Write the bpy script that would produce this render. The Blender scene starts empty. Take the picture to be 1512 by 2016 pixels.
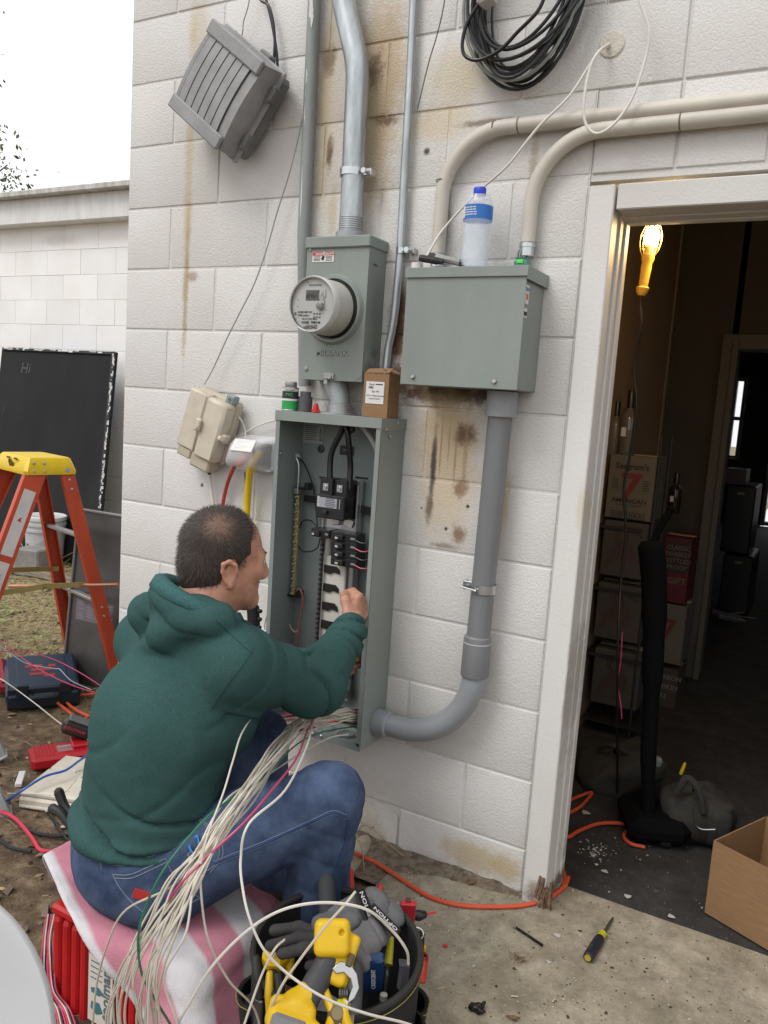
import bpy, math, random
import numpy as np
from mathutils import Vector, Matrix
random.seed(7); RNG = np.random.default_rng(7)
SC = bpy.context.scene; COL = SC.collection
# ---------------------------------------------------------------- camera, sky, sun, exposure
FPX, YAW, PITCH, ROLL = 1606.04, -.503192497, -.132374445, .0670170409
CAM = np.array([2.2613, -2.11678, 1.36005])
_fw = np.array([math.sin(YAW)*math.cos(PITCH), math.cos(YAW)*math.cos(PITCH), math.sin(PITCH)])
_r0 = np.array([math.cos(YAW), -math.sin(YAW), 0.]); _u0 = np.cross(_r0, _fw)
_rt = _r0*math.cos(ROLL)+_u0*math.sin(ROLL); _up = -_r0*math.sin(ROLL)+_u0*math.cos(ROLL)
cd = bpy.data.cameras.new('camera'); cam = bpy.data.objects.new('camera', cd); COL.objects.link(cam)
cd.sensor_fit = 'HORIZONTAL'; cd.sensor_width = 36; cd.lens = FPX/1512*36
cd.clip_start = .02; cd.clip_end = 1000
cam.matrix_world = Matrix(((_rt[0], _up[0], -_fw[0], CAM[0]), (_rt[1], _up[1], -_fw[1], CAM[1]), (_rt[2], _up[2], -_fw[2], CAM[2]), (0, 0, 0, 1)))
SC.camera = cam
SUN_EL, SUN_AZ = math.radians(52), math.radians(215)     # soft overcast sun from the camera side, upper left
w = bpy.data.worlds.new('World'); SC.world = w; w.use_nodes = True
nt = w.node_tree; nt.nodes.clear()
out = nt.nodes.new('ShaderNodeOutputWorld'); bg = nt.nodes.new('ShaderNodeBackground'); sky = nt.nodes.new('ShaderNodeTexSky')
hs = nt.nodes.new('ShaderNodeHueSaturation'); hs.inputs['Saturation'].default_value = .12
sky.sky_type = 'NISHITA'; sky.sun_disc = False; sky.sun_elevation = SUN_EL; sky.sun_rotation = SUN_AZ
sky.air_density = 1.0; sky.dust_density = 6.0; sky.ozone_density = 1.0
cl = nt.nodes.new('ShaderNodeMix'); cl.data_type = 'RGBA'; cl.inputs[0].default_value = .8; cl.inputs[7].default_value = (12.2, 12.2, 12.5, 1)   # an even bright cloud layer veils the blue
nt.links.new(sky.outputs[0], hs.inputs['Color']); nt.links.new(hs.outputs[0], cl.inputs[6]); nt.links.new(cl.outputs[2], bg.inputs[0]); bg.inputs[1].default_value = .115
nt.links.new(bg.outputs[0], out.inputs[0])
sl = bpy.data.lights.new('sun', 'SUN'); sl.energy = 1.45; sl.angle = math.radians(24); sl.color = (1, .97, .93)
so = bpy.data.objects.new('sun', sl); COL.objects.link(so); so.location = (0, -6, 8)
so.rotation_euler = (math.radians(90)-SUN_EL, 0, -math.radians(205)+math.pi)
SC.view_settings.view_transform = 'Standard'; SC.view_settings.look = 'None'
SC.view_settings.exposure = .0; SC.view_settings.gamma = 1; SC.view_settings.use_curve_mapping = False
SC.cycles.use_denoising = True; SC.cycles.max_bounces = 8; SC.cycles.diffuse_bounces = 4; SC.cycles.transparent_max_bounces = 12
SC.cycles.caustics_reflective = False; SC.cycles.caustics_refractive = False; SC.cycles.sample_clamp_indirect = 6
# ---------------------------------------------------------------- survey helpers: a sight line met with a plane of the place
V3 = lambda *a: np.array(a, float)
def _ray(px, py): return _rt*(px-756)/FPX-_up*(py-1008)/FPX+_fw
def PY(px, py, y=0.): d = _ray(px, py); return CAM+d*(y-CAM[1])/d[1]
def PZ(px, py, z=0.): d = _ray(px, py); return CAM+d*(z-CAM[2])/d[2]
def PX(px, py, x=0.): d = _ray(px, py); return CAM+d*(x-CAM[0])/d[0]
def unit(v): v = np.asarray(v, float); return v/np.linalg.norm(v)
# ---------------------------------------------------------------- materials
MATS = {}
def _n(nt, t, **kw):
    n = nt.nodes.new(t)
    for k, v in kw.items():
        if k[0] == 'i' and k[1:].isdigit(): n.inputs[int(k[1:])].default_value = v
        elif k in n.inputs.keys() if hasattr(n.inputs, 'keys') else False: n.inputs[k].default_value = v
        else: setattr(n, k, v)
    return n
def c4(c): return (c[0], c[1], c[2], 1)
def mat(name, col, rough=.5, metal=0., var=.08, vscale=8., bump=0., bscale=120., col2=None, spec=.5, trans=0., emit=None, estr=0., alpha=1., coat=0., sheen=0., vdetail=4., ior=1.45, stretch=None, bdist=.01):
    """Procedural principled material: two tones mixed by noise, fine relief by noise."""
    if name in MATS: return MATS[name]
    m = bpy.data.materials.new(name); m.use_nodes = True; nt = m.node_tree; b = nt.nodes['Principled BSDF']; L = nt.links
    tc = _n(nt, 'ShaderNodeTexCoord'); src = tc.outputs['Object']
    if stretch:
        mp = _n(nt, 'ShaderNodeMapping'); mp.inputs['Scale'].default_value = stretch; L.new(src, mp.inputs[0]); src = mp.outputs[0]
    nz = _n(nt, 'ShaderNodeTexNoise'); nz.inputs['Scale'].default_value = vscale; nz.inputs['Detail'].default_value = vdetail; nz.inputs['Roughness'].default_value = .62
    L.new(src, nz.inputs['Vector'])
    rp = _n(nt, 'ShaderNodeValToRGB'); L.new(nz.outputs['Fac'], rp.inputs[0])
    c2 = col2 if col2 else [min(1, x*(1+var)) for x in col]; c1 = col if col2 else [x*(1-var) for x in col]
    rp.color_ramp.elements[0].position = .34; rp.color_ramp.elements[1].position = .66
    rp.color_ramp.elements[0].color = c4(c1); rp.color_ramp.elements[1].color = c4(c2)
    L.new(rp.outputs[0], b.inputs['Base Color'])
    b.inputs['Roughness'].default_value = rough; b.inputs['Metallic'].default_value = metal; b.inputs['Specular IOR Level'].default_value = spec
    b.inputs['Transmission Weight'].default_value = trans; b.inputs['IOR'].default_value = ior; b.inputs['Alpha'].default_value = alpha
    b.inputs['Coat Weight'].default_value = coat; b.inputs['Sheen Weight'].default_value = sheen
    if emit: b.inputs['Emission Color'].default_value = c4(emit); b.inputs['Emission Strength'].default_value = estr
    if not trans and not metal > .5:
        mr = _n(nt, 'ShaderNodeMapRange'); mr.inputs[3].default_value = max(0, rough-.1); mr.inputs[4].default_value = min(1, rough+.1)
        L.new(nz.outputs['Fac'], mr.inputs[0]); L.new(mr.outputs[0], b.inputs['Roughness'])
    if bump:
        nb = _n(nt, 'ShaderNodeTexNoise'); nb.inputs['Scale'].default_value = bscale; nb.inputs['Detail'].default_value = 3; L.new(src, nb.inputs['Vector'])
        bp = _n(nt, 'ShaderNodeBump'); bp.inputs['Strength'].default_value = bump; bp.inputs['Distance'].default_value = bdist
        L.new(nb.outputs['Fac'], bp.inputs['Height']); L.new(bp.outputs[0], b.inputs['Normal'])
    MATS[name] = m; return m
# ---------------------------------------------------------------- geometry
class G:
    def __init__(s): s.v = []; s.f = []; s.m = []; s.n = 0
    def add(s, v, f, mi=0):
        v = np.asarray(v, float).reshape(-1, 3); s.v.append(v); k = s.n
        s.f.extend([tuple(int(i)+k for i in q) for q in f]); s.m.extend([mi]*len(f)); s.n += len(v); return s
    def box(s, c, sz, R=None, b=0., mi=0):
        """chamfered box: centre, full sizes, 3x3 matrix whose columns are its axes"""
        h = np.asarray(sz, float)/2; c = np.asarray(c, float); b = min(b, h.min()*.9)
        if b <= 0:
            v = np.array([[x, y, z] for x in (-1, 1) for y in (-1, 1) for z in (-1, 1)])*h
            f = [(0, 1, 3, 2), (4, 6, 7, 5), (0, 4, 5, 1), (2, 3, 7, 6), (0, 2, 6, 4), (1, 5, 7, 3)]
        else:
            v = []; ix = {}
            for x in (-1, 1):
                for y in (-1, 1):
                    for z in (-1, 1):
                        for a in range(3):
                            p = np.array([x, y, z])*(h-b); p[a] += (x, y, z)[a]*b; ix[(x, y, z, a)] = len(v); v.append(p)
            f = []
            for a in range(3):
                o1, o2 = (a+1) % 3, (a+2) % 3
                for sg in (-1, 1):
                    q = []
                    for (i, j) in ((-1, -1), (1, -1), (1, 1), (-1, 1)):
                        k = [0, 0, 0]; k[a] = sg; k[o1] = i; k[o2] = j; q.append(ix[(*k, a)])
                    f.append(tuple(q) if sg > 0 else tuple(q[::-1]))
                for i in (-1, 1):
                    for j in (-1, 1):
                        k0 = [0, 0, 0]; k1 = [0, 0, 0]; k0[a] = -1; k1[a] = 1; k0[o1] = k1[o1] = i; k0[o2] = k1[o2] = j
                        q = (ix[(*k0, o1)], ix[(*k1, o1)], ix[(*k1, o2)], ix[(*k0, o2)])
                        f.append(q if i*j < 0 else q[::-1])
            for x in (-1, 1):
                for y in (-1, 1):
                    for z in (-1, 1):
                        q = tuple(ix[(x, y, z, a)] for a in range(3)); f.append(q if x*y*z > 0 else q[::-1])
            v = np.array(v)
        if R is not None: v = v@np.asarray(R, float).T
        return s.add(v+c, f, mi)
    def tube(s, path, r, n=8, closed=False, mi=0, caps=True, flat=None):
        """round tube along a path; r may vary per point; flat=(axis, factor) squeezes it"""
        P = np.asarray(path, float); k = len(P); r = np.broadcast_to(np.asarray(r, float), (k,))
        T = np.empty_like(P)
        if closed: T = np.roll(P, -1, 0)-np.roll(P, 1, 0)
        else: T[1:-1] = P[2:]-P[:-2]; T[0] = P[1]-P[0]; T[-1] = P[-1]-P[-2]
        T /= np.maximum(np.linalg.norm(T, axis=1, keepdims=True), 1e-9)
        a = np.array([0, 0, 1.]) if abs(T[0][2]) < .9 else np.array([1., 0, 0])
        u = np.cross(T[0], a); u /= np.linalg.norm(u); vs = []; th = np.linspace(0, 2*np.pi, n, endpoint=False)
        for i in range(k):
            u = u-T[i]*(u@T[i]); u /= np.linalg.norm(u); w = np.cross(T[i], u)
            vs.append(P[i]+r[i]*(np.cos(th)[:, None]*u+np.sin(th)[:, None]*w))
        f = []
        for i in range(k if closed else k-1):
            A = i*n; B = ((i+1) % k)*n
            for j in range(n): f.append((A+j, A+(j+1) % n, B+(j+1) % n, B+j))
        if caps and not closed: f.append(tuple(range(n))[::-1]); f.append(tuple((k-1)*n+j for j in range(n)))
        return s.add(np.concatenate(vs), f, mi)
    def lathe(s, prof, n=20, o=(0, 0, 0), ax=(0, 0, 1), mi=0, caps=True, mis=None):
        """profile [(radius, height)] turned about axis ax through o"""
        ax = unit(ax); a = np.array([1., 0, 0]) if abs(ax[0]) < .9 else np.array([0, 1., 0]); u = unit(np.cross(ax, a)); w = np.cross(ax, u)
        th = np.linspace(0, 2*np.pi, n, endpoint=False); ring = np.cos(th)[:, None]*u+np.sin(th)[:, None]*w
        vs = np.concatenate([np.asarray(o, float)+ax*h+ring*rr for rr, h in prof]); k0 = s.n
        for i in range(len(prof)-1):
            pass
        f = []; mm = []
        for i in range(len(prof)-1):
            for j in range(n): f.append((i*n+j, i*n+(j+1) % n, (i+1)*n+(j+1) % n, (i+1)*n+j)); mm.append(mis[i] if mis else mi)
        if caps:
            f.append(tuple(range(n))[::-1]); mm.append(mis[0] if mis else mi); f.append(tuple((len(prof)-1)*n+j for j in range(n))); mm.append(mis[-1] if mis else mi)
        s.add(vs, f, mi); s.m[-len(f):] = mm; return s
    def prism(s, poly, o, ex, ey, d, mi=0):
        """polygon [(a,b)] in the plane o + a*ex + b*ey, extruded by vector d"""
        o = np.asarray(o, float); ex = np.asarray(ex, float); ey = np.asarray(ey, float); d = np.asarray(d, float)
        p = np.array([o+a*ex+b*ey for a, b in poly]); n = len(p)
        f = [tuple(range(n)), tuple(n+i for i in range(n))[::-1]]+[(i, i+n, (i+1) % n+n, (i+1) % n) for i in range(n)]
        if np.dot(np.cross(ex, ey), d) > 0: f = [q[::-1] for q in f]
        return s.add(np.concatenate([p, p+d]), f, mi)
    def grid(s, A, mi=0, closed_u=False, flip=False):
        """A: (nu, nv, 3) array of points"""
        nu, nv = A.shape[:2]; f = []
        for i in range(nu if closed_u else nu-1):
            a = i*nv; b = ((i+1) % nu)*nv
            for j in range(nv-1):
                q = (a+j, b+j, b+j+1, a+j+1); f.append(q[::-1] if flip else q)
        return s.add(A.reshape(-1, 3), f, mi)
    def ball(s, c, r, n=12, mi=0, R=None):
        r = np.broadcast_to(np.asarray(r, float), (3,)); th = np.linspace(0, np.pi, n//2+1)[1:-1]; ph = np.linspace(0, 2*np.pi, n, endpoint=False)
        v = [[0, 0, 1]]+[[math.sin(t)*math.cos(p), math.sin(t)*math.sin(p), math.cos(t)] for t in th for p in ph]+[[0, 0, -1]]
        k = len(th); f = [(0, 1+j, 1+(j+1) % n) for j in range(n)]
        for i in range(k-1): f += [(1+i*n+j, 1+(i+1)*n+j, 1+(i+1)*n+(j+1) % n, 1+i*n+(j+1) % n) for j in range(n)]
        f += [(1+(k-1)*n+j, 1+k*n, 1+(k-1)*n+(j+1) % n) for j in range(n)]
        v = np.array(v)*r
        if R is not None: v = v@np.asarray(R).T
        return s.add(v+np.asarray(c, float), f, mi)
    def mesh(s, name, off=(0, 0, 0), ang=35, mats=()):
        me = bpy.data.meshes.new(name); V = np.concatenate(s.v)-np.asarray(off, float)
        me.from_pydata(V.tolist(), [], s.f)
        for m in mats: me.materials.append(m)
        if len(mats) > 1: me.polygons.foreach_set('material_index', s.m)
        if ang:
            me.polygons.foreach_set('use_smooth', [True]*len(s.f)); me.set_sharp_from_angle(angle=math.radians(ang))
        me.update(); return me
ROOT = {}
def thing(name, label, cat, loc=(0, 0, 0), group=None, kind=None):
    o = bpy.data.objects.new(name, None); COL.objects.link(o); o.location = loc; o.empty_display_size = .05
    o['label'] = label; o['category'] = cat; ROOT[o.name] = np.asarray(loc, float)
    if group: o['group'] = group
    if kind: o['kind'] = kind
    return o
def world_off(o):
    p = np.zeros(3)
    while o is not None: p = p+np.array(o.location); o = o.parent
    return p
def part(name, g, mats, parent=None, ang=35, bevel=0., label=None, kind=None, off=None, solid=0.):
    """one mesh object; its geometry is given in world coordinates (or in the parent's when off is zero)"""
    if not isinstance(mats, (list, tuple)): mats = [mats]
    o = bpy.data.objects.new(name, g.mesh(name, world_off(parent) if off is None else off, ang, mats)); COL.objects.link(o); o.parent = parent
    if bevel:
        b = o.modifiers.new('bevel', 'BEVEL'); b.width = bevel; b.segments = 2; b.limit_method = 'ANGLE'; b.angle_limit = math.radians(40)
    if solid:
        b = o.modifiers.new('solid', 'SOLIDIFY'); b.thickness = solid; b.offset = 0
    if label: o['label'] = label
    if kind: o['kind'] = kind
    return o
def single(name, g, mats, label, cat, group=None, ang=35, bevel=0., kind=None, solid=0.):
    """a thing that is one mesh, its origin at its base"""
    V = np.concatenate(g.v); c = (V.min(0)+V.max(0))/2; c[2] = V[:, 2].min()
    o = part(name, g, mats, None, ang, bevel, off=c, solid=solid); o.location = c; o['label'] = label; o['category'] = cat
    if group: o['group'] = group
    if kind: o['kind'] = kind
    return o
def structure(name, g, mats, ang=35, bevel=0., kind='structure'):
    o = part(name, g, mats, None, ang, bevel); o['kind'] = kind; return o
def copy_thing(root, loc, label=None, rot=None):
    r = root.copy(); COL.objects.link(r); r.location = loc
    if rot is not None: r.rotation_euler = rot
    if label: r['label'] = label
    for ch in root.children:
        c = ch.copy(); COL.objects.link(c); c.parent = r
        for gc in ch.children:
            d = gc.copy(); COL.objects.link(d); d.parent = c
    return r
def spline(pts, n=8, closed=False):
    """Catmull-Rom through the points (centripetal-like), n samples a span"""
    P = np.asarray(pts, float)
    if closed: Q = np.concatenate([P[-1:], P, P[:2]])
    else: Q = np.concatenate([2*P[:1]-P[1:2], P, 2*P[-1:]-P[-2:-1]])
    out = []; t = np.linspace(0, 1, n, endpoint=False)[:, None]
    for i in range(1, len(Q)-2):
        a, b, c, d = Q[i-1:i+3]
        out.append(.5*((2*b)+(-a+c)*t+(2*a-5*b+4*c-d)*t**2+(-a+3*b-3*c+d)*t**3))
    if not closed: out.append(P[-1:])
    return np.concatenate(out)
def rounded(pts, rad, n=8):
    """polyline with its corners rounded to radius rad (conduit bends)"""
    P = [np.asarray(p, float) for p in pts]; out = [P[0]]
    for i in range(1, len(P)-1):
        a = unit(P[i-1]-P[i]); b = unit(P[i+1]-P[i]); ang = math.acos(max(-1, min(1, a@b))); d = rad/math.tan(ang/2)
        d = min(d, np.linalg.norm(P[i-1]-P[i])*.49 if i > 1 else np.linalg.norm(P[i-1]-P[i])*.95, np.linalg.norm(P[i+1]-P[i])*.95)
        rr = d*math.tan(ang/2); c = P[i]+unit(a+b)*rr/math.sin(ang/2); p0 = P[i]+a*d-c; p1 = P[i]+b*d-c; sw = math.pi-ang
        for k in range(n+1):
            t = k/n; out.append(c+(math.sin((1-t)*sw)*p0+math.sin(t*sw)*p1)/math.sin(sw))
    out.append(P[-1]); return np.array(out)
_fc = None
def lettering(body, o, ex, ey, size, m, parent, name='lettering', lift=.0006, ax='LEFT', ext=.0002, bold=False, sx=1., label=None):
    """flat raised letters: baseline origin o, writing direction ex, up ey"""
    cu = bpy.data.curves.new('txt', 'FONT'); cu.body = body; cu.size = size; cu.align_x = ax; cu.extrude = ext; cu.resolution_u = 2
    if bold: cu.offset = size*.022
    ob = bpy.data.objects.new('txt', cu); me0 = ob.to_mesh(); V = np.array([v.co for v in me0.vertices]).reshape(-1, 3); F = [tuple(p.vertices) for p in me0.polygons]
    ob.to_mesh_clear(); bpy.data.objects.remove(ob); bpy.data.curves.remove(cu)
    ex = unit(ex); ey = np.asarray(ey, float); ey = unit(ey-ex*(ey@ex)); nz = np.cross(ex, ey)
    g = G(); g.add(np.asarray(o, float)+V[:, :1]*sx*ex+V[:, 1:2]*ey+(V[:, 2:3]+lift+ext)*nz, F)
    return part(name, g, m, parent, 0, label=label)
def decal(o, ex, ey, w, h, m, parent, name='label', lift=.0005, t=.0004, lab=None):
    """a thin sticker centred at o"""
    ex = unit(ex); ey = np.asarray(ey, float); ey = unit(ey-ex*(ey@ex)); nz = np.cross(ex, ey)
    g = G(); g.box(np.asarray(o, float)+nz*(lift+t/2), (w, h, t), np.stack([ex, ey, nz], 1)); return part(name, g, m, parent, 0, label=lab)
def frame_of(z, x=(1, 0, 0)):
    z = unit(z); x = np.asarray(x, float); x = unit(x-z*(x@z)); return np.stack([x, np.cross(z, x), z], 1)
X_, Y_, Z_ = V3(1, 0, 0), V3(0, 1, 0), V3(0, 0, 1)
# ---------------------------------------------------------------- painted block wall and its stains
B = .2032; Z0 = .136
def paint_material(name, base, blobs, seed=0., bump=.3):
    m = bpy.data.materials.new(name); m.use_nodes = True; nt = m.node_tree; L = nt.links; b = nt.nodes['Principled BSDF']
    geo = _n(nt, 'ShaderNodeNewGeometry'); pos = geo.outputs['Position']
    oi = _n(nt, 'ShaderNodeObjectInfo')
    n1 = _n(nt, 'ShaderNodeTexNoise'); n1.inputs['Scale'].default_value = 2.2; n1.inputs['Detail'].default_value = 6; L.new(pos, n1.inputs['Vector'])
    r1 = _n(nt, 'ShaderNodeValToRGB'); L.new(n1.outputs['Fac'], r1.inputs[0])
    r1.color_ramp.elements[0].position = .3; r1.color_ramp.elements[1].position = .7
    r1.color_ramp.elements[0].color = c4([base[0]*.89, base[1]*.875, base[2]*.84]); r1.color_ramp.elements[1].color = c4(base)
    col = r1.outputs[0]
    # per block tint
    mr = _n(nt, 'ShaderNodeMapRange'); mr.inputs[3].default_value = .945; mr.inputs[4].default_value = 1.035; L.new(oi.outputs['Random'], mr.inputs[0])
    mu = _n(nt, 'ShaderNodeMix', data_type='RGBA', blend_type='MULTIPLY'); mu.inputs[0].default_value = 1; L.new(col, mu.inputs[6]); L.new(mr.outputs[0], mu.inputs[7]); col = mu.outputs[2]
    # ragged edges for the stains
    n2 = _n(nt, 'ShaderNodeTexNoise'); n2.inputs['Scale'].default_value = 38; n2.inputs['Detail'].default_value = 9; n2.inputs['Roughness'].default_value = .8; L.new(pos, n2.inputs['Vector'])
    n3 = _n(nt, 'ShaderNodeTexNoise'); n3.inputs['Scale'].default_value = 7; n3.inputs['Detail'].default_value = 3; L.new(pos, n3.inputs['Vector'])
    ad = _n(nt, 'ShaderNodeMath', operation='MULTIPLY_ADD'); L.new(n2.outputs['Fac'], ad.inputs[0]); ad.inputs[1].default_value = 1.5; L.new(n3.outputs['Fac'], ad.inputs[2])
    for (cx, cz, sx, sz, color, st, rag) in blobs:
        mp = _n(nt, 'ShaderNodeMapping', vector_type='POINT'); mp.inputs['Location'].default_value = (-cx/sx, 0, -cz/sz); mp.inputs['Scale'].default_value = (1/sx, 0, 1/sz); L.new(pos, mp.inputs[0])
        ln = _n(nt, 'ShaderNodeVectorMath', operation='LENGTH'); L.new(mp.outputs[0], ln.inputs[0])
        k = _n(nt, 'ShaderNodeMath', operation='MULTIPLY_ADD'); L.new(ad.outputs[0], k.inputs[0]); rag = rag*1.45; k.inputs[1].default_value = rag; L.new(ln.outputs['Value'], k.inputs[2])
        mm = _n(nt, 'ShaderNodeMapRange', interpolation_type='SMOOTHSTEP'); mm.inputs[1].default_value = 1.0+rag*1.25; mm.inputs[2].default_value = .25+rag*1.25; mm.inputs[3].default_value = 0; mm.inputs[4].default_value = st; L.new(k.outputs[0], mm.inputs[0])
        mx = _n(nt, 'ShaderNodeMix', data_type='RGBA'); L.new(mm.outputs[0], mx.inputs[0]); L.new(col, mx.inputs[6]); mx.inputs[7].default_value = c4(color); col = mx.outputs[2]
    # specks of dirt in the pits
    n4 = _n(nt, 'ShaderNodeTexNoise'); n4.inputs['Scale'].default_value = 95; n4.inputs['Detail'].default_value = 2; L.new(pos, n4.inputs['Vector'])
    m4 = _n(nt, 'ShaderNodeMapRange'); m4.inputs[1].default_value = .70; m4.inputs[2].default_value = .78; m4.inputs[3].default_value = 0; m4.inputs[4].default_value = .4; L.new(n4.outputs['Fac'], m4.inputs[0])
    mx = _n(nt, 'ShaderNodeMix', data_type='RGBA'); L.new(m4.outputs[0], mx.inputs[0]); L.new(col, mx.inputs[6]); mx.inputs[7].default_value = (.33, .31, .28, 1); col = mx.outputs[2]
    L.new(col, b.inputs['Base Color']); b.inputs['Roughness'].default_value = .62; b.inputs['Specular IOR Level'].default_value = .3
    nb = _n(nt, 'ShaderNodeTexNoise'); nb.inputs['Scale'].default_value = 170; nb.inputs['Detail'].default_value = 4; L.new(pos, nb.inputs['Vector'])
    nv = _n(nt, 'ShaderNodeTexVoronoi'); nv.inputs['Scale'].default_value = 110; L.new(pos, nv.inputs['Vector'])
    s1 = _n(nt, 'ShaderNodeMapRange'); s1.inputs[1].default_value = .36; s1.inputs[2].default_value = .52; L.new(nb.outputs['Fac'], s1.inputs[0])
    s2 = _n(nt, 'ShaderNodeMath', operation='MULTIPLY_ADD'); L.new(nv.outputs['Distance'], s2.inputs[0]); s2.inputs[1].default_value = .5; L.new(s1.outputs[0], s2.inputs[2])
    bp = _n(nt, 'ShaderNodeBump'); bp.inputs['Strength'].default_value = bump; bp.inputs['Distance'].default_value = .004; L.new(s2.outputs[0], bp.inputs['Height']); L.new(bp.outputs[0], b.inputs['Normal'])
    return m
TAN, BRN, BLK, YEL = (.46, .36, .24), (.13, .075, .04), (.05, .045, .04), (.50, .42, .26)
def bl(px, py, sx, sz, c, st, rag=.5): p = PY(px, py); return (p[0], p[2], sx*1.15, sz*1.15, c, min(1, st*1.2), rag)
stains = [bl(372, 330, .022, .62, YEL, .55, .5), bl(366, 560, .014, .30, (.36, .27, .15), .6, .6), bl(378, 545, .03, .02, (.25, .13, .06), .5, .5), bl(392, 60, .05, .14, YEL, .4),
    bl(735, 190, .12, .42, (.50, .41, .28), .75, .5), bl(650, 200, .06, .5, (.52, .45, .34), .5, .5), bl(745, 190, .09, .30, TAN, .75, .5), bl(738, 140, .035, .07, BRN, .7, .9), bl(765, 235, .05, .025, BRN, .75, .9), bl(640, 210, .03, .35, YEL, .6, .6), bl(648, 120, .025, .05, BRN, .6, .8), bl(648, 300, .018, .06, BRN, .75, .8), bl(655, 420, .02, .10, YEL, .5),
    bl(900, 150, .12, .10, (.58, .50, .33), .55, .4), bl(860, 240, .14, .06, (.55, .46, .3), .5), bl(840, 298, .012, .012, BLK, .8, .3), bl(960, 240, .10, .012, BRN, .6, .6), bl(880, 420, .016, .14, BLK, .45, .7), bl(1045, 380, .014, .18, (.35, .27, .17), .5, .8),
    bl(785, 640, .035, .16, BRN, .85, .6), bl(790, 740, .06, .05, BRN, .8, .7),
    bl(880, 768, .24, .05, BRN, 1., .6), bl(890, 775, .20, .04, (.07, .04, .025), .9, .8), bl(880, 850, .13, .13, (.50, .38, .22), .75, .45), bl(880, 950, .12, .20, (.55, .44, .29), .65, .4), bl(917, 855, .040, .036, BRN, .75, .9), bl(907, 962, .024, .034, (.22, .12, .06), .7, .9), bl(902, 1052, .028, .03, (.22, .12, .06), .7, .9), bl(868, 880, .004, .10, (.3, .2, .1), .6, .5), bl(884, 870, .003, .08, (.3, .2, .1), .5, .5), bl(896, 900, .004, .12, (.3, .2, .1), .5, .5), bl(915, 905, .008, .14, (.36, .25, .14), .5, .6), bl(853, 915, .011, .15, (.09, .08, .07), .85, .5), bl(845, 1000, .016, .05, (.16, .13, .10), .7, .6), bl(876, 1075, .05, .012, BRN, .5, .8), bl(878, 1041, .007, .007, BLK, .9, .2), bl(921, 997, .007, .007, BLK, .9, .2), bl(830, 1000, .004, .004, BLK, .8, .2),
    bl(990, 990, .025, .13, (.50, .40, .22), .6, .6), bl(925, 1680, .11, .05, (.47, .37, .2), .6, .6), bl(1000, 1710, .06, .05, (.45, .35, .18), .6, .6), bl(800, 1720, .35, .10, (.33, .28, .21), .6, .5), bl(860, 1760, .4, .035, (.18, .14, .09), .8, .6),
    bl(1022, 1765, .045, .03, (.06, .045, .03), .9, .8), bl(720, 1660, .10, .12, (.40, .34, .25), .6, .5), bl(436, 1045, .008, .04, (.3, .27, .22), .6, .6), bl(398, 955, .009, .009, BLK, .8, .3), bl(870, 560, .25, .02, (.5, .44, .34), .3), bl(700, 1400, .5, .03, (.45, .4, .33), .25), bl(560, 1500, .5, .2, (.42, .37, .3), .35)]
PAINT = paint_material('painted_block', (.67, .662, .648), stains)
TRIM = paint_material('painted_trim', (.66, .655, .64), [(1.69, .03, .09, .05, (.10, .07, .045), .9, .9), (1.72, .12, .02, .06, (.2, .16, .12), .7, .9), (1.66, .05, .03, .03, (.35, .3, .24), .8, .8), (1.66, 1.934, .05, .006, (.2, .18, .15), .5, .6), (1.70, .60, .01, .25, (.3, .27, .22), .5, .9), (1.69, 1.12, .015, .08, (.55, .48, .3), .5, .6)], bump=.12)
def block_mesh(L, h, name='block'):
    g = G(); x0, z0 = L/2-.003, h/2-.003; c = .007; y1 = .0013; yb = .03
    ring = lambda dx, dz, y: [(-x0+dx, y, -z0+dz), (x0-dx, y, -z0+dz), (x0-dx, y, z0-dz), (-x0+dx, y, z0-dz)]
    v = ring(c, c, 0)+ring(c*.35, c*.35, y1)+ring(0, 0, .0042)+ring(0, 0, yb)
    f = [(0, 1, 2, 3)]
    for k in range(3):
        for i in range(4): f.append((k*4+i, k*4+4+i, k*4+4+(i+1) % 4, k*4+(i+1) % 4))
    f.append((15, 14, 13, 12)); g.add(v, f); me = g.mesh(name, ang=30, mats=[PAINT]); return me
wall = thing('block_wall', 'white painted concrete block wall carrying the electrical boxes', 'wall', (0, 0, 0))
BM = {}
def put_block(x0, x1, z0, h=B, parent=wall, y=0., Rz=0.):
    k = (round(x1-x0, 3), round(h, 3))
    if k not in BM: BM[k] = block_mesh(*k)
    o = bpy.data.objects.new('block', BM[k]); COL.objects.link(o); o.parent = parent
    o.location = ((x0+x1)/2, y+random.uniform(-.0008, .0012), z0+h/2); o.rotation_euler = (random.uniform(-.002, .002), random.uniform(-.0015, .0015), random.uniform(-.0015, .0015))
XD = 4*2*B
for c in range(0, 15):
    z = Z0+(c-1)*B; off = 0 if c % 2 == 0 else B
    xs = [0.]+[off+i*2*B for i in range(9) if off+i*2*B > .01]
    xmax = XD if c < 10 else 3.25
    if c == 10: xs = [x for x in xs if x <= XD]+[XD+B*i for i in range(1, 9)]
    xs = sorted({round(x, 4) for x in xs if x < xmax-.05})+[xmax]
    for a, b in zip(xs[:-1], xs[1:]):
        if c == 0 and abs(a-4*B) < .05: continue      # the block the old pipe was broken through is built below
        put_block(a, b, z)
g = G()
g.box((XD/2, .0660, 1.38), (XD-.002, .1235, 3.22), mi=0); g.box(((XD+3.25)/2, .0675, 2.47), (3.25-XD, .122, 1.04))
g.box((2.95, .0675, .86), (.6, .122, 2.18))
part('mortar', g, PAINT, wall, 0)
g = G(); g.box((.07, 5.1, 1.38), (.14, 9.9, 3.2)); part('return_wall', g, PAINT, wall, 0)
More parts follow.
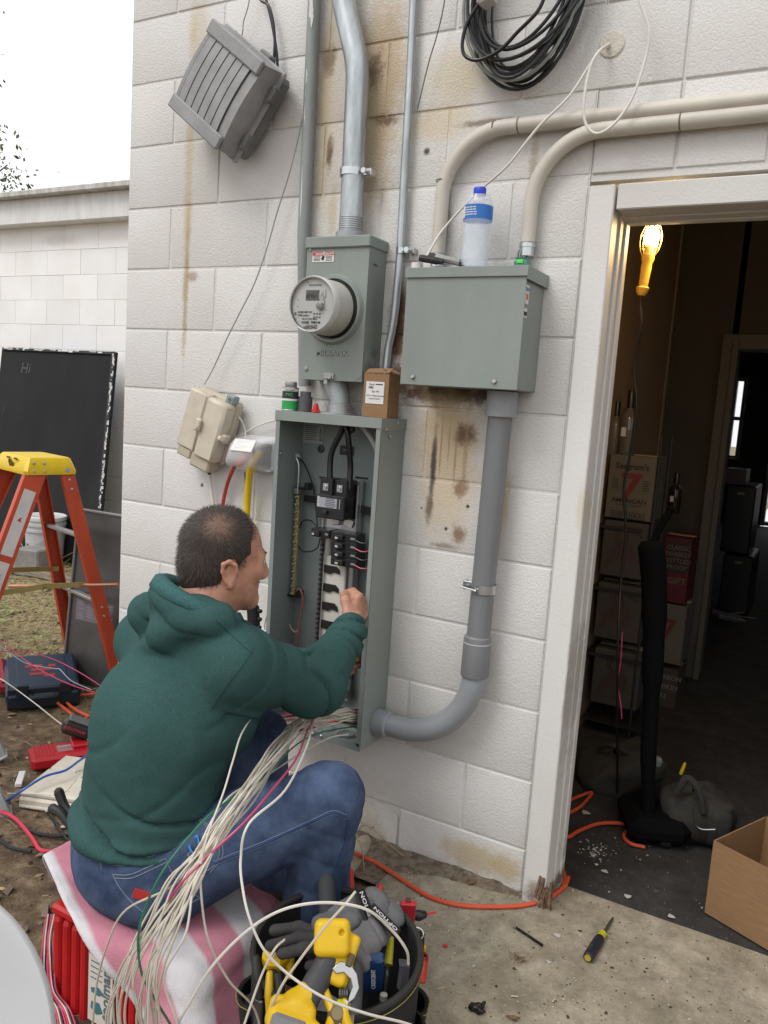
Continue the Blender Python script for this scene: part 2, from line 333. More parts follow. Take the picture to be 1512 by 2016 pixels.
# block with the broken hole round the old pipe
hp = PY(728, 1652); g = G(); x0, x1, z0, z1 = 4*B+.0035, 6*B-.0035, Z0-B+.0035, Z0-.0035
n = 22; an = np.linspace(0, 2*np.pi, n, endpoint=False); rag = RNG.uniform(.85, 1.25, n)
inner = np.stack([hp[0]+.047*np.cos(an)*rag, np.full(n, .001), hp[2]-.002+.040*np.sin(an)*rag], 1); deep = inner.copy(); deep[:, 1] = .05; deep[:, 0] = hp[0]+(deep[:, 0]-hp[0])*.9
outer = []
for a in an:
    dx, dz = math.cos(a), math.sin(a); t = min(((x1-hp[0])/dx if dx > 0 else (x0-hp[0])/dx) if abs(dx) > 1e-6 else 9, ((z1-hp[2])/dz if dz > 0 else (z0-hp[2])/dz) if abs(dz) > 1e-6 else 9); outer.append([hp[0]+dx*t, 0, hp[2]+dz*t])
V = np.concatenate([np.array(outer), inner, deep]); F = []
for i in range(n): j = (i+1) % n; F += [(i, n+i, n+j, j), (n+i, 2*n+i, 2*n+j, n+j)]
F.append(tuple(2*n+i for i in range(n))); g.add(V, [q[::-1] for q in F]); part('block', g, [PAINT], wall, 25)
# ---------------------------------------------------------------- door frame
fr = G(); xo, xi, zt = XD+.006, 1.697, 1.934
fr.box(((xo+xi)/2, .052, zt/2-.01), (xi-xo, .144, zt+.02), b=.003)
fr.box((xi+.0025, .088, .925), (.005, .072, 1.89), b=.001)
fr.box((xi+.0075, .108, .922), (.005, .032, 1.885), b=.001)
part('door_jamb', fr, TRIM, wall, 30)
g = G(); g.box((2.345, .052, (zt+1.872)/2), (3.0-xi-.02, .143, zt-1.872), b=.003); g.box((2.345, .088, 1.8695), (3.0-xi-.02, .07, .005), b=.001); g.box((2.345, .108, 1.8645), (3.0-xi-.02, .03, .005), b=.001)
part('door_head', g, TRIM, wall, 30)
g = G(); g.box((2.66, .052, .93), (.065, .144, 1.86), b=.003); part('door_jamb', g, TRIM, wall, 30)
# splintered foot of the jamb
g = G()
for i in range(14):
    x = 1.69+RNG.uniform(-.02, .03); z = RNG.uniform(-.01, .03); h = RNG.uniform(.03, .08); g.box((x, -.022+RNG.uniform(-.004, .004), z+h/2), (RNG.uniform(.003, .009), .004, h), frame_of((RNG.uniform(-.2, .2), RNG.uniform(-.1, .1), 1)))
part('rotten_wood', g, mat('rot_wood', (.16, .10, .06), .9, var=.5, vscale=60, bump=.4), wall, 0, label='splintered brown rotten wood at the foot of the jamb')
# ---------------------------------------------------------------- dirt yard, slab, floor
def fnoise(x, y, seed=0, oct=4, sc=1.):
    """cheap smooth value noise on arrays"""
    r = np.zeros_like(x); a = 1.
    for o in range(oct):
        f = sc*2**o; xi = np.floor(x*f).astype(int); yi = np.floor(y*f).astype(int); u = x*f-xi; v = y*f-yi; u = u*u*(3-2*u); v = v*v*(3-2*v)
        h = lambda i, j: ((np.sin(i*127.1+j*311.7+seed*74.7+o*19.3)*43758.5453) % 1.0)
        r += a*((h(xi, yi)*(1-u)+h(xi+1, yi)*u)*(1-v)+(h(xi, yi+1)*(1-u)+h(xi+1, yi+1)*u)*v-.5); a *= .5
    return r
def dirt_z(x, y):
    x = np.asarray(x, float); y = np.asarray(y, float)
    return -.035+.035*fnoise(x, y, 3, 5, 1.6)+.012*fnoise(x, y, 8, 3, 14)-.0*x
def ground_material():
    m = bpy.data.materials.new('dirt'); m.use_nodes = True; nt = m.node_tree; L = nt.links; b = nt.nodes['Principled BSDF']
    geo = _n(nt, 'ShaderNodeNewGeometry'); pos = geo.outputs['Position']
    def nz(s, d=6, r=.65): n = _n(nt, 'ShaderNodeTexNoise'); n.inputs['Scale'].default_value = s; n.inputs['Detail'].default_value = d; n.inputs['Roughness'].default_value = r; L.new(pos, n.inputs['Vector']); return n.outputs['Fac']
    def ramp(f, els):
        r = _n(nt, 'ShaderNodeValToRGB'); L.new(f, r.inputs[0]); e = r.color_ramp.elements
        while len(e) < len(els): e.new(.5)
        for i, (p, c) in enumerate(els): e[i].position = p; e[i].color = c4(c)
        return r.outputs[0]
    soil = ramp(nz(18), [(.3, (.045, .028, .016)), (.46, (.105, .068, .04)), (.58, (.17, .12, .072)), (.7, (.26, .20, .13))])
    straw = ramp(nz(40, 8), [(.35, (.10, .075, .032)), (.5, (.25, .20, .095)), (.65, (.40, .34, .18))])
    sep = _n(nt, 'ShaderNodeSeparateXYZ'); L.new(pos, sep.inputs[0])
    mr = _n(nt, 'ShaderNodeMapRange'); mr.inputs[1].default_value = .1; mr.inputs[2].default_value = 1.1; L.new(sep.outputs[1], mr.inputs[0])
    k = _n(nt, 'ShaderNodeMath', operation='MULTIPLY_ADD'); L.new(nz(3), k.inputs[0]); k.inputs[1].default_value = 1.4; k.inputs[2].default_value = -.7
    a = _n(nt, 'ShaderNodeMath', operation='ADD', use_clamp=True); L.new(k.outputs[0], a.inputs[0]); L.new(mr.outputs[0], a.inputs[1])
    mx = _n(nt, 'ShaderNodeMix', data_type='RGBA'); L.new(a.outputs[0], mx.inputs[0]); L.new(soil, mx.inputs[6]); L.new(straw, mx.inputs[7])
    L.new(mx.outputs[2], b.inputs['Base Color']); b.inputs['Roughness'].default_value = .95
    bp = _n(nt, 'ShaderNodeBump'); bp.inputs['Strength'].default_value = .8; bp.inputs['Distance'].default_value = .012; L.new(nz(90, 5), bp.inputs['Height']); L.new(bp.outputs[0], b.inputs['Normal'])
    return m
DIRT = ground_material()
def sheet(xs, ys, zf):
    A = np.stack(np.meshgrid(xs, ys, indexing='ij'), -1); return np.concatenate([A, zf(A[..., 0], A[..., 1])[..., None]], -1)
g = G(); g.grid(sheet(np.concatenate([[-60, -20, -10, -7], np.arange(-5, 1.26, .045), [1.262]]), np.concatenate([[-40, -12, -6, -4], np.arange(-3, 3.2, .045), [5, 12, 60]]), dirt_z))
g.grid(sheet(np.array([1.262, 2.5, 4, 8, 60]), np.array([-40, -12, -6, -4, -2.6, -1.5, -.1, .1]), lambda x, y: np.full_like(x, -.10)))
structure('ground', g, DIRT, 60)
def concrete_material(name, cols, bump=.35):
    m = bpy.data.materials.new(name); m.use_nodes = True; nt = m.node_tree; L = nt.links; b = nt.nodes['Principled BSDF']
    geo = _n(nt, 'ShaderNodeNewGeometry'); pos = geo.outputs['Position']
    def nz(s, d=6, r=.65): n = _n(nt, 'ShaderNodeTexNoise'); n.inputs['Scale'].default_value = s; n.inputs['Detail'].default_value = d; n.inputs['Roughness'].default_value = r; L.new(pos, n.inputs['Vector']); return n.outputs['Fac']
    r = _n(nt, 'ShaderNodeValToRGB'); L.new(nz(9, 9, .78), r.inputs[0]); e = r.color_ramp.elements; e.new(.5); e.new(.5)
    for i, (p, c) in enumerate(zip((.3, .45, .56, .7), cols)): e[i].position = p; e[i].color = c4(c)
    sp = _n(nt, 'ShaderNodeMapRange'); sp.inputs[1].default_value = .68; sp.inputs[2].default_value = .74; L.new(nz(150, 2), sp.inputs[0])
    mx = _n(nt, 'ShaderNodeMix', data_type='RGBA'); L.new(sp.outputs[0], mx.inputs[0]); L.new(r.outputs[0], mx.inputs[6]); mx.inputs[7].default_value = c4([min(.7, c*1.9) for c in cols[3]])
    sq = _n(nt, 'ShaderNodeMapRange'); sq.inputs[1].default_value = .60; sq.inputs[2].default_value = .70; sq.inputs[4].default_value = .7; L.new(nz(70, 5), sq.inputs[0])
    my = _n(nt, 'ShaderNodeMix', data_type='RGBA'); L.new(sq.outputs[0], my.inputs[0]); L.new(mx.outputs[2], my.inputs[6]); my.inputs[7].default_value = c4([c*.55 for c in cols[0]])
    # damp dark patches
    pt = _n(nt, 'ShaderNodeMapRange'); pt.inputs[1].default_value = .50; pt.inputs[2].default_value = .66; pt.inputs[4].default_value = .55; L.new(nz(3.2, 5, .7), pt.inputs[0])
    mz = _n(nt, 'ShaderNodeMix', data_type='RGBA'); L.new(pt.outputs[0], mz.inputs[0]); L.new(my.outputs[2], mz.inputs[6]); mz.inputs[7].default_value = c4(cols[0])
    L.new(mz.outputs[2], b.inputs['Base Color']); b.inputs['Roughness'].default_value = .9
    bp = _n(nt, 'ShaderNodeBump'); bp.inputs['Strength'].default_value = bump; bp.inputs['Distance'].default_value = .004; L.new(nz(110, 5), bp.inputs['Height']); L.new(bp.outputs[0], b.inputs['Normal'])
    return m
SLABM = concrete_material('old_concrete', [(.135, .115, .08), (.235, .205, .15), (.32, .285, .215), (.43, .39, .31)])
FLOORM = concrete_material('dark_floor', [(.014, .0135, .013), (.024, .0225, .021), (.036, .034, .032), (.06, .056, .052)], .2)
ys = np.concatenate([np.linspace(-2.6, .06, 54), [.125]]); xs = np.concatenate([[1.25], np.linspace(1.262, 2.9, 34)])
A = sheet(xs, ys, lambda x, y: .0025*fnoise(x, y, 5, 3, 4)); A[0, :, 2] = -.004; A[0, :, 0] += .014*fnoise(ys*1., ys*0, 2, 4, 6)
dn = A[:1].copy(); dn[..., 2] = -.14; far = A[:, -1:].copy(); far[..., 2] = -.03
A = np.concatenate([dn, A], 0); g = G(); g.grid(A); structure('slab', g, SLABM, 50)
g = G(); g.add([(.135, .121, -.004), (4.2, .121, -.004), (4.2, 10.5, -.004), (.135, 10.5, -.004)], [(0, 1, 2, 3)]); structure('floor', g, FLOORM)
# soil spill along the foot of the wall over the slab
def spill(x, y):
    e = np.clip((-y)/(.02+.16*np.clip((1.62-x)/.4, 0, 1)), 0, 1); e2 = np.clip((x-.9)/.1, 0, 1)
    return np.where(e < 1, .02*(1-e)**2, 0)-.006+.012*fnoise(x, y, 4, 4, 20)*(1-e)+.002
g = G(); g.grid(sheet(np.arange(.95, 1.66, .012), np.arange(-.19, .004, .009), spill)); structure('soil_spill', g, mat('soil', (.16, .125, .09), .95, var=.5, vscale=50, bump=.7, bscale=200, vdetail=8), 60)
# ---------------------------------------------------------------- straw, leaves, pebbles
def in_view(p, pad=60):
    d = p-CAM; z = d@_fw; x = 756+FPX*(d@_rt)/z; y = 1008-FPX*(d@_up)/z
    return (z > .2) & (x > -pad) & (x < 1512+pad) & (y > -pad) & (y < 2016+pad)
def scatter(n, x0, x1, y0, y1, dens=None):
    x = RNG.uniform(x0, x1, n); y = RNG.uniform(y0, y1, n)
    k = np.ones(n, bool) if dens is None else RNG.uniform(0, 1, n) < dens(x, y)
    x, y = x[k], y[k]; p = np.stack([x, y, dirt_z(x, y)], 1); return p[in_view(p, 120)]
def blades(P, L0, L1, wd, up, g, mis):
    for p in P:
        a = RNG.uniform(0, 6.283); l = RNG.uniform(L0, L1); u = RNG.uniform(*up); d = V3(math.cos(a)*math.sqrt(max(0, 1-u*u)), math.sin(a)*math.sqrt(max(0, 1-u*u)), u); s = V3(-math.sin(a), math.cos(a), RNG.uniform(-.4, .4))*wd*RNG.uniform(.6, 1.3)
        m = p+d*l*.5+V3(0, 0, l*.06+.002); e = p+d*l+V3(0, 0, .001-(.15*l*u)); g.add([p-s, p+s, m+s*.8, m-s*.8, e], [(0, 1, 2, 3), (3, 2, 4)], int(RNG.choice(mis)))
STR = [mat('straw_pale', (.36, .29, .15), .8, var=.3), mat('straw_tan', (.24, .18, .09), .85, var=.3), mat('straw_brown', (.12, .08, .04), .9, var=.3)]
g = G(); blades(scatter(9000, -4.5, .5, .2, 3, lambda x, y: np.where(y > .35, 1, .35)), .03, .10, .0016, (.0, .35), g, [0, 0, 1, 1, 2])
blades(scatter(1500, -1.5, 1.25, -1.6, .35), .02, .08, .0012, (0, .12), g, [0, 1, 1, 2])
blades(scatter(9000, -4.5, .5, .2, 3, lambda x, y: np.where(y > .35, 1, .35)), .03, .10, .0016, (.0, .35), g, [0, 0, 1, 1, 2])
structure('dry_grass', g, STR, 0, kind='stuff')
GRS = [mat('grass_green', (.10, .16, .03), .6, var=.35), mat('weed_green', (.17, .26, .05), .55, var=.3)]
g = G(); blades(scatter(5200, -4, .2, .35, 3, lambda x, y: np.clip(fnoise(x, y, 9, 3, 1.5)*3-.2, 0, 1)), .02, .07, .002, (.15, .8), g, [0, 1])
for p in scatter(900, -3.4, -.6, .5, 2.6, lambda x, y: np.clip(fnoise(x, y, 21, 2, 1.3)*4-.5, 0, 1)):
    for k in range(5):
        a = RNG.uniform(0, 6.28); s = RNG.uniform(.012, .03); d = V3(math.cos(a), math.sin(a), RNG.uniform(.1, .6)); e = V3(-math.sin(a), math.cos(a), 0)
        q = p+d*s*.4+V3(0, 0, .01); g.add([q, q+d*s*.5+e*s*.35, q+d*s, q+d*s*.5-e*s*.35], [(0, 1, 2, 3)], 1)
structure('weeds', g, GRS, 0, kind='stuff')
PEB = [mat('pebble_grey', (.135, .10, .075), .9, var=.25, bump=.3), mat('pebble_brown', (.13, .095, .065), .9, var=.3, bump=.3), mat('pebble_light', (.19, .15, .11), .9, var=.25, bump=.3)]
g = G()
for p in np.concatenate([scatter(2300, -1.6, .9, -1.1, .35, lambda x, y: np.clip(.35+fnoise(x, y, 31, 3, 2)*1.8, .08, 1)), scatter(800, -3.5, -.5, .3, 2.5)]):
    s = RNG.uniform(.004, .0105)*(1.7 if RNG.uniform() < .08 else 1); R = frame_of(RNG.normal(size=3)); v = np.array([[x, y, z] for x in (-1, 1) for y in (-1, 1) for z in (-1, 1)], float)*RNG.uniform(.55, 1, (8, 3))*V3(1.3, .9, .6)*s
    g.add(v@R.T+p+V3(0, 0, s*.2), [(0, 1, 3, 2), (4, 6, 7, 5), (0, 4, 5, 1), (2, 3, 7, 6), (0, 2, 6, 4), (1, 5, 7, 3)], int(RNG.choice([0, 1, 1, 2])))
structure('gravel', g, PEB, 60, kind='stuff')
LEAF = [mat('leaf_brown', (.17, .10, .05), .8, var=.35), mat('leaf_tan', (.30, .22, .12), .8, var=.3), mat('leaf_pale', (.42, .36, .26), .8, var=.2)]
g = G()
for p in scatter(700, -3.5, 1.2, -1.6, 2.2):
    a = RNG.uniform(0, 6.28); s = RNG.uniform(.01, .028); d = V3(math.cos(a), math.sin(a), RNG.uniform(-.1, .3)); e = V3(-math.sin(a), math.cos(a), RNG.uniform(-.3, .3)); q = p+V3(0, 0, .006)
    g.add([q-d*s, q-d*s*.2+e*s*.45, q+d*s, q-d*s*.1-e*s*.4, q+V3(0, 0, s*.25)], [(0, 1, 4), (1, 2, 4), (2, 3, 4), (3, 0, 4)], int(RNG.choice([0, 0, 1, 1, 2])))
structure('fallen_leaves', g, LEAF, 0, kind='stuff')
# grit and plaster crumbs on slab and floor
CR = [mat('crumb_white', (.42, .40, .37), .8, var=.1), mat('crumb_tan', (.38, .31, .2), .9, var=.2), mat('crumb_dark', (.05, .04, .03), .9, var=.2)]
def crumbs(P, s0, s1, g, mis, fl=.5):
    for p in P:
        s = RNG.uniform(s0, s1)*(1 if RNG.uniform() < .9 else 2); a = RNG.uniform(0, 6.28); R = np.array([[math.cos(a), -math.sin(a), 0], [math.sin(a), math.cos(a), 0], [0, 0, 1]])
        v = np.array([[-1, -1, 0], [1, -.8, 0], [.9, 1, 0], [-.8, .7, 0], [-.5, -.6, fl], [.6, -.5, fl], [.5, .6, fl], [-.5, .4, fl]])*RNG.uniform(.6, 1.1, (8, 3))*s*V3(1.2, .8, 1)
        g.add(v@R.T+p, [(4, 5, 6, 7), (0, 1, 5, 4), (1, 2, 6, 5), (2, 3, 7, 6), (3, 0, 4, 7)], int(RNG.choice(mis)))
P = np.stack([RNG.uniform(1.26, 2.5, 1500), RNG.uniform(-1.0, .12, 1500), np.full(1500, .001)], 1)
g = G(); crumbs(P[in_view(P)], .0012, .0028, g, [0, 1, 1, 2, 2])
P = np.stack([RNG.uniform(1.7, 2.3, 200), RNG.uniform(.14, .9, 200), np.full(200, -.003)], 1); crumbs(P, .0008, .002, g, [0, 1, 1])
P = np.stack([RNG.normal(1.745, .03, 70), RNG.normal(.37, .03, 70), np.full(70, -.003)], 1); crumbs(P, .001, .004, g, [0])
structure('grit', g, CR, 0, kind='stuff')
for k, (px, py, s, lab) in enumerate([(1152, 1600, .020, 'white triangular plaster chip beside the door jamb inside'), (1190, 1716, .013, 'thin white plaster chip lying middle of the dark doorway floor'), (1236, 1766, .014, 'rounded white plaster chip at the threshold left of the screwdriver'), (1322, 1805, .013, 'white plaster chip on the threshold nearest the cardboard carton'), (1098, 1842, .013, 'white plaster chip on the slab between drill bit and screwdriver'), (1080, 1895, .008, 'tiny white chip on the slab below the drill bit')]):
    p = PZ(px, py, 0); a = k*1.3; g = G(); q = [(s*r*math.cos(a+t), s*r*math.sin(a+t)*.8) for t, r in ((0, 1), (1.1, .7), (2.2, .9), (3.4, .6), (4.6, 1.05), (5.5, .7))]
    g.prism(q, p+V3(0, 0, .0005), X_, Y_, V3(0, 0, .0025)); single('plaster_chip', g, CR[0], lab, 'plaster chip', 'plaster chips by the doorway', 0, bevel=.001)
# ---------------------------------------------------------------- neighbour building on the left
YB = 2.65
NB = paint_material('neighbour_paint', (.88, .88, .88), [(-2.4, 2.5, .5, .05, (.45, .42, .38), .35, .6), (-3.6, 2.52, .3, .06, (.5, .47, .42), .35, .6), (-2.7, .2, 1.2, .15, (.45, .42, .36), .4, .5)], bump=.12)
nb = thing('neighbour_building', 'low white block building behind the ladder with an overhanging roof edge', 'building', (-4, YB, 0))
g = G(); g.box((-5.2, YB+.006+2.5, 1.25), (7.2, 5.0, 2.8)); part('wall_body', g, NB, nb, 0)
NBM = {}
for c in range(13):
    z = 2.645-(c+1)*B; off = 0 if c % 2 else B
    for i in range(12):
        x0 = -6.2+off+i*2*B
        if x0 > -1.75: break
        k = 'n'
        if k not in NBM:
            gg = G(); gg.box((0, 0, 0), (2*B-.002, .05, B-.002), b=.0018); NBM[k] = gg.mesh('block', ang=30, mats=[NB])
        o = bpy.data.objects.new('block', NBM[k]); COL.objects.link(o); o.parent = nb; o.location = (x0+B+4, .025+random.uniform(-.001, .001), z+B/2)
g = G(); g.box((-5.2, YB+2.42, 2.74), (7.6, 5.1, .20), b=.004); part('fascia', g, mat('fascia_paint', (.66, .66, .645), .6, var=.1, vscale=3, stretch=(6, 1, 1)), nb)
g = G(); g.box((-5.2, YB+2.40, 2.862), (7.66, 5.22, .045), b=.006)
for i in range(40):
    p = V3(-8.6+i*.18, YB-.211, 2.845); g.lathe([(.006, 0), (.006, .004)], 6, p, (0, -1, 0))
part('coping', g, mat('coping_metal', (.44, .43, .40), .5, var=.25, vscale=4, stretch=(5, 1, 1)), nb)
# big blackboard leaning on the neighbour wall
bt = [PY(6, 697, 2.46), PY(231, 694, 2.46)]; zb = dirt_z(-2.9, 2.0)+.01
BO = V3(-2.83, 2.44, 0); xL, xR = bt[0][0], bt[1][0]; zt_ = bt[1][2]
up_ = unit(V3(-.17, .30, 1.62)); ex_ = X_; H_ = (zt_-zb)/up_[2]; base = V3(xR, 2.46, zt_)-up_*H_; nn = unit(np.cross(ex_, up_))
bd = thing('blackboard', 'large black chalkboard with chipped white edges leaning on the white building', 'blackboard', (base[0]-.7, base[1], zb))
BBM = mat('slate_black', (.012, .012, .014), .75, var=.5, vscale=3, spec=.25, col2=(.020, .021, .023), stretch=(1, 1, .35), bump=.1, bscale=60)
Wd = xR-xL; g = G(); g.box(base-ex_*Wd/2+up_*H_/2, (Wd, .02, H_), np.stack([ex_, -nn, up_], 1), b=.002); part('panel', g, BBM, bd)
g = G(); g.box(base-ex_*.02+up_*H_/2+nn*.017, (.035, .016, H_), np.stack([ex_, -nn, up_], 1), b=.002); g.box(base-ex_*Wd/2+up_*(H_-.012)+nn*.017, (Wd-.045, .016, .022), np.stack([ex_, -nn, up_], 1), b=.002); part('rim', g, mat('black_trim', (.014, .014, .015), .5), bd)
g = G()
for i in range(120):
    t = RNG.uniform(.02, 1); s = RNG.uniform(.006, .03); q = base+up_*H_*t+ex_*(.002-RNG.uniform(0, .02))+nn*.026; g.box(q, (RNG.uniform(.004, .016), .0015, s), np.stack([ex_, -nn, up_], 1))
for i in range(22):
    q = base-ex_*RNG.uniform(.03, Wd)+up_*(H_-RNG.uniform(0, .012))+nn*.026; g.box(q, (RNG.uniform(.02, .08), .0015, RNG.uniform(.006, .02)), np.stack([ex_, -nn, up_], 1))
part('chipped_paint', g, mat('chip_white', (.62, .61, .59), .7), bd, 0, kind='stuff')
CH = mat('chalk', (.075, .075, .078), .9, var=.4, vscale=40)
hp_ = base-ex_*(Wd-.27)+up_*(H_-.21)+nn*.0115
lettering('Hi', hp_, ex_, up_, .13, CH, bd, 'chalk_writing', ext=.0002)
g = G(); q0 = base-ex_*.19+up_*.02+nn*.012; q1 = base-ex_*.09+up_*.24+nn*.012; g.tube([q0, (q0+q1)/2, q1], [.002, .006, .002], 4)
q0 = base-ex_*(Wd-.1)+up_*(H_-.6)+nn*.012; g.tube([q0, q0+up_*.1+ex_*.02], [.002, .005], 4); part('chalk_scratch', g, CH, bd, 0)
# white bucket with lid
bp_ = PZ(88, 1112, -.05); bk = thing('bucket', 'white plastic pail with ribbed rim standing behind the ladder', 'bucket', (bp_[0], bp_[1], -.05))
BW = mat('bucket_white', (.46, .47, .48), .4, var=.12, vscale=5)
g = G(); g.lathe([(.125, 0), (.13, .004), (.143, .27), (.152, .272), (.152, .29), (.146, .292), (.147, .315), (.155, .317), (.155, .335), (.148, .337), (.148, .36)], 28, bp_); part('body', g, BW, bk)
g = G(); g.lathe([(.157, .36), (.158, .385), (.15, .39), (.14, .384), (.0, .384)], 28, bp_); part('lid', g, mat('lid_white', (.58, .59, .59), .4), bk)
g = G(); g.tube(bp_+spline([(-.155, 0, .31), (-.1, -.13, .2), (0, -.175, .15), (.1, -.13, .2), (.155, 0, .31)], 6), .0025, 6); part('handle', g, mat('wire_steel', (.4, .4, .4), .35, 1), bk)
# boards, blocks and rubbish behind the ladder
WG = mat('weathered_wood', (.22, .19, .14), .9, var=.35, vscale=14, stretch=(.4, 6, 6), bump=.3)
p = PZ(110, 1145, -.04); g = G(); g.box(p+V3(.02, 0, .03), (1.3, .09, .05), frame_of((0, .2, 1), (1, .1, 0)), b=.004); single('timber', g, WG, 'grey weathered timber lying on the grass in front of the pail', 'timber', bevel=0)
p = PZ(66, 1132, -.04); g = G(); g.box(p+V3(0, 0, .10), (.19, .19, .2), frame_of((0, .05, 1), (.9, .3, 0)), b=.012); single('concrete_block', g, mat('grey_block', (.24, .23, .215), .9, var=.2, bump=.5), 'grey rough concrete lump on the grass before the pail', 'concrete block')
g = G()
for i in range(16):
    q = PZ(90+RNG.uniform(-25, 45), 1110+RNG.uniform(-10, 10), -.03); d = V3(RNG.normal(), RNG.normal(), RNG.uniform(0, .9)); g.tube([q, q+unit(d)*RNG.uniform(.12, .3)], RNG.uniform(.003, .008), 5)
structure('twig_pile', g, mat('twig', (.17, .12, .075), .9, var=.3), 30, kind='stuff')
# grey steel cover leaning at the wall corner
tl = PX(165, 1002, -.62) if False else PY(165, 1002, .46); bl_ = PZ(163, 1318, -.035)
t0 = V3(-.70, .47, 0)
cv = thing('panel_cover', 'tall dull grey steel cover leaning behind the wall corner', 'metal panel', (-.55, .5, -.03))
CVM = mat('dull_steel', (.135, .13, .125), .42, .6, var=.3, vscale=2.2)
ptl = PY(160, 1000, .52); pbl = PZ(172, 1325, -.03); upv = unit(ptl-V3(ptl[0]-.0, .44, -.03)); exv = unit(V3(1, .10, 0)); exv = unit(exv-upv*(exv@upv)); hh = (ptl[2]+.03)/upv[2]
R_ = np.stack([exv, -np.cross(exv, upv), upv], 1); cpos = ptl+exv*.28-upv*hh/2
g = G(); g.box(cpos, (.56, .022, hh), R_, b=.003); part('sheet', g, CVM, cv)
g = G(); g.box(cpos-exv*.277+np.cross(exv, upv)*.013, (.012, .02, hh), R_, b=.003); g.box(cpos+exv*.277+np.cross(exv, upv)*.013, (.012, .02, hh), R_, b=.003); g.box(cpos+upv*(hh/2-.006)+np.cross(exv, upv)*.013, (.56, .02, .012), R_, b=.003); part('folded_edge', g, mat('bright_edge', (.25, .25, .25), .4, .6), cv)
nq = np.cross(exv, upv); qd = PY(190, 1205, .49); qd = qd+nq*((cpos-qd)@nq+.012)
decal(qd, exv, upv, .22, .10, mat('mauve_label', (.20, .175, .20), .5), cv, 'rating_label')
g = G()
for r in range(8):
    for c in range(4):
        if RNG.uniform() < .85: g.box(qd+nq*.0012+upv*(.038-r*.011)+exv*(-.08+c*.053), (.042*RNG.uniform(.5, 1), .0004, .003), R_)
part('print', g, mat('print_grey', (.32, .30, .31), .6), cv, 0, kind='stuff')
# copper rod across the yard
g = G(); a = PY(26, 1153, .0); g.tube([PY(18, 1154, .34), PY(232, 1151, .34)], .008, 8); single('copper_rod', g, mat('copper', (.55, .27, .16), .35, .8, var=.2), 'long copper coloured ground rod passing level through the ladder', 'rod')
# ---------------------------------------------------------------- tree beyond the roof, a few power lines
tr = thing('tree', 'leafy tree at the left picture edge above the white roof', 'tree', (-9.25, 5.2, -.05))
BK = mat('bark', (.10, .08, .06), .9, var=.3, vscale=20, stretch=(4, 4, .5), bump=.5); tb = V3(-9.45, 5.2, 0)
g = G(); g.tube(tb+spline([(0, 0, -.1), (.03, 0, 1.2), (-.05, .05, 2.4), (.02, 0, 3.6), (.0, .1, 5.2)], 6), np.linspace(.14, .04, 25), 10); LB = []
for i in range(16):
    h = 1.7+i*.24; a = i*2.4; d = V3(math.cos(a), math.sin(a), .45); L = RNG.uniform(.7, 1.25); q = tb+V3(0, 0, h); pp = spline([q, q+d*L*.5, q+d*L+V3(0, 0, .15)], 5); g.tube(pp, np.linspace(.035, .008, len(pp)), 6); LB.append(pp)
part('trunk', g, BK, tr)
g = G()
for pp in LB:
    for k in range(170):
        c = pp[RNG.integers(3, len(pp))]+RNG.normal(size=3)*V3(.24, .24, .2); a = RNG.normal(size=3); d = unit(a); e = unit(np.cross(d, RNG.normal(size=3))); s = RNG.uniform(.03, .055); g.add([c-d*s, c+e*s*.5, c+d*s, c-e*s*.5], [(0, 1, 2, 3)], int(RNG.integers(0, 2)))
part('crown', g, [mat('leaf_dark', (.045, .075, .02), .6, var=.4), mat('leaf_mid', (.07, .10, .03), .6, var=.4)], tr, 0)
sb = thing('shrub', 'small leafy treetop peeking over the white roof edge', 'shrub', (-7.2, 9.4, -.05))
q = PY(8, 385, 9.4); q2 = PY(108, 384, 9.4)
g = G(); g.tube([(q[0], 9.4, -.1), q-V3(0, 0, .4), q], [.08, .04, .01], 6); g.tube([(q[0], 9.4, 2.2), q2], [.03, .008], 5); part('trunk', g, BK, sb)
g = G()
for cc, n, sp in ((q, 150, .28), (q+V3(-.5, 0, .3), 150, .3), (q2, 22, .1)):
    for k in range(n):
        c = cc+RNG.normal(size=3)*sp*V3(1, 1, .6); d = unit(RNG.normal(size=3)); e = unit(np.cross(d, RNG.normal(size=3))); s = RNG.uniform(.03, .06); g.add([c-d*s, c+e*s*.5, c+d*s, c-e*s*.5], [(0, 1, 2, 3)], int(RNG.integers(0, 2)))
part('crown', g, [MATS['leaf_dark'], MATS['leaf_mid']], sb, 0)
PLM = mat('line_grey', (.35, .35, .36), .7)
for k, (a, b_) in enumerate((((0, 228), (250, 330)), ((0, 262), (250, 350)))):
    g = G(); p0 = PY(a[0], a[1], 25); p1 = PY(b_[0], b_[1], 25); d = p1-p0; P = np.array([p0+d*t-V3(0, 0, .6*(4*(t-.5)**2*-1+1)*.3) for t in np.linspace(-1.2, 3, 24)]); g.tube(P, .006, 5)
    single('power_line', g, PLM, ['upper thin power line crossing the white sky', 'lower thin power line crossing the white sky'][k], 'power line', 'power lines in the sky')
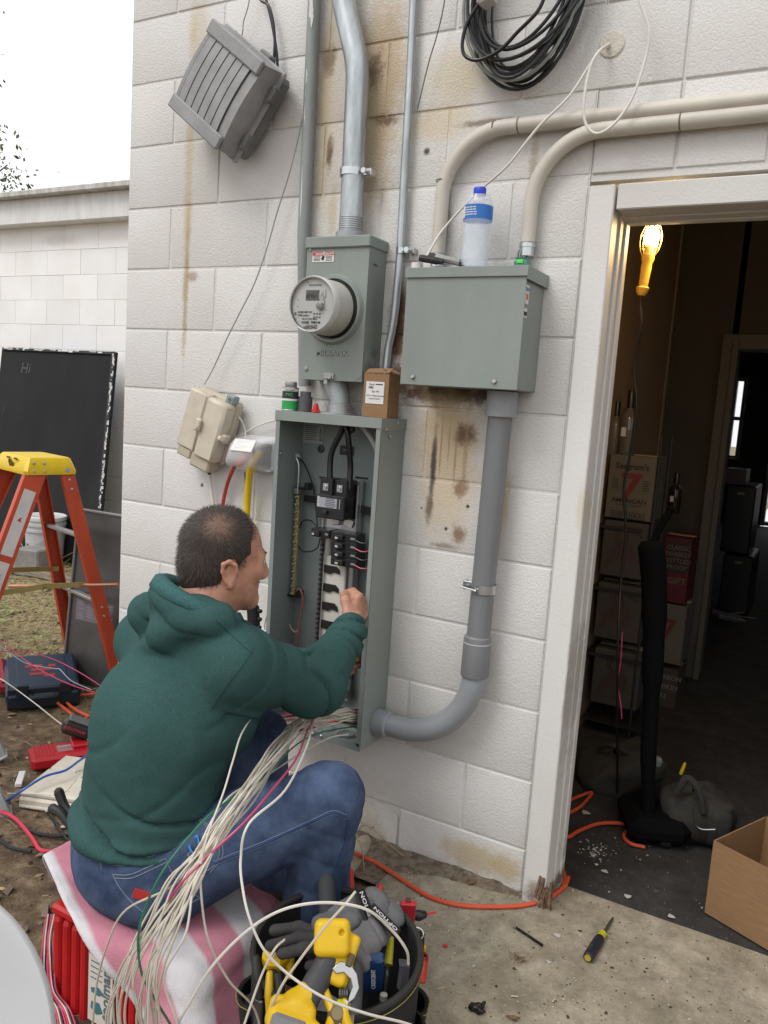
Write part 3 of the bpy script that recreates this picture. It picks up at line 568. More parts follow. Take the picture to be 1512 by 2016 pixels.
# ---------------------------------------------------------------- the dark storeroom behind the door
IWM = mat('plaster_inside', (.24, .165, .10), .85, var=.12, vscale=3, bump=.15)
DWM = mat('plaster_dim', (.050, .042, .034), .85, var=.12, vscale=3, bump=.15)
XS, YP = 1.40, 2.5
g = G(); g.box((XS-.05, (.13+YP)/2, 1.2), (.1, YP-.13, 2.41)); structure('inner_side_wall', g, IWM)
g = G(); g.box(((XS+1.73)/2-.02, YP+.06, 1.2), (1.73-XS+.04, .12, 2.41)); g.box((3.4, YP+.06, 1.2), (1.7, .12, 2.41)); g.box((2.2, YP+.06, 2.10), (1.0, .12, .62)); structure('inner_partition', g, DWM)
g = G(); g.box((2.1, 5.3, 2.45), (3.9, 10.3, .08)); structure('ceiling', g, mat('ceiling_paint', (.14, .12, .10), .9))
g = G(); g.box((4.22, 5.3, 1.2), (.08, 10.6, 2.42)); g.box((-.1, 6.55, 1.2), (.08, 7.9, 2.42))
FW = 10.4; WX0, WX1 = .84, 1.03
for x0, x1, z0, z1 in ((-.2, WX0, 0, 2.4), (WX1, 1.40, 0, 2.4), (2.3, 4.3, 0, 2.4), (WX0, WX1, 0, .9), (WX0, WX1, 2.05, 2.4), (1.40, 2.3, 2.1, 2.4)): g.box(((x0+x1)/2, FW, (z0+z1)/2), (x1-x0, .1, z1-z0))
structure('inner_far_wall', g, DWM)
TRM = mat('door_trim_dim', (.085, .078, .068), .7)
dt = thing('inner_doorway', 'grey casing round the far inner doorway', 'door frame', (1.73, YP, 0))
for sx in (1.70, 2.70):
    g = G(); g.box((sx, YP+.04, .9), (.075, .18, 1.8), b=.004); g.box((sx+(.03 if sx < 2 else -.03), YP-.055, .9), (.03, .02, 1.8), b=.003); part('door_jamb', g, TRM, dt)
g = G(); g.box((2.2, YP+.04, 1.79), (1.075, .185, .075), b=.004); part('door_head', g, TRM, dt)
g = G(); a = PY(1308, 600, 2.44)[0]; g.box((a+.03, 2.47, 1.2), (.05, .05, 2.4), b=.004); single('corner_post', g, mat('post_tan', (.16, .13, .09), .8), 'pale vertical corner trim at the lit end of the storeroom wall', 'trim')
# lamp: a caged trouble light hung from a hook under a wooden ledge
LY = .34; lc = PY(1280, 480, LY); top = PY(1286, 446, LY); bot = PY(1264, 575, LY); axl = unit(top-bot)
lt = thing('work_light', 'lit yellow caged work light hanging inside the doorway', 'lamp', bot)
YP_ = mat('yellow_plastic', (.55, .33, .05), .4, var=.15); LW = mat('cage_wire', (.5, .36, .12), .35, .7)
L0 = np.linalg.norm(top-bot); hl = L0*.56
g = G(); g.lathe([(.010, -.01), (.017, 0), (.0185, .012), (.0125, .016), (.014, .03), (.013, .036), (.0145, .046), (.0135, .055), (.0155, .066), (.014, hl-.02), (.018, hl-.012), (.018, hl)], 16, bot, axl); part('handle', g, YP_, lt)
g = G(); g.lathe([(.011, hl), (.013, hl+.012), (.013, hl+.03)], 12, bot, axl); part('socket', g, mat('socket_tan', (.4, .27, .1), .5), lt)
bc = bot+axl*(hl+.052); g = G(); g.ball(bc, (.022, .022, .029), 16, R=frame_of(axl)); g.lathe([(.012, hl+.026), (.0165, hl+.042)], 14, bot, axl); part('bulb', g, mat('bulb_glow', (1, .9, .7), .3, emit=(1, .80, .45), estr=70), lt)
g = G(); F_ = frame_of(axl)
for k in range(6):
    a = k*math.pi/3; u = F_[:, 0]*math.cos(a)+F_[:, 1]*math.sin(a); P = spline([bot+axl*hl+u*.018, bot+axl*(hl+.02)+u*.027, bot+axl*(hl+.055)+u*.029, bot+axl*(hl+.085)+u*.018, bot+axl*(hl+.098)], 5); g.tube(P, .0009, 5)
for h, r in ((.02, .027), (.055, .0292), (.08, .021)):
    g.tube([bot+axl*(hl+h)+r*(F_[:, 0]*math.cos(t)+F_[:, 1]*math.sin(t)) for t in np.linspace(0, 6.283, 18, endpoint=False)], .0009, 5, closed=True)
g.tube(spline([bot+axl*(hl+.098), bot+axl*(hl+.112)+V3(.006, 0, 0), bot+axl*(hl+.125), bot+axl*(hl+.13)+V3(-.008, 0, 0)], 5), .0011, 5); part('cage', g, LW, lt)
g = G(); cb = spline([bot, bot-axl*.03, PY(1262, 640, LY), PY(1248, 720, LY+.02), PY(1253, 800, LY+.03), PY(1240, 900, LY+.05), PY(1228, 960, LY+.06), PY(1232, 1050, LY+.08), PY(1222, 1150, LY+.10), PY(1216, 1300, LY+.1), PZ(1215, 1560, 0.02)], 8); g.tube(cb, .0042, 8); part('cord', g, mat('cord_black', (.012, .011, .01), .5), lt)
pl = bpy.data.lights.new('work_light_lamp', 'POINT'); pl.energy = 11; pl.color = (1, .62, .25); pl.shadow_soft_size = .03; po = bpy.data.objects.new('work_light_lamp', pl); COL.objects.link(po); po.location = bc+V3(.045, -.0, 0); po.parent = None
g = G(); lg = PY(1270, 440, LY+.03); g.box((lg[0]-.12, lg[1], lg[2]+.03), (.34, .12, .02), b=.002); g.box((lg[0]-.05, lg[1]-.03, lg[2]+.014), (.22, .02, .014), b=.001); g.tube([(lg[0]+.012, LY, lg[2]+.02), (lg[0]+.012, LY, lg[2]-.002), (lg[0]+.004, LY, lg[2]-.008)], .002, 6); g.box((XS+.10, LY+.03, lg[2]+.004), (.2, .10, .03), b=.002)
single('wooden_ledge', g, mat('ledge_wood', (.42, .26, .10), .6, var=.2, vscale=6, stretch=(1, 12, 12)), 'lit wooden ledge the work light hangs from', 'shelf')
# stacked cartons by the side wall
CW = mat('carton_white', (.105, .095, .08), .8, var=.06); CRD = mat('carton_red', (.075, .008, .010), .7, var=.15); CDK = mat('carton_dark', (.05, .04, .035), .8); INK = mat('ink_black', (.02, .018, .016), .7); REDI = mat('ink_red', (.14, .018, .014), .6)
def carton(px0, px1, py0, py1, y, dep, m, lab, draw=None, group='liquor cartons stacked inside the doorway'):
    a = PY((px0+px1)/2, py1, y); b_ = PY((px0+px1)/2, py0, y); l = PY(px0, (py0+py1)/2, y); r = PY(px1, (py0+py1)/2, y); W = r[0]-l[0]; H = b_[2]-a[2]; cx = (l[0]+r[0])/2
    t = thing('carton', lab, 'carton', (cx, y+dep/2, a[2]), group)
    g = G(); g.box((cx, y+dep/2, a[2]+H/2), (W, dep, H), b=.004); part('body', g, m, t)
    g = G(); g.box((cx, y+dep/2, a[2]+H+.0015), (W*.98, .05, .003)); part('tape', g, mat('tape_tan', (.35, .28, .18), .4), t)
    if draw: draw(t, V3(cx, y-.0005, a[2]+H/2), W, H)
    return a[2], b_[2]
def seven(t, o, W, H):
    s = H
    lettering("Seagram's", o+V3(0, 0, .29*s), X_, Z_, .13*s, INK, t, ax='CENTER', bold=True)
    lettering('7', o+V3(0, 0, -.16*s), X_, Z_, .55*s, REDI, t, ax='CENTER', bold=True, sx=1.2)
    lettering('AMERICAN', o+V3(0, 0, -.235*s), X_, Z_, .095*s, INK, t, ax='CENTER', bold=True, sx=1.15)
    lettering('BLENDED WHISKEY', o+V3(0, 0, -.29*s), X_, Z_, .045*s, INK, t, ax='CENTER')
    g = G()
    for sx in (-1, 1):
        for r in range(5): g.box(o+V3(sx*.33*W, -.0006, .12*s-r*.035*s), (.13*W, .0006, .012*s))
    for x0 in (-.36, .36): g.box(o+V3(x0*W, -.0006, -.43*s), (.012*W, .0006, .11*s))
    for z0 in (-.38, -.48): g.box(o+V3(0, -.0006, z0*s), (.73*W, .0006, .008*s))
    for k in range(34): g.box(o+V3((-.32+.64*k/33)*W, -.0006, -.43*s), (.004*W*RNG.uniform(1, 3), .0006, .065*s))
    part('print', g, INK, t, 0, kind='stuff')
def turkey(t, o, W, H):      # a plain dark bird outline
    g = G(); P = lambda a, b_: o+V3(a*W, -.0005, b_*H)
    g.prism([(x*W, z*H) for x, z in ((-.42, -.36), (-.30, -.05), (-.1, .14), (.08, .22), (.22, .12), (.28, -.05), (.18, -.22), (.05, -.18), (.08, -.38), (.02, -.38), (-.02, -.2), (-.2, -.16), (-.3, -.32))], o+V3(0, -.0008, 0), X_, Z_, V3(0, .0006, 0))
    g.tube(spline([P(-.12, .1), P(-.2, .3), P(-.08, .42), P(.12, .38), P(.4, .26)], 6), .004, 5); g.tube(spline([P(-.05, .12), P(-.12, .28), P(0, .35), P(.1, .2)], 6), .004, 5); part('print', g, mat('ink_brown', (.05, .03, .025), .7), t, 30, kind='stuff')
Yc = 1.35
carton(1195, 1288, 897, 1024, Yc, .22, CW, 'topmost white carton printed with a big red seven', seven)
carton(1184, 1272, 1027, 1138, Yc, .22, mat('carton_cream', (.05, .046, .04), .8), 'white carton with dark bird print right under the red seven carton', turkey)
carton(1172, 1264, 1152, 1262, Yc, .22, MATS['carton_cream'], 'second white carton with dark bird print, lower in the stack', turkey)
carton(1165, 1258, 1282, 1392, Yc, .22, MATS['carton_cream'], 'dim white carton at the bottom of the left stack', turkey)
g = G(); 
for py in (1026, 1145, 1272, 1398, 1470): p0, p1 = PY(1160, py, Yc+.1), PY(1276, py, Yc+.1); g.box(((p0[0]+p1[0])/2, Yc+.11, p0[2]), (p1[0]-p0[0], .24, .012))
for px in (1162, 1274):
    p0 = PY(px, 1200, Yc+.1)[0]
    for yy in (Yc+.0, Yc+.225): g.tube([(p0, yy, -.004), (p0, yy, 1.3)], .006, 6)
single('wire_rack', g, mat('rack_black', (.02, .02, .02), .5), 'dark rack holding the white cartons inside the doorway', 'rack')
def gift(t, o, W, H):
    lettering('GIFT', o+V3(.12*W, 0, -.2*H), X_, Z_, .13*H, CW, t, ax='CENTER', bold=True)
    g = G(); g.box(o+V3(.06*W, -.0006, .2*H), (.78*W, .0006, .46*H)); part('print', g, INK, t, 0, kind='stuff')
    for r in range(4): lettering(['CLASSIC', 'WHISKEY', 'BOTTLED', 'PROOF'][r], o+V3(.06*W, -.0014, (.32-.1*r)*H), X_, Z_, .09*H, CW, t, ax='CENTER', bold=True)
carton(1300, 1356, 1058, 1188, 1.9, .25, CRD, 'red gift carton on the right hand carton pile', gift)
carton(1296, 1346, 1190, 1308, 1.9, .25, CW, 'pale carton with part of a red seven under the red gift carton', lambda t, o, W, H: lettering('7', o+V3(-.15*W, 0, -.1*H), X_, Z_, .5*H, REDI, t, ax='CENTER', bold=True))
carton(1280, 1332, 1315, 1400, 1.9, .25, CDK, 'near black carton at the bottom of the right hand pile', lambda t, o, W, H: [lettering(s, o+V3(0, 0, (.25-.22*k)*H), X_, Z_, .15*H, mat('ink_grey', (.16, .15, .14), .7), t, ax='CENTER', bold=True) for k, s in enumerate(('BOURBON', 'WHISKEY', '12'))])
# bottles
def bottle(px, py0, py1, y, r, m, capm, lab, group='bottles inside the doorway', paper=True):
    b_ = PY(px, py1, y); h = PY(px, py0, y)[2]-b_[2]; t = thing('glass_bottle', lab, 'bottle', b_, group)
    g = G(); g.lathe([(r*.9, 0), (r, .006), (r, h*.56), (r*.9, h*.62), (r*.42, h*.70), (r*.38, h*.74)], 18, b_); part('body', g, m, t)
    g = G(); g.lathe([(r*.42, h*.73), (r*.42, h*.985), (r*.36, h)], 14, b_); part('cap', g, capm, t)
    if paper: decal(b_+V3(-.25*r, -r*1.02, h*.36), X_, Z_, r*.55, h*.14, mat('paper_white', (.5, .49, .46), .7), t, 'label')
GLD = mat('glass_dim', (.10, .09, .08), .12, spec=.8); CPK = mat('cap_black', (.012, .011, .011), .35)
bottle(1231, 768, 896, Yc+.06, .036, GLD, CPK, 'clear square shouldered bottle with a black cap on the top carton')
bottle(1206, 790, 896, Yc+.09, .03, mat('glass_grey', (.13, .12, .11), .2), CPK, 'grey container half behind the jamb on the top carton', paper=False)
bottle(1325, 930, 1010, 1.9, .03, mat('glass_dark', (.02, .015, .012), .1), CPK, 'dark bottle leaning above the red gift carton')
# upright vacuum cleaner
vy = .75; VB = mat('vac_black', (.004, .004, .0045), .9, spec=.12); vb = PZ(1288, 1655, 0.0)
vc = thing('upright_vacuum', 'tall black upright cleaner standing in the dark doorway', 'vacuum cleaner', (vb[0], vb[1], 0))
yv = vb[1]; Pv = lambda px, py, d=0: PY(px, py, yv+d)
g = G(); g.tube(spline([Pv(1278, 1640), Pv(1276, 1500), Pv(1284, 1330), Pv(1288, 1220), Pv(1286, 1120), Pv(1280, 1065)], 5), [.022]*5+[.026]*5+[.034]*5+[.04]*5+[.042]*5+[.03], 12); part('body', g, VB, vc)
g = G(); g.tube(spline([Pv(1284, 1075), Pv(1296, 1045), Pv(1312, 1018), Pv(1322, 1000)], 5), [.012]*14+[.012, .02], 10); part('handle', g, VB, vc)
g = G(); g.box(vb+V3(-.02, .05, .05), (.20, .24, .085), frame_of((0, 0, 1), (.9, .4, 0)), b=.03); part('head', g, VB, vc)
g = G(); g.lathe([(.03, 0), (.03, .03)], 14, vb+V3(.02, -.02, .03), (1, .3, 0)); part('wheel', g, mat('rubber', (.015, .015, .015), .8), vc)
g = G(); pw = [Pv(1225, 1245), Pv(1222, 1300), Pv(1216, 1345), Pv(1222, 1385), Pv(1224, 1415)]; g.tube(spline(pw, 5), .0022, 6); single('pink_wire', g, mat('wire_pink', (.48, .05, .13), .4), 'short pink wire hanging before the dark cartons', 'wire')
# tool bags on the floor
CAN = mat('canvas_grey', (.034, .033, .030), .9, var=.2, vscale=30, bump=.4, bscale=300, bdist=.004)
def lump(c, sz, R, n=(20, 14), amp=.12, seed=0):
    u = np.linspace(0, 2*np.pi, n[0], endpoint=False); v = np.linspace(.02, np.pi-.02, n[1]); U, V_ = np.meshgrid(u, v, indexing='ij')
    P = np.stack([np.sign(np.cos(U))*abs(np.cos(U))**.6*np.sin(V_)**.6, np.sign(np.sin(U))*abs(np.sin(U))**.6*np.sin(V_)**.6, np.sign(np.cos(V_))*abs(np.cos(V_))**.7], -1)
    k = 1+amp*np.sin(U*3+seed)*np.sin(V_*4+seed*2)+amp*.6*np.sin(U*7+seed*3)*np.cos(V_*5); return (P*k[..., None]*np.asarray(sz)/2)@np.asarray(R).T+np.asarray(c)
q = PZ(1352, 1665, 0); tbg = thing('canvas_bag', 'dark grey canvas tool bag with steel buckle on the doorway floor', 'bag', (q[0], q[1]+.1, 0))
g = G(); g.grid(lump(q+V3(.0, .09, .075), (.25, .20, .16), frame_of((0, -.1, 1), (.9, .35, 0)), seed=1), closed_u=True); part('body', g, CAN, tbg, 60)
g = G(); g.grid(lump(q+V3(.075, .05, .075), (.075, .10, .13), frame_of((.2, -.1, 1), (.9, .35, 0)), seed=2, amp=.06), closed_u=True); part('pocket', g, CAN, tbg, 60)
g = G(); g.tube(spline([PY(1365, 1585, q[1]-.02), PY(1368, 1618, q[1]-.03), PY(1380, 1632, q[1]-.03), PY(1408, 1633, q[1]-.02)], 5), .0022, 6); part('buckle', g, mat('steel', (.45, .44, .42), .3, 1), tbg)
g = G(); g.tube(spline([PY(1332, 1560, q[1]), PY(1352, 1532, q[1]), PY(1375, 1555, q[1]), PY(1385, 1600, q[1])], 6), .012, 8, flat=None); part('strap', g, CAN, tbg)
q2 = PZ(1190, 1560, 0); b2 = thing('canvas_bag', 'flat dark bag slumped against the jamb side of the floor', 'bag', (q2[0], q2[1]+.1, 0))
g = G(); g.grid(lump(q2+V3(.02, .12, .06), (.30, .26, .13), frame_of((-.3, -.2, 1), (.8, .5, 0)), seed=4), closed_u=True); part('body', g, CAN, b2, 60)
g = G(); g.tube(spline([q2+V3(-.06, .1, .12), q2+V3(0, .06, .16), q2+V3(.08, .1, .12)], 6), .01, 8); part('strap', g, CAN, b2)
g = G(); p0, p1 = PY(1340, 1524, q[1]+.08), PY(1349, 1502, q[1]+.08); g.tube([p0, p0*.6+p1*.4, p1], [.0055, .006, .004], 8); single('yellow_marker', g, mat('yellow_bright', (.65, .48, .02), .4), 'small bright yellow tool handle sticking up behind the grey bag', 'tool handle')
g = G(); g.box(PY(1288, 1497, q[1]+.05), (.05, .03, .035), frame_of((.3, 0, 1), (.8, .3, -.5)), b=.008); single('grey_clip', g, mat('clip_grey', (.2, .2, .2), .4), 'grey metal clip glinting above the canvas bag', 'clip')
# black filing cabinets and things in the far room
def cab(px0, px1, py0, py1, y, dep, lab):
    l, r = PY(px0, (py0+py1)/2, y), PY(px1, (py0+py1)/2, y); z1, z0 = PY((px0+px1)/2, py0, y)[2], PY((px0+px1)/2, py1, y)[2]; z0 = max(z0, -.003)
    t = thing('speaker_cabinet', lab, 'cabinet', ((l[0]+r[0])/2, y+dep/2, z0), 'black cabinets stacked beyond the inner doorway'); g = G(); g.box(((l[0]+r[0])/2, y+dep/2, (z0+z1)/2), (r[0]-l[0], dep, z1-z0), b=.01); part('body', g, mat('cab_black', (.012, .012, .013), .35, var=.2), t)
    g = G(); g.box(((l[0]+r[0])/2, y-.003, z1-(z1-z0)*.12), (.05, .006, .02), b=.002); part('handle', g, mat('grey_metal', (.2, .2, .2), .4, .6), t)
cab(1424, 1482, 955, 1090, 4.2, .5, 'upper tall black cabinet beyond the inner doorway'); cab(1418, 1478, 1092, 1212, 4.2, .5, 'lower wide black cabinet beyond the inner doorway')
g = G(); p = PY(1452, 937, 4.3); g.box(p, (.14, .3, .11), b=.004); single('small_box', g, mat('box_dark', (.08, .06, .055), .4), 'small dark box on top of the black cabinets', 'box')
g = G(); p = PZ(1430, 1225, .0); g.box(p+V3(.0, .1, .02), (.20, .12, .03), frame_of((.2, 0, 1), (.8, .5, 0)), b=.004); g.tube([p+V3(-.1, .02, .05), p+V3(.18, .1, .04)], .004, 6); g.tube([p+V3(-.1, .06, .02), p+V3(.1, .1, .07)], .004, 6); single('metal_stand', g, mat('grey_metal2', (.3, .3, .3), .35, .7), 'folded grey metal stand lying by the black cabinets', 'stand')
# daylight seen through the far windows: panes in frames
WFM = mat('window_frame', (.3, .28, .25), .6)
for (x0, x1, z0, z1, lab) in ((WX0, WX1, .9, 2.05, 'narrow bright far window seen through the inner doorway'), (1.40, 2.3, 0.02, 2.1, 'bright far glazed door at the right picture edge')):
    t = thing('far_window', lab, 'window', ((x0+x1)/2, FW, z0)); g = G()
    for xx in (x0+.03, x1-.03): g.box((xx, FW-.02, (z0+z1)/2), (.05, .14, z1-z0), b=.004)
    for zz in (z0+.03, z1-.03, (z0+z1)/2): g.box(((x0+x1)/2, FW-.02, zz), (x1-x0, .138, .05), b=.004)
    part('frame', g, WFM, t); g = G(); g.box(((x0+x1)/2, FW, (z0+z1)/2), (x1-x0-.05, .006, z1-z0-.05)); part('pane', g, mat('clear_glass', (.9, .95, .95), .02, alpha=.08, var=0), t)
# cardboard carton with wires on the floor
KR = mat('kraft', (.25, .145, .07), .8, var=.1, vscale=20, stretch=(1, 1, 8), bump=.08)
c0 = PZ(1388, 1798, 0); c1 = PZ(1512, 1872, 0); ed = unit((c1-c0)*V3(1, 1, 0)); zt2 = PY(1396, 1652, c0[1])[2]; pv = V3(-ed[1], ed[0], 0)
kt = thing('cardboard_box', 'open brown cardboard box full of wire scraps at the right edge', 'box', (c0[0]+.15, c0[1]+.1, 0)); Lk, Dk = .42, .27
def side(a, b_, z0, z1, th=.004):
    a = np.asarray(a); b_ = np.asarray(b_); g = G(); m_ = (a+b_)/2; d = b_-a; g.box(V3(m_[0], m_[1], (z0+z1)/2), (np.linalg.norm(d), th, z1-z0), frame_of((0, 0, 1), d)); return g
A0, A1 = c0, c0+ed*Lk; B0, B1 = c0+pv*Dk, c0+ed*Lk+pv*Dk
for a, b_, tz in ((A0, A1, zt2), (A0, B0, zt2), (B0, B1, zt2), (A1, B1, zt2)): part('side_panel', side(a, b_, .003, tz), KR, kt, 0)
g = G(); g.box((A0+B1)/2+V3(0, 0, .004), (Lk, Dk, .004), frame_of((0, 0, 1), ed)); part('bottom', g, KR, kt, 0)
for a, b_, d in ((B0, B1, pv+V3(0, 0, .8)), (A0, B0, -ed*.25+V3(0, 0, -.9))):
    m_ = (a+b_)/2; d = unit(d); g = G(); l = .11 if d[2] > 0 else .0
    if l: g.box(m_+V3(0, 0, zt2)+d*l/2, (np.linalg.norm(b_-a)*.98, .004, l), np.stack([unit(b_-a), unit(np.cross(d, b_-a)), d], 1)); part('flap', g, KR, kt, 0)
SW = [mat('scrap_white', (.6, .55, .48), .5), mat('scrap_black', (.015, .015, .015), .5), mat('scrap_copper', (.4, .18, .09), .4, .5)]
for k in range(9):
    g = G(); o = A0+ed*RNG.uniform(.12, .36)+pv*RNG.uniform(.05, .22); P = [o+V3(0, 0, .02)]
    for j in range(4): P.append(P[-1]+V3(RNG.uniform(-.05, .06), RNG.uniform(-.05, .05), RNG.uniform(.01, .085)))
    g.tube(spline(P, 5), .0022, 6); single('wire_scrap', g, SW[k % 3], ['white wire offcut in the cardboard box', 'black wire offcut in the cardboard box', 'bare copper offcut in the cardboard box'][k % 3], 'wire scrap', ['white offcuts in the cardboard box', 'black offcuts in the cardboard box', 'copper offcuts in the cardboard box'][k % 3])
# orange cord over the doorway floor
ORC = mat('orange_cord', (.58, .085, .035), .45, var=.08)
g = G(); z = .006
cpts = [(672, 1675, -.10), (720, 1690, 0), (760, 1712, 0), (810, 1745, 0), (850, 1768, 0), (900, 1782, 0), (960, 1786, 0), (1030, 1783, 0), (1080, 1768, 0), (1108, 1748, .0), (1119, 1728, 0)]
P = [PZ(px, py, z) for px, py, _ in cpts]; P[0] = PY(672, 1674, -.30); P = [PY(630, 1690, -.42), P[0]]+P[1:]+[V3(1.718, .10, z), V3(1.695, .175, z), V3(1.625, .29, z), V3(1.60, .42, z), PZ(1118, 1648, z), PZ(1140, 1636, z), PZ(1180, 1622, z), PZ(1225, 1622, z), PZ(1265, 1630, z), PZ(1290, 1648, z)]
for p in P: p[2] = max(p[2], .007)
g.tube(spline(P, 7), .0062, 10); single('power_cable', g, ORC, 'orange extension cord running along the wall foot and through the door', 'cord')
g = G(); g.tube(spline([PZ(1112, 1580, z), PZ(1140, 1568, z), PZ(1165, 1560, z), PZ(1158, 1572, z), PZ(1140, 1590, z), PZ(1110, 1606, z)], 7), .006, 8); single('power_cable', g, ORC, 'short loop of orange cord beside the flat dark bag', 'cord')
g = G(); g.tube(spline([PZ(1243, 1608, z), PZ(1238, 1630, z), PZ(1228, 1645, z), PZ(1240, 1660, z), PZ(1270, 1668, z)], 7), .006, 8); single('power_cable', g, ORC, 'curl of orange cord at the foot of the upright cleaner', 'cord')
# ---------------------------------------------------------------- electrical equipment on the wall
ENA = mat('enamel_grey', (.222, .250, .232), .42, .0, var=.09, vscale=5, vdetail=10, stretch=(1, 1, .35), bump=.05, bscale=400, bdist=.001)
ENI = mat('enamel_inside', (.20, .235, .225), .42, var=.06, vscale=4)
GAL = mat('galvanized', (.40, .43, .44), .38, .75, var=.22, vscale=30, stretch=(1, 1, .25))
GALD = mat('galvanized_dull', (.30, .325, .325), .55, .3, var=.2, vscale=12, stretch=(1, 1, .2))
ZNC = mat('zinc', (.52, .54, .55), .28, .9, var=.1)
SCR = mat('screw_steel', (.45, .45, .44), .3, .9)
BLKP = mat('black_plastic', (.014, .014, .016), .35, var=.2); BLKR = mat('black_cable', (.010, .010, .011), .35, var=.3)
WHT = mat('white_wire', (.58, .55, .49), .4, var=.08); WLB = mat('label_white', (.66, .65, .63), .5, var=.04)
PVC = mat('pvc_grey', (.175, .18, .185), .45, var=.12, vscale=10, stretch=(1, 1, .2)); PVN = mat('pvc_new', (.27, .285, .30), .38, var=.06)
RED = mat('red_plastic', (.50, .018, .015), .35, var=.1); GRN = mat('green_label', (.02, .30, .07), .4, var=.08); PRT = mat('print_dark', (.03, .03, .032), .6)
def screw(g, p, n=(0, -1, 0), r=.006, h=.004, mi=0): g.lathe([(r, 0), (r, h*.6), (r*.7, h), (0, h)], 8, p, n, mi)
def strap(p, r, side, lab, wd=.018, ax=(0, 0, 1)):
    """two-part conduit clamp with a bolt lug beside it"""
    t = thing('conduit_strap', lab, 'strap', p, 'pipe straps on the wall'); ax = unit(ax); g = G(); g.lathe([(r+.0005, -wd/2), (r+.003, -wd/2), (r+.003, wd/2), (r+.0005, wd/2)], 20, p, ax, caps=False); part('band', g, ZNC, t)
    g = G(); q = V3(*p)+V3(side*(r+.014), .0, 0); g.box(q, (.026, .006, wd), b=.002); g.box(q+V3(side*.012, .012, 0), (.006, .03, wd*1.05), b=.002); g.lathe([(.0045, -.022), (.0045, .012), (.008, .012), (.008, .017), (0, .017)], 8, q+V3(0, -.003, 0), (0, -1, 0)); part('bolt_lug', g, ZNC, t); return t
# conduits -------------------------------------------------------
oc = thing('old_conduit', 'old painted grey conduit with peeling white streaks left of the meter', 'conduit', (.78, -.03, 1.2))
g = G(); oy = -.026; g.tube([PY(622, -60, oy), PY(598, 460, oy), PY(600, 760, oy)], .0195, 16); part('pipe', g, mat('old_grey_paint', (.235, .255, .25), .5, var=.15, vscale=9, stretch=(1, 1, .3), bump=.1), oc)
g = G()
for (py0, py1, wdt, dx) in ((-10, 40, .011, -.003), (15, 60, .006, .004), (140, 168, .007, -.008), (178, 200, .005, -.01), (205, 255, .008, -.01), (300, 330, .006, -.011), (330, 432, .007, -.008), (60, 130, .004, -.011), (255, 300, .003, -.013)):
    a, b_ = PY(612-(py0-200)*.045, py0, oy), PY(612-(py1-200)*.045, py1, oy); n = 8; L = []
    for i in range(n+1):
        t = i/n; p = a+(b_-a)*t; w_ = wdt*math.sin(math.pi*(.12+.80*t))*(1+.3*RNG.uniform(-1, 1)); row = []
        for s_ in (-1, -.33, .33, 1):
            x = dx+s_*w_*.8; row.append(p+V3(x, -math.sqrt(max(1e-6, .0203**2-x*x)), 0))
        L.append(row)
    g.grid(np.array(L), flip=True)
part('peeling_paint', g, mat('peel_white', (.60, .60, .59), .6), oc, 60)
mc = thing('service_conduit', 'thick galvanised steel conduit with an offset bend above the meter', 'conduit', PY(692, 440, -.05))
bx = PY(690, 455, -.052); top_ = [PY(668, -70, -.052), PY(678, 8, -.052), PY(705, 130, -.052), PY(694, 380, -.052), (bx[0], bx[1], 1.845)]
g = G(); g.tube(rounded(top_, .30, 8), .0335, 24); part('pipe', g, GAL, mc)
g = G()
for k in range(6): g.lathe([(.0325, 0), (.0345, .003), (.0325, .006)], 24, V3(bx[0], bx[1], 1.846+k*.006), caps=False)
g.lathe([(.042, 0), (.042, .016), (.036, .022), (.0335, .024)], 24, V3(bx[0], bx[1], 1.822)); part('threaded_hub', g, mat('hub_steel', (.30, .31, .32), .45, .7, var=.2), mc)
strap(PY(694, 341, -.052), .0335, 1, 'shiny steel strap on the thick galvanised conduit', .02)
ec = thing('thin_conduit', 'thin shiny galvanised conduit running down right of the meter box', 'conduit', PY(762, 715, -.02))
ey = -.022; P = spline([PY(816, -60, ey), PY(814, 10, ey), PY(806, 180, ey), PY(797, 330, ey), PY(788, 495, ey), PY(779, 600, ey), PY(772, 650, ey), PY(764, 690, ey), PY(757, 760, ey)], 6); g = G(); g.tube(P, .0118, 16); part('pipe', g, GAL, ec)
strap(PY(790, 494, ey), .0118, 1, 'small steel strap on the thin conduit', .016)
BEI = mat('beige_pvc', (.53, .49, .43), .5, var=.1, vscale=5, bump=.05)
for k, (v0, cr, rt, lab) in enumerate((((858, 500), (884, 262), (2100, 125), 'upper beige painted pipe bending from the grey box to the right'), ((1034, 478), (1062, 268), (2100, 170), 'lower beige painted pipe bending from the grey box to the right'))):
    by = -.026; t = thing('beige_pipe', lab, 'pipe', PY(*v0, by), 'beige pipes over the door'); a, c, b_ = PY(*v0, by), PY(*cr, by), PY(*rt, by)
    a[0] = c[0] = (a[0]+c[0])/2; b_[2] = c[2]; b_[0] = 3.2; c[0] = a[0]; g = G(); g.tube(rounded([a, c, b_], .17, 12), .0195, 18); part('pipe', g, BEI, t)
    g = G(); jx = [PY(1023, 240, by)[0], PY(975, 240, by)[0]] if k == 0 else [PY(1342, 225, by)[0]]
    for x in jx: g.lathe([(.0198, -.002), (.0206, 0), (.0198, .002)], 18, (x, by, b_[2]), (1, 0, 0), caps=False)
    if k == 0: g.lathe([(.0198, -.002), (.0205, 0), (.0198, .002)], 18, (a[0], by, PY(862, 357, by)[2]), caps=False)
    part('joint_ring', g, mat('joint_dirt', (.16, .14, .11), .8), t)
    g = G(); bt_ = a; g.lathe([(.0185, 0), (.0185, .022), (.021, .022), (.021, .032), (.0195, .034)], 18, a-V3(0, 0, .035)); part('fitting', g, ZNC, t)
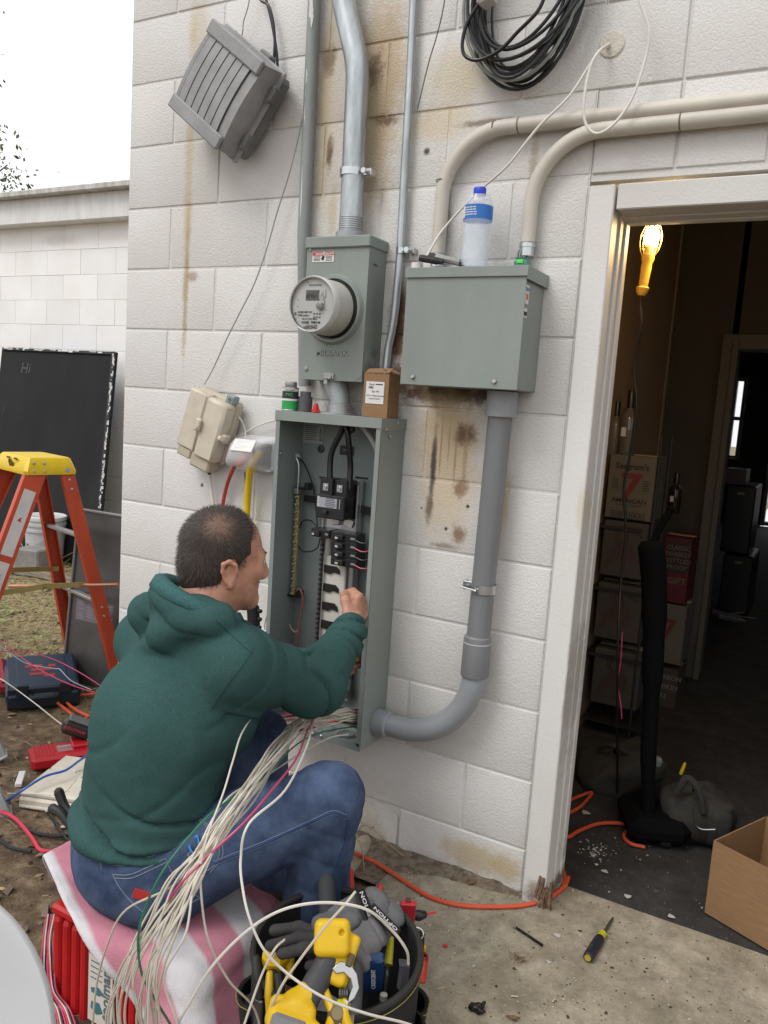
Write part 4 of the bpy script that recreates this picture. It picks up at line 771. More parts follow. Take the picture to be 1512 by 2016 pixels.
# meter socket ---------------------------------------------------
mx0, mx1, mz0, mz1, md = .838, 1.049, 1.415, 1.817, .099; mcx = (mx0+mx1)/2
ms = thing('meter_socket', 'tall grey steel meter box with a round glass electric meter', 'meter box', (mcx, -.05, mz0))
g = G(); R0 = .100; mzc = 1.617; gx = mcx-.002
# front with round opening
n = 48; an = np.linspace(0, 2*np.pi, n, endpoint=False); o_ = []
for a in an:
    dx, dz = math.cos(a), math.sin(a); t = min((mx1-gx)/dx if dx > 1e-6 else ((mx0-gx)/dx if dx < -1e-6 else 9), (mz1-mzc)/dz if dz > 1e-6 else ((mz0-mzc)/dz if dz < -1e-6 else 9)); o_.append((gx+dx*t, -md, mzc+dz*t))
ri = [(gx+R0*math.cos(a), -md, mzc+R0*math.sin(a)) for a in an]; rj = [(gx+(R0-.006)*math.cos(a), -md-.012, mzc+(R0-.006)*math.sin(a)) for a in an]; rk = [(gx+(R0-.014)*math.cos(a), -md-.012, mzc+(R0-.014)*math.sin(a)) for a in an]; rl = [(gx+(R0-.016)*math.cos(a), -md+.02, mzc+(R0-.016)*math.sin(a)) for a in an]
g.add(o_+ri+rj+rk+rl, [(k*n+i, (k+1)*n+i, (k+1)*n+(i+1) % n, k*n+(i+1) % n)[::-1] for k in range(4) for i in range(n)])
part('cover', g, ENA, ms, 30)
g = G(); g.box((mcx, -.049, (mz0+mz1)/2), (mx1-mx0-.0006, .0965, mz1-mz0-.0006)); part('case', g, ENA, ms, 30)
g = G(); g.box((mcx, -.053, mz1-.012), (mx1-mx0+.008, .108, .032), b=.003); part('rain_hood', g, ENA, ms, 30)
g = G(); g.lathe([(.0815, .0), (.0815, .018), (.078, .022), (.078, .03)], 36, (gx, -md+.012, mzc), (0, -1, 0)); part('ring', g, mat('dark_ring', (.03, .03, .03), .4), ms)
GLS = mat('meter_glass', (.9, .92, .9), .03, trans=.92, ior=1.12, var=0, alpha=.35)
MB_ = mat('meter_body', (.46, .46, .41), .35, var=.05); mf = -md-.100
g = G(); g.lathe([(.077, .014), (.0775, .04), (.075, .075), (.072, .100)], 40, (gx, -md, mzc), (0, -1, 0)); part('meter_drum', g, MB_, ms)
g = G(); g.lathe([(.0713, 0), (.0713, .0012), (0, .0012)], 40, (gx, mf-.002, mzc), (0, -1, 0)); part('dial_face', g, mat('dial_white', (.60, .60, .57), .35, var=.03), ms)
g = G(); g.lathe([(.0752, -.012), (.078, -.010), (.078, .010), (.0747, .015), (.0716, .013)], 40, (gx, mf, mzc), (0, -1, 0), caps=False); part('rim', g, mat('rim_clear', (.55, .55, .52), .12, var=.05), ms)
g = G(); g.lathe([(.0747, .0145), (.057, .020), (.023, .023), (0, .0235)], 40, (gx, mf, mzc), (0, -1, 0), caps=False); part('glass', g, GLS, ms)
fy = mf-.0034; ff = lambda x, z: V3(gx+x*1.14, fy, mzc+z*1.14)
g = G(); g.box(ff(-.004, .022), (.044, .002, .028), b=.0005); part('display', g, mat('lcd', (.085, .085, .075), .25), ms)
lettering('07421', ff(-.021, .015)-V3(0, .0012, 0), X_, Z_, .018, mat('lcd_digit', (.012, .012, .012), .5), ms, sx=.8)
g = G(); g.lathe([(.011, 0), (.010, .01), (.006, .012), (0, .012)], 16, ff(.022, -.004), (0, -1, 0)); part('reset_knob', g, mat('knob_clear', (.25, .24, .22), .15), ms)
g = G()
for k in range(9): g.tube(spline([ff(.018+RNG.uniform(-.004, .02), .035-k*.004), ff(.028+RNG.uniform(-.008, .008), .022-k*.004), ff(.036+RNG.uniform(-.006, .004), .01-k*.003)], 4), .0012, 5)
part('seal_wire', g, mat('seal_grey', (.32, .32, .30), .3, .5), ms)
for s, x, z, h in (('CL200 240V 3W', -.045, -.020, .0062), ('TYPE I-210+c', -.045, -.028, .0062), ('Kh 7.2 TA30 60Hz', -.03, -.036, .0055), ('OG&E  7080146', -.032, -.045, .0082), ('92875294G', -.026, -.0575, .0085)): lettering(s, ff(x, z), X_, Z_, h*1.14, PRT, ms, bold=True)
g = G()
for k in range(30): g.box(ff(-.016+k*.0013, .046), (.0006*RNG.uniform(.6, 1.8), .0006, .005))
for k in range(26): g.box(ff(-.018+k*.0013, -.0495), (.0006*RNG.uniform(.6, 1.8), .0006, .003))
for x, z in ((-.046, .012), (-.046, -.005), (-.02, .052)): g.box(ff(x, z), (.004, .0006, .0025))
for x in (.0, .008, .016):
    for z in (-.022, -.030): g.box(ff(x+.004, z), (.0065, .0006, .0055))
for z in (-.022, -.036): g.lathe([(.0045, 0), (.0045, .0006)], 12, ff(-.052, z), (0, -1, 0))
part('print', g, mat('print_mid', (.16, .16, .155), .6), ms, 0, kind='stuff')
dz_ = V3(mcx-.048, -md-.0006, mz1-.052); decal(dz_, X_, Z_, .074, .028, WLB, ms, 'warning_label')
decal(dz_+V3(-.018, -.0009, .009), X_, Z_, .036, .009, RED, ms, 'warning_band'); decal(dz_+V3(.0205, -.0009, .009), X_, Z_, .031, .009, RED, ms, 'warning_band')
lettering('DANGER', dz_+V3(-.026, -.0016, .006), X_, Z_, .0075, WLB, ms, bold=True); lettering('PELIGRO', dz_+V3(.008, -.0016, .006), X_, Z_, .0075, WLB, ms, bold=True)
g = G(); g.box(dz_+V3(0, -.0012, -.003), (.007, .0006, .013)); g.tube([dz_+V3(-.006, -.0013, -.006), dz_+V3(.0, -.0013, .002), dz_+V3(.006, -.0013, -.001)], .0015, 5)
for sx in (-.021, .0205):
    for r in range(4): g.box(dz_+V3(sx, -.0012, .001-r*.0036), (.026*RNG.uniform(.75, 1), .0005, .0014))
part('print', g, PRT, ms, 0, kind='stuff')
EMB = mat('enamel_emboss', (.27, .30, .28), .3)
lettering('MILBANK', V3(mcx+.0, -md-.0002, mz0+.072), X_, Z_, .021, EMB, ms, ax='CENTER', ext=.0012, bold=True, sx=1.25)
g = G()
for x, h in ((-.020, .020), (-.010, .030), (.0, .026), (.010, .030), (.020, .020)): g.tube(spline([V3(mcx+x, -md-.0005, mz0+.098), V3(mcx+x*1.1, -md-.0012, mz0+.098+h*.6), V3(mcx+x*1.05+.003, -md-.0005, mz0+.098+h)], 4), .0016, 6)
part('emblem', g, EMB, ms)
g = G(); screw(g, (mx0+.018, -md, mz0+.03), r=.007); screw(g, (mx0+.012, -md, mz1-.03), r=.005)
part('screw', g, EMB, ms)
g = G(); g.box((mcx-.005, -md-.004, mz0+.012), (.036, .008, .02), b=.003); g.lathe([(.006, 0), (.006, .006), (0, .006)], 10, (mcx+.004, -md-.008, mz0+.01), (0, -1, 0)); g.box((mcx-.015, -md-.002, mz0-.002), (.012, .004, .02), b=.001); part('latch', g, mat('latch_steel', (.36, .36, .35), .35, .6), ms)
g = G()
for r in (.020, .029, .037): g.tube([(mx1+.0004, -.048+r*math.cos(t), mz0+.062+r*math.sin(t)) for t in np.linspace(0, 6.283, 28, endpoint=False)], .0009, 4, closed=True)
g.lathe([(.014, 0), (.014, .0012), (0, .0012)], 16, (mx1, -.048, mz0+.062), (1, 0, 0)); part('knockout', g, EMB, ms)
lettering('SOLD', V3(mx1+.0004, -.075, mz1-.075), Y_, Z_, .009, PRT, ms)
# conduit stub between meter and panel
st = thing('conduit_nipple', 'short grey conduit offset and hub joining meter box and open panel', 'conduit fitting', (mcx, -.06, 1.317))
g = G(); g.tube([(mcx-.01, -.055, 1.418), (mcx-.008, -.055, 1.405), (mcx+.012, -.06, 1.365), (mcx+.014, -.06, 1.345)], [.036, .036, .030, .030], 20); part('sleeve', g, GALD, st)
g = G(); g.lathe([(.040, 0), (.040, .02), (.036, .022), (.036, .03), (.031, .032)], 24, (mcx+.014, -.06, 1.319)); g.lathe([(.058, 0), (.058, .004), (.05, .006)], 24, (mcx+.008, -.065, 1.318)); part('hub', g, mat('cast_zinc', (.34, .35, .35), .45, .6, var=.2), st)
# gutter box -----------------------------------------------------
gx0, gx1, gz0, gz1, gd = 1.205, 1.538, 1.413, 1.717, .157
gb = thing('gutter_box', 'large plain grey steel box with overhanging lid left of the door', 'electrical box', ((gx0+gx1)/2, -.08, gz0))
g = G(); g.box(((gx0+gx1)/2, -.077, (gz0+gz1)/2-.006), (gx1-gx0-.012, .153, gz1-gz0-.014), b=.003); part('case', g, ENA, gb, 30)
g = G(); g.box(((gx0+gx1)/2, -gd+.0018, (gz0+gz1)/2-.004), (gx1-gx0, .0035, gz1-gz0-.01)); part('cover', g, ENA, gb, 30, bevel=.0012)
g = G(); g.box(((gx0+gx1)/2, -gd/2-.002, gz1-.001), (gx1-gx0+.008, gd+.006, .004)); g.box(((gx0+gx1)/2, -gd-.0038, gz1-.012), (gx1-gx0+.008, .003, .026)); g.box((gx1+.0028, -gd/2-.003, gz1-.016), (.003, gd, .032)); part('lid', g, ENA, gb, 30, bevel=.001)
g = G(); screw(g, (gx0+.038, -gd, gz0+.022), r=.0065, h=.006); part('screw', g, SCR, gb); g = G(); screw(g, (gx1-.062, -gd, gz0+.02), r=.0065, h=.006); part('screw', g, SCR, gb)
ly = V3(gx1-.0045, -.135, gz1-.066); decal(ly, Y_, Z_, .03, .046, WLB, gb, 'product_label'); decal(ly+V3(.001, .002, -.005), Y_, Z_, .012, .014, mat('orange_print', (.62, .12, .03), .5), gb, 'orange_mark'); decal(ly+V3(.001, -.0, .013), Y_, Z_, .024, .008, mat('blue_print', (.12, .2, .42), .5), gb, 'blue_mark'); decal(ly+V3(0, -.002, -.045), Y_, Z_, .026, .024, WLB, gb, 'barcode_label')
g = G()
for k in range(8): g.box(ly+V3(.0014, -.0105+k*.0027, -.047), (.0004, .0012, .010))
part('print', g, PRT, gb, 0, kind='stuff')
# things standing on the gutter box
gt = gz1+.0015
bx_ = PY(934, 516, -.085); bo = V3(bx_[0], -.085, gt); h = PY(942, 370, -.085)[2]-gt
wb = thing('water_bottle', 'clear plastic water bottle with blue label and cap on the grey box', 'bottle', bo)
PET = mat('pet_plastic', (.80, .85, .90), .10, var=.03, alpha=.30, spec=.9); r = .0365
pr = [(r*.8, 0), (r, .006), (r*.98, .03)]+[(r*(.985+.022*(k % 2)), .035+k*.009) for k in range(9)]+[(r*1.0, .12), (r*1.04, .125), (r*1.04, .165), (r, .172), (r*.82, .19), (r*.5, h-.035), (r*.37, h-.024), (r*.37, h-.018)]
g = G(); g.lathe(pr, 28, bo); part('body', g, PET, wb, 60)
g = G(); g.lathe([(r*.93, .004), (r*.93, .115)], 24, bo); part('water', g, mat('frosted_water', (.72, .80, .88), .2, var=.05, alpha=.38), wb, 60)
g = G(); g.lathe([(r*1.052, .127), (r*1.052, .163)], 28, bo, caps=False); part('label', g, mat('label_blue', (.02, .16, .52), .4, var=.1), wb, 60)
g = G(); g.lathe([(r*.44, h-.020), (r*.46, h-.018), (r*.46, h-.004), (r*.40, h), (0, h)], 20, bo); part('cap', g, mat('cap_blue', (.015, .05, .55), .35), wb)
g = G()
for k in range(16):
    th = math.radians(235+6.5*(k % 4)*2.2+ (0 if k < 8 else 4)); z = .155-.006*(k//4); g.box(bo+V3(math.cos(th)*r*1.056, math.sin(th)*r*1.056, z), (.008, .0006, .0025), frame_of((0, 0, 1), (-math.sin(th), math.cos(th), 0)))
th = math.radians(225); g.box(bo+V3(math.cos(th)*r*1.056, math.sin(th)*r*1.056, .145), (.011, .0006, .03), frame_of((0, 0, 1), (-math.sin(th), math.cos(th), 0))); part('print', g, WLB, wb, 0, kind='stuff')
# pliers lying on the box
pp = lambda px, py, d=0., y=-.135: PY(px, py, y)+V3(0, 0, d)
kp = thing('wire_stripper', 'black and grey gripped wire strippers lying on the grey box', 'pliers', (PY(870, 508, -.13)[0], -.13, gt))
HG = mat('handle_grey', (.28, .28, .27), .5); zt3 = gt+.012
ha = [PY(826, 508, -.15), PY(845, 511, -.145), PY(872, 516, -.14)]; hb = [PY(846, 504, -.13), PY(870, 509, -.13), PY(905, 517, -.12)]
for q in ha+hb: q[2] = max(q[2], gt+.009)
g = G(); g.tube(spline(ha, 5), [.008]+[.0095]*8+[.007]*2, 10); g.tube(spline(hb[:2], 5), .0095, 10); part('grip', g, mat('grip_black', (.02, .02, .02), .6), kp)
g = G(); g.tube(spline([hb[0]*.45+hb[1]*.55, hb[1], hb[2]], 5), .0097, 10); part('grip_panel', g, HG, kp)
lettering('KLEIN TOOLS', PY(862, 511, -.142)+V3(0, -.0015, 0), PY(902, 518, -.13)-PY(862, 510, -.13), Z_, .0062, PRT, kp, bold=True)
g = G(); q = PY(908, 518, -.115); q[2] = gt+.008; g.tube([hb[2], q, q+V3(.05, .05, 0)], [.006, .005, .003], 8); part('jaw', g, mat('tool_steel', (.12, .12, .12), .35, .8), kp)
g = G(); q = PY(822, 514, -.11); g.lathe([(.016, 0), (.016, .020), (.009, .020)], 20, (q[0], -.11, gt)); single('tape_roll', g, WLB, 'small white tape roll beside the pliers on the grey box', 'tape roll')
q = PY(1030, 515, -.03); cnr = thing('cable_connector', 'translucent green cable connector where the lower beige pipe meets the box', 'connector', (q[0], -.03, gt)); q = V3(1.480, -.030, gt); BG = PY(1029, 500, -.03); q = V3(BG[0], -.03, gt)
g = G(); g.lathe([(.024, 0), (.024, .008), (.019, .009), (.017, .02)], 18, q); part('base', g, mat('dark_green', (.03, .07, .06), .35), cnr)
g = G(); g.lathe([(.018, .012), (.021, .018), (.021, .03), (.016, .036), (.018, .04)], 18, q); part('ring', g, mat('teal_clear', (.16, .42, .38), .15, trans=.4, var=.05), cnr)
g = G(); g.box(q+V3(.002, -.0215, .029), (.018, .004, .010), b=.001); part('label', g, mat('lime', (.10, .65, .08), .4), cnr)
g = G()
for k in range(7): a = k*.9; g.tube([q+V3(.012*math.cos(a), .012*math.sin(a), .036), q+V3(.013*math.cos(a), .013*math.sin(a), .05), q+V3(.011*math.cos(a+.2), .011*math.sin(a+.2), .062)], [.003, .003, .001], 5)
part('fingers', g, mat('connector_grey', (.22, .27, .27), .3), cnr, kind='stuff')
# PVC conduit from the gutter box to the panel -------------------
pv = thing('pvc_conduit', 'grey plastic conduit dropping from the grey box and curving into the panel', 'conduit', PY(935, 1320, -.05)); py_ = -.058
T0 = V3(PY(988, 790, py_)[0], py_, gz0); Cc = V3(PY(934, 1330, py_)[0], py_, PY(934, 1330, py_)[2]); zb_ = PY(770, 1428, py_)[2]; E0 = V3(1.152, py_, zb_)
rr = .0325; g = G(); g.tube([T0, Cc+V3(0, 0, .02)], rr, 24); part('pipe', g, PVC, pv)
g = G(); g.lathe([(.041, -.068), (.041, -.002), (.038, .0)], 24, T0); part('coupling', g, PVN, pv)
g = G(); cz0 = Cc[2]; g.lathe([(.0385, 0), (.0395, .003), (.0385, .10), (.037, .112), (.033, .116)], 24, (Cc[0], py_, cz0)); part('coupling', g, PVC, pv, label='weathered dark grey lower coupling')
g = G(); bend = rounded([V3(Cc[0], py_, cz0+.02), V3(Cc[0], py_, zb_), E0], .245, 16); g.tube(bend, rr+.001, 24); part('elbow', g, PVN, pv)
g = G(); g.lathe([(.0385, 0), (.040, .002), (.040, .042), (.037, .045), (.034, .046)], 24, E0-V3(.002, 0, 0), (1, 0, 0)); part('coupling', g, PVN, pv)
g = G(); g.lathe([(.0386, .094), (.0394, .096), (.0386, .098)], 24, (Cc[0], py_, cz0), caps=False); part('glue_ring', g, mat('glue_white', (.42, .42, .42), .5), pv)
sp_ = PY(948, 1157, py_); t = strap((T0[0]+(Cc[0]-T0[0])*.55, py_, sp_[2]), rr, -1, 'bright steel strap with a long bolt on the grey plastic conduit', .024)
g = G(); q = V3(sp_[0]-.02, py_-rr-.008, sp_[2]); g.lathe([(.0028, -.03), (.0028, .018), (.006, .018), (.006, .022)], 8, q, (1, 0, -.1)); part('long_bolt', g, ZNC, t)
# flood light ----------------------------------------------------
fc = PY(450, 178, -.09); au = unit(V3(.60, 0, .80)); ac = unit(V3(.80, 0, -.60)); an_ = V3(0, -1, 0); Rf = np.stack([ac, an_*-1, au], 1)
fl = thing('wall_light', 'weathered grey louvred light fixture hanging askew on the wall', 'light fixture', (fc[0], -.05, fc[2]-.15))
FG = mat('fixture_grey', (.27, .27, .272), .6, var=.14, vscale=14, bump=.12, bscale=90); FGD = mat('fixture_dark', (.17, .17, .17), .6, var=.2, vscale=10)
W_, H2 = .268, .284; c_ = V3(fc[0]-.002, -.03, fc[2]-.004)
tl_ = unit(V3(.10, -1, -.06)); 
g = G(); g.box(c_+V3(0, -.012, 0), (W_+.01, .055, H2-.02), Rf, b=.012); part('back_box', g, FGD, fl)
g = G(); g.box(c_+V3(0, -.044, 0), (W_+.028, .012, H2+.012), Rf, b=.004); part('gasket_flange', g, FG, fl)
g = G(); nu = 15; A = []
for i in range(nu):
    v = -1+2*i/(nu-1); bul = .062+.015*(1-v*v); row = []
    for (u, k) in ((-1, 0), (-1, .85), (-.955, 1), (.955, 1), (1, .85), (1, 0)): row.append(c_+ac*u*W_/2*(1-.03*k)+au*v*H2/2*(1-.04*k)+an_*(.045+(bul-.0)*k))
    A.append(row)
A = np.array(A); g.grid(A, flip=True); g.add(A[0], [(0, 1, 2, 3, 4, 5)]); g.add(A[-1], [(5, 4, 3, 2, 1, 0)]); part('cover', g, FG, fl, 35)
for sgn in (-1, 1):
    g = G(); g.box(c_+au*sgn*(H2/2-.022)+an_*(.045+.062+.012), (W_*.93, .016, .042), Rf, b=.004); part('end_bar', g, FG, fl, 35)
for k in range(7):
    u = -.80+k*.245; P = [c_+ac*u*W_/2+au*v*H2/2+an_*(.045+.062+.015*(1-v*v)+.0015) for v in np.linspace(-.74, .74, 14)]; g = G(); g.tube(P, .0014, 5); part('louvre_gap_shade', g, mat('gap_shade', (.03, .03, .03), .8), fl)  # near-black tube stands in for the shade in each gap between louvres
    if k < 6:
        P2 = [c_+ac*(u+.1225)*W_/2+au*v*H2/2+an_*(.045+.062+.015*(1-v*v)) for v in np.linspace(-.74, .74, 14)]; L = []
        for p, v in zip(P2, np.linspace(-.74, .74, 14)): L.append([p-ac*.0158-an_*.001, p-ac*.0155+an_*.003, p+ac*.0150+an_*.0050, p+ac*.0156-an_*.001])
        g = G(); g.grid(np.array(L), flip=True); part('louvre', g, FG, fl, 30)
for k in (-.55, .55):
    g = G(); q = c_+ac*(W_/2+.012)+au*k*H2/2-V3(0, .05, 0); g.box(q, (.014, .03, .05), Rf, b=.004); g.box(q+ac*.006-V3(0, .01, 0), (.012, .01, .034), Rf, b=.002); part('clip', g, FGD, fl)
g = G(); q = c_-ac*(W_/2+.012)+au*.1; g.ball(q+V3(0, -.02, 0), .011, 10); part('knob', g, FGD, fl)
g = G(); g.box(c_+au*(H2/2+.006)+ac*.03-V3(0, .02, 0), (.05, .03, .02), Rf, b=.004); part('hinge', g, FGD, fl)
cy = -.03
def cable(name, pts, r, m, lab, cat, group=None, n=8, s=7):
    g = G(); g.tube(spline([PY(p[0], p[1], p[2] if len(p) > 2 else cy) for p in pts], s), r, n); return single(name, g, m, lab, cat, group)
cable('light_cable', [(500, -40), (512, -2), (528, 10), (537, 40), (541, 80), (540, 110), (538, 138)], .0045, BLKR, 'thick black cable dropping to the grey light fixture', 'cable')
cable('light_cable', [(516, -40), (524, 0), (532, 30), (539, 66), (545, 105), (547, 145)], .0042, BLKR, 'second black cable taped beside the first at the light fixture', 'cable')
cable('loose_wire', [(494, -30), (490, 5), (485, 25), (479, 45), (478, 62), (474, 72), (466, 62), (462, 60)], .0014, mat('wire_dim', (.10, .09, .085), .5), 'thin kinked wire above the grey light fixture', 'wire')
cable('wall_wire', [(606, 190), (596, 230), (585, 280), (570, 340), (545, 420), (525, 490), (500, 560), (470, 620), (445, 670), (420, 725), (402, 757, -.05)], .0022, mat('wire_grey', (.33, .32, .30), .5), 'thin grey wire hanging from the conduit down to the beige box', 'wire')
cable('wall_wire', [(880, -30), (872, 20), (860, 70), (845, 120), (830, 180), (822, 215)], .0017, MATS['wire_dim'], 'thin dark wire left of the black cable coil', 'wire')
WPC = mat('white_cable', (.62, .60, .55), .45, var=.06)
cable('white_cable', [(1200, 86, -.005), (1180, 100, -.05), (1160, 130, -.05), (1120, 190, -.06), (1060, 250, -.07), (1000, 325, -.07), (950, 370, -.05), (905, 415, -.04), (870, 455, -.05), (848, 490, -.08), (838, 508, -.1)], .0034, WPC, 'white cable slanting from the wall hole down behind the water bottle', 'cable')
cable('white_cable', [(1198, 90, -.005), (1176, 105, -.06), (1160, 140, -.07), (1150, 195, -.08), (1152, 240, -.08), (1170, 262, -.08), (1195, 255, -.08), (1225, 225, -.07), (1250, 180, -.06), (1272, 110, -.05), (1278, 60, -.05), (1262, 10, -.05), (1250, -30, -.05)], .0036, WPC, 'white cable looping down over the beige pipes', 'cable')
g = G(); q = PY(1205, 88, 0); g.lathe([(.036, -.002), (.030, .004), (.012, .006), (0, .006)], 14, q, (0, -1, 0)); single('putty_patch', g, mat('putty', (.55, .52, .45), .8, var=.15, vscale=30, bump=.4), 'round cream putty patch on the wall where the white cables enter', 'patch')
# coil of cable --------------------------------------------------
cc = PY(1040, -18, -.05); cl_ = thing('cable_coil', 'big coil of black cable hanging high on the wall', 'cable coil', (cc[0], -.04, cc[2]-.2)); CG = mat('cable_greygreen', (.20, .22, .20), .4, var=.15)
CX = cc[0]
for k in range(17):
    a = RNG.uniform(.118, .165); b_ = RNG.uniform(.155, .225); ox = RNG.uniform(-.018, .022); oz = RNG.uniform(-.02, .02); ph = RNG.uniform(-.35, .35); yy = -.016-.004*k; th = np.linspace(0, 2*np.pi, 44, endpoint=False)
    P = np.stack([CX+ox+a*np.cos(th)+.012*np.sin(2*th+ph*5), yy+.014*np.sin(th+ph*3)+0*th, cc[2]+oz+b_*np.sin(th)+.02*np.cos(th*1.0+ph)], 1); g = G(); g.tube(P, .0046 if k % 6 else .0036, 8, closed=True)
    part('turn', g, CG if k in (4, 9, 12) else BLKR, cl_)
g = G(); g.tube(spline([PY(x, y, -.10) for x, y in ((1080, -30), (1060, 20), (1020, 62), (985, 98), (945, 118), (918, 112), (910, 90), (918, 50), (938, 15), (955, -8), (975, -30))], 7), .0048, 8); part('loose_turn', g, BLKR, cl_)
g = G(); q = PY(960, 2, -.10); g.box(q, (.045, .05, .014), frame_of((-.3, 0, 1), (1, 0, .3)), b=.006); part('tape_tie', g, WLB, cl_)
g = G(); hk = V3(CX, 0, cc[2]+.225); g.tube([hk, hk+V3(0, -.14, .0), hk+V3(0, -.145, .03)], .006, 8); single('wall_hook', g, GALD, 'hook in the wall that carries the black cable coil', 'hook')
# beige network interface box ------------------------------------
nd = thing('telephone_box', 'beige plastic telephone service box hung askew on the wall', 'utility box', PY(410, 830, -.04)); BGP = mat('beige_plastic', (.54, .49, .39), .55, var=.08, vscale=20, bump=.05); BGD = mat('beige_shadow', (.45, .40, .31), .6, var=.1)
nc = PY(412, 838, -.05); th = math.radians(17); eu = V3(math.sin(th), 0, math.cos(th)); er = V3(math.cos(th), 0, -math.sin(th)); Rn = np.stack([er, Y_, eu], 1); at = lambda a, b_, d=0.: nc+er*a*.84+eu*b_*.88+V3(0, -d, 0)
g = G(); g.box(at(.006, 0, -.02), (.172, .034, .216), Rn, b=.008); part('back_plate', g, BGD, nd)
g = G(); g.box(at(-.050, .004, .018), (.086, .046, .198), Rn, b=.007); part('left_door', g, BGP, nd, 40)
g = G(); g.box(at(.052, .0, .022), (.086, .056, .200), Rn, b=.009); part('right_door', g, BGP, nd, 40)
g = G(); g.tube([at(.0, .112, .050), at(.0, .03, .052), at(.012, .02, .058), at(.012, -.01, .058), at(0, -.02, .052), at(.0, -.1, .050)], .003, 6); part('seam', g, BGD, nd)
g = G(); g.box(at(.003, .004, .058), (.022, .012, .04), Rn, b=.003); g.lathe([(.006, 0), (.006, .005), (0, .005)], 10, at(.003, -.006, .063), (0, -1, 0)); part('latch', g, BGP, nd)
g = G(); g.box(at(.108, -.012, .02), (.024, .03, .03), Rn, b=.004); g.lathe([(.009, 0), (.009, .018)], 12, at(.104, -.012, .04), (1, -.4, 0)); part('clasp', g, BGP, nd)
g = G(); g.box(at(-.055, -.125, .01), (.06, .05, .03), Rn, b=.004); g.box(at(.035, -.13, .01), (.085, .055, .05), Rn, b=.006); part('cable_boot', g, BGD, nd)
g = G(); g.box(at(.075, .128, .0), (.035, .03, .03), Rn, b=.004); g.lathe([(.005, 0), (.005, .012)], 8, at(.075, .13, .015), (0, -1, 0)); part('mounting_ear', g, MATS['connector_grey'], nd)
cable('drop_cable', [(411, 905, -.03), (412, 925, -.02), (415, 955, -.02), (419, 985, -.02), (424, 1030, -.02)], .0055, WPC, 'off white cable leaving the bottom of the beige telephone box', 'cable')
g = G()
for z0, z1 in ((912, 922), (926, 934)): g.tube([PY(411.5, z0, -.026), PY(412.5, z1, -.024)], .0059, 8)
single('cable_marking', g, PRT, 'black printed bands on the off white cable under the beige box', 'tape band')
cable('white_cable', [(462, 812, -.03), (474, 826, -.03), (482, 845, -.02), (484, 862, -.03)], .0026, WPC, 'short white wire from the beige box to the outlet cover', 'cable')
cable('white_cable', [(460, 862, -.02), (475, 856, -.02), (500, 842, -.02), (525, 832, -.02), (548, 826, -.03)], .003, WPC, 'white cable running from the outlet area to the panel side', 'cable')
# bubble cover outlet
oc_ = thing('outlet_cover', 'clear bubble cover over a wall outlet with two cords plugged in', 'outlet cover', PY(500, 895, -.04))
q = PY(515, 893, -.0); g = G(); g.box(q+V3(.02, -.012, -.004), (.100, .024, .09), b=.004); g.box(q+V3(.02, -.026, -.05), (.09, .02, .008), b=.002); part('base', g, mat('outlet_grey', (.50, .51, .52), .4), oc_)
g = G(); g.box(q+V3(.022, -.028, .0), (.07, .008, .07), b=.002); part('receptacle', g, mat('outlet_brown', (.09, .07, .06), .4), oc_)
nu, nv = 16, 9; A = np.zeros((nu, nv, 3)); oc0 = q+V3(-.012, -.02, 0)
for i in range(nu):
    for j in range(nv):
        u = -1+2*i/(nu-1); v = -1+2*j/(nv-1); bul = (1-abs(u)**3.2)*(1-abs(v)**4); A[i, j] = oc0+V3(u*.082+.018*v, -.085*bul**.6, v*.056+.010*u*0)
g = G(); g.grid(A); part('bubble', g, mat('clear_bubble', (.90, .91, .93), .08, var=.03, alpha=.42, spec=.9), oc_, 60)
g = G(); g.tube(np.concatenate([A[:, 0], A[-1, 1:]]), .0022, 6); g.tube(np.concatenate([A[0], A[1:, -1]]), .0018, 6); part('bubble_edge', g, mat('edge_clear', (.62, .63, .64), .15), oc_)
g = G(); g.box(oc0+V3(.012, -.075, .028), (.085, .003, .045), frame_of((0, .55, .8)), b=.001); part('paper_sticker', g, WLB, oc_)
g = G(); g.lathe([(.016, 0), (.017, .02), (.008, .045)], 14, oc0+V3(-.01, -.03, -.004), (-.3, -.5, -.8)); single('cord_plug', g, ORC, 'orange plug seen through the clear bubble cover', 'plug')
YCO = mat('extension_cable', (.68, .47, .015), .4, var=.06)
cable('extension_cable', [(480, 900, -.05), (466, 912, -.06), (456, 930, -.05), (447, 955, -.03), (440, 985, -.025), (434, 1030, -.025), (430, 1090, -.025)], .0065, mat('cord_red', (.42, .05, .03), .45), 'red brown cord hanging from the clear outlet cover', 'cord')
cable('extension_cable', [(512, 890, -.06), (503, 902, -.075), (495, 918, -.07), (490, 945, -.05), (487, 985, -.04), (485, 1030, -.04), (483, 1090, -.04)], .0115, YCO, 'thick yellow cord hanging from the clear outlet cover', 'cord', n=12)
cable('thin_wire', [(482, 930, -.01), (483, 960, -.01), (482, 1000, -.01)], .002, BLKR, 'thin dark wire behind the yellow cord', 'wire')
cable('thin_wire', [(524, 1110, -.02), (530, 1150, -.02), (531, 1190, -.015), (522, 1225, -.02), (521, 1240, -.02)], .0022, MATS['wire_grey'], 'thin grey wire on the wall left of the open panel', 'wire')
g = G(); q0, q1 = PY(440, 1237, -.0), PY(534, 1243, -.0); g.box((q0+q1)/2+V3(-.04, -.016, 0), (.30, .032, .045), b=.003); single('white_raceway', g, mat('raceway_white', (.64, .64, .63), .4), 'white plastic trunking on the wall left of the open panel', 'trunking')
g = G(); q = PY(499, 1216, -.28); g.box(q, (.032, .03, .075), frame_of((-.12, 0, 1)), b=.006); 
tp = thing('cord_tap', 'black block with three round studs behind the man\'s chin', 'cord outlet', q); part('body', g, BLKP, tp); 
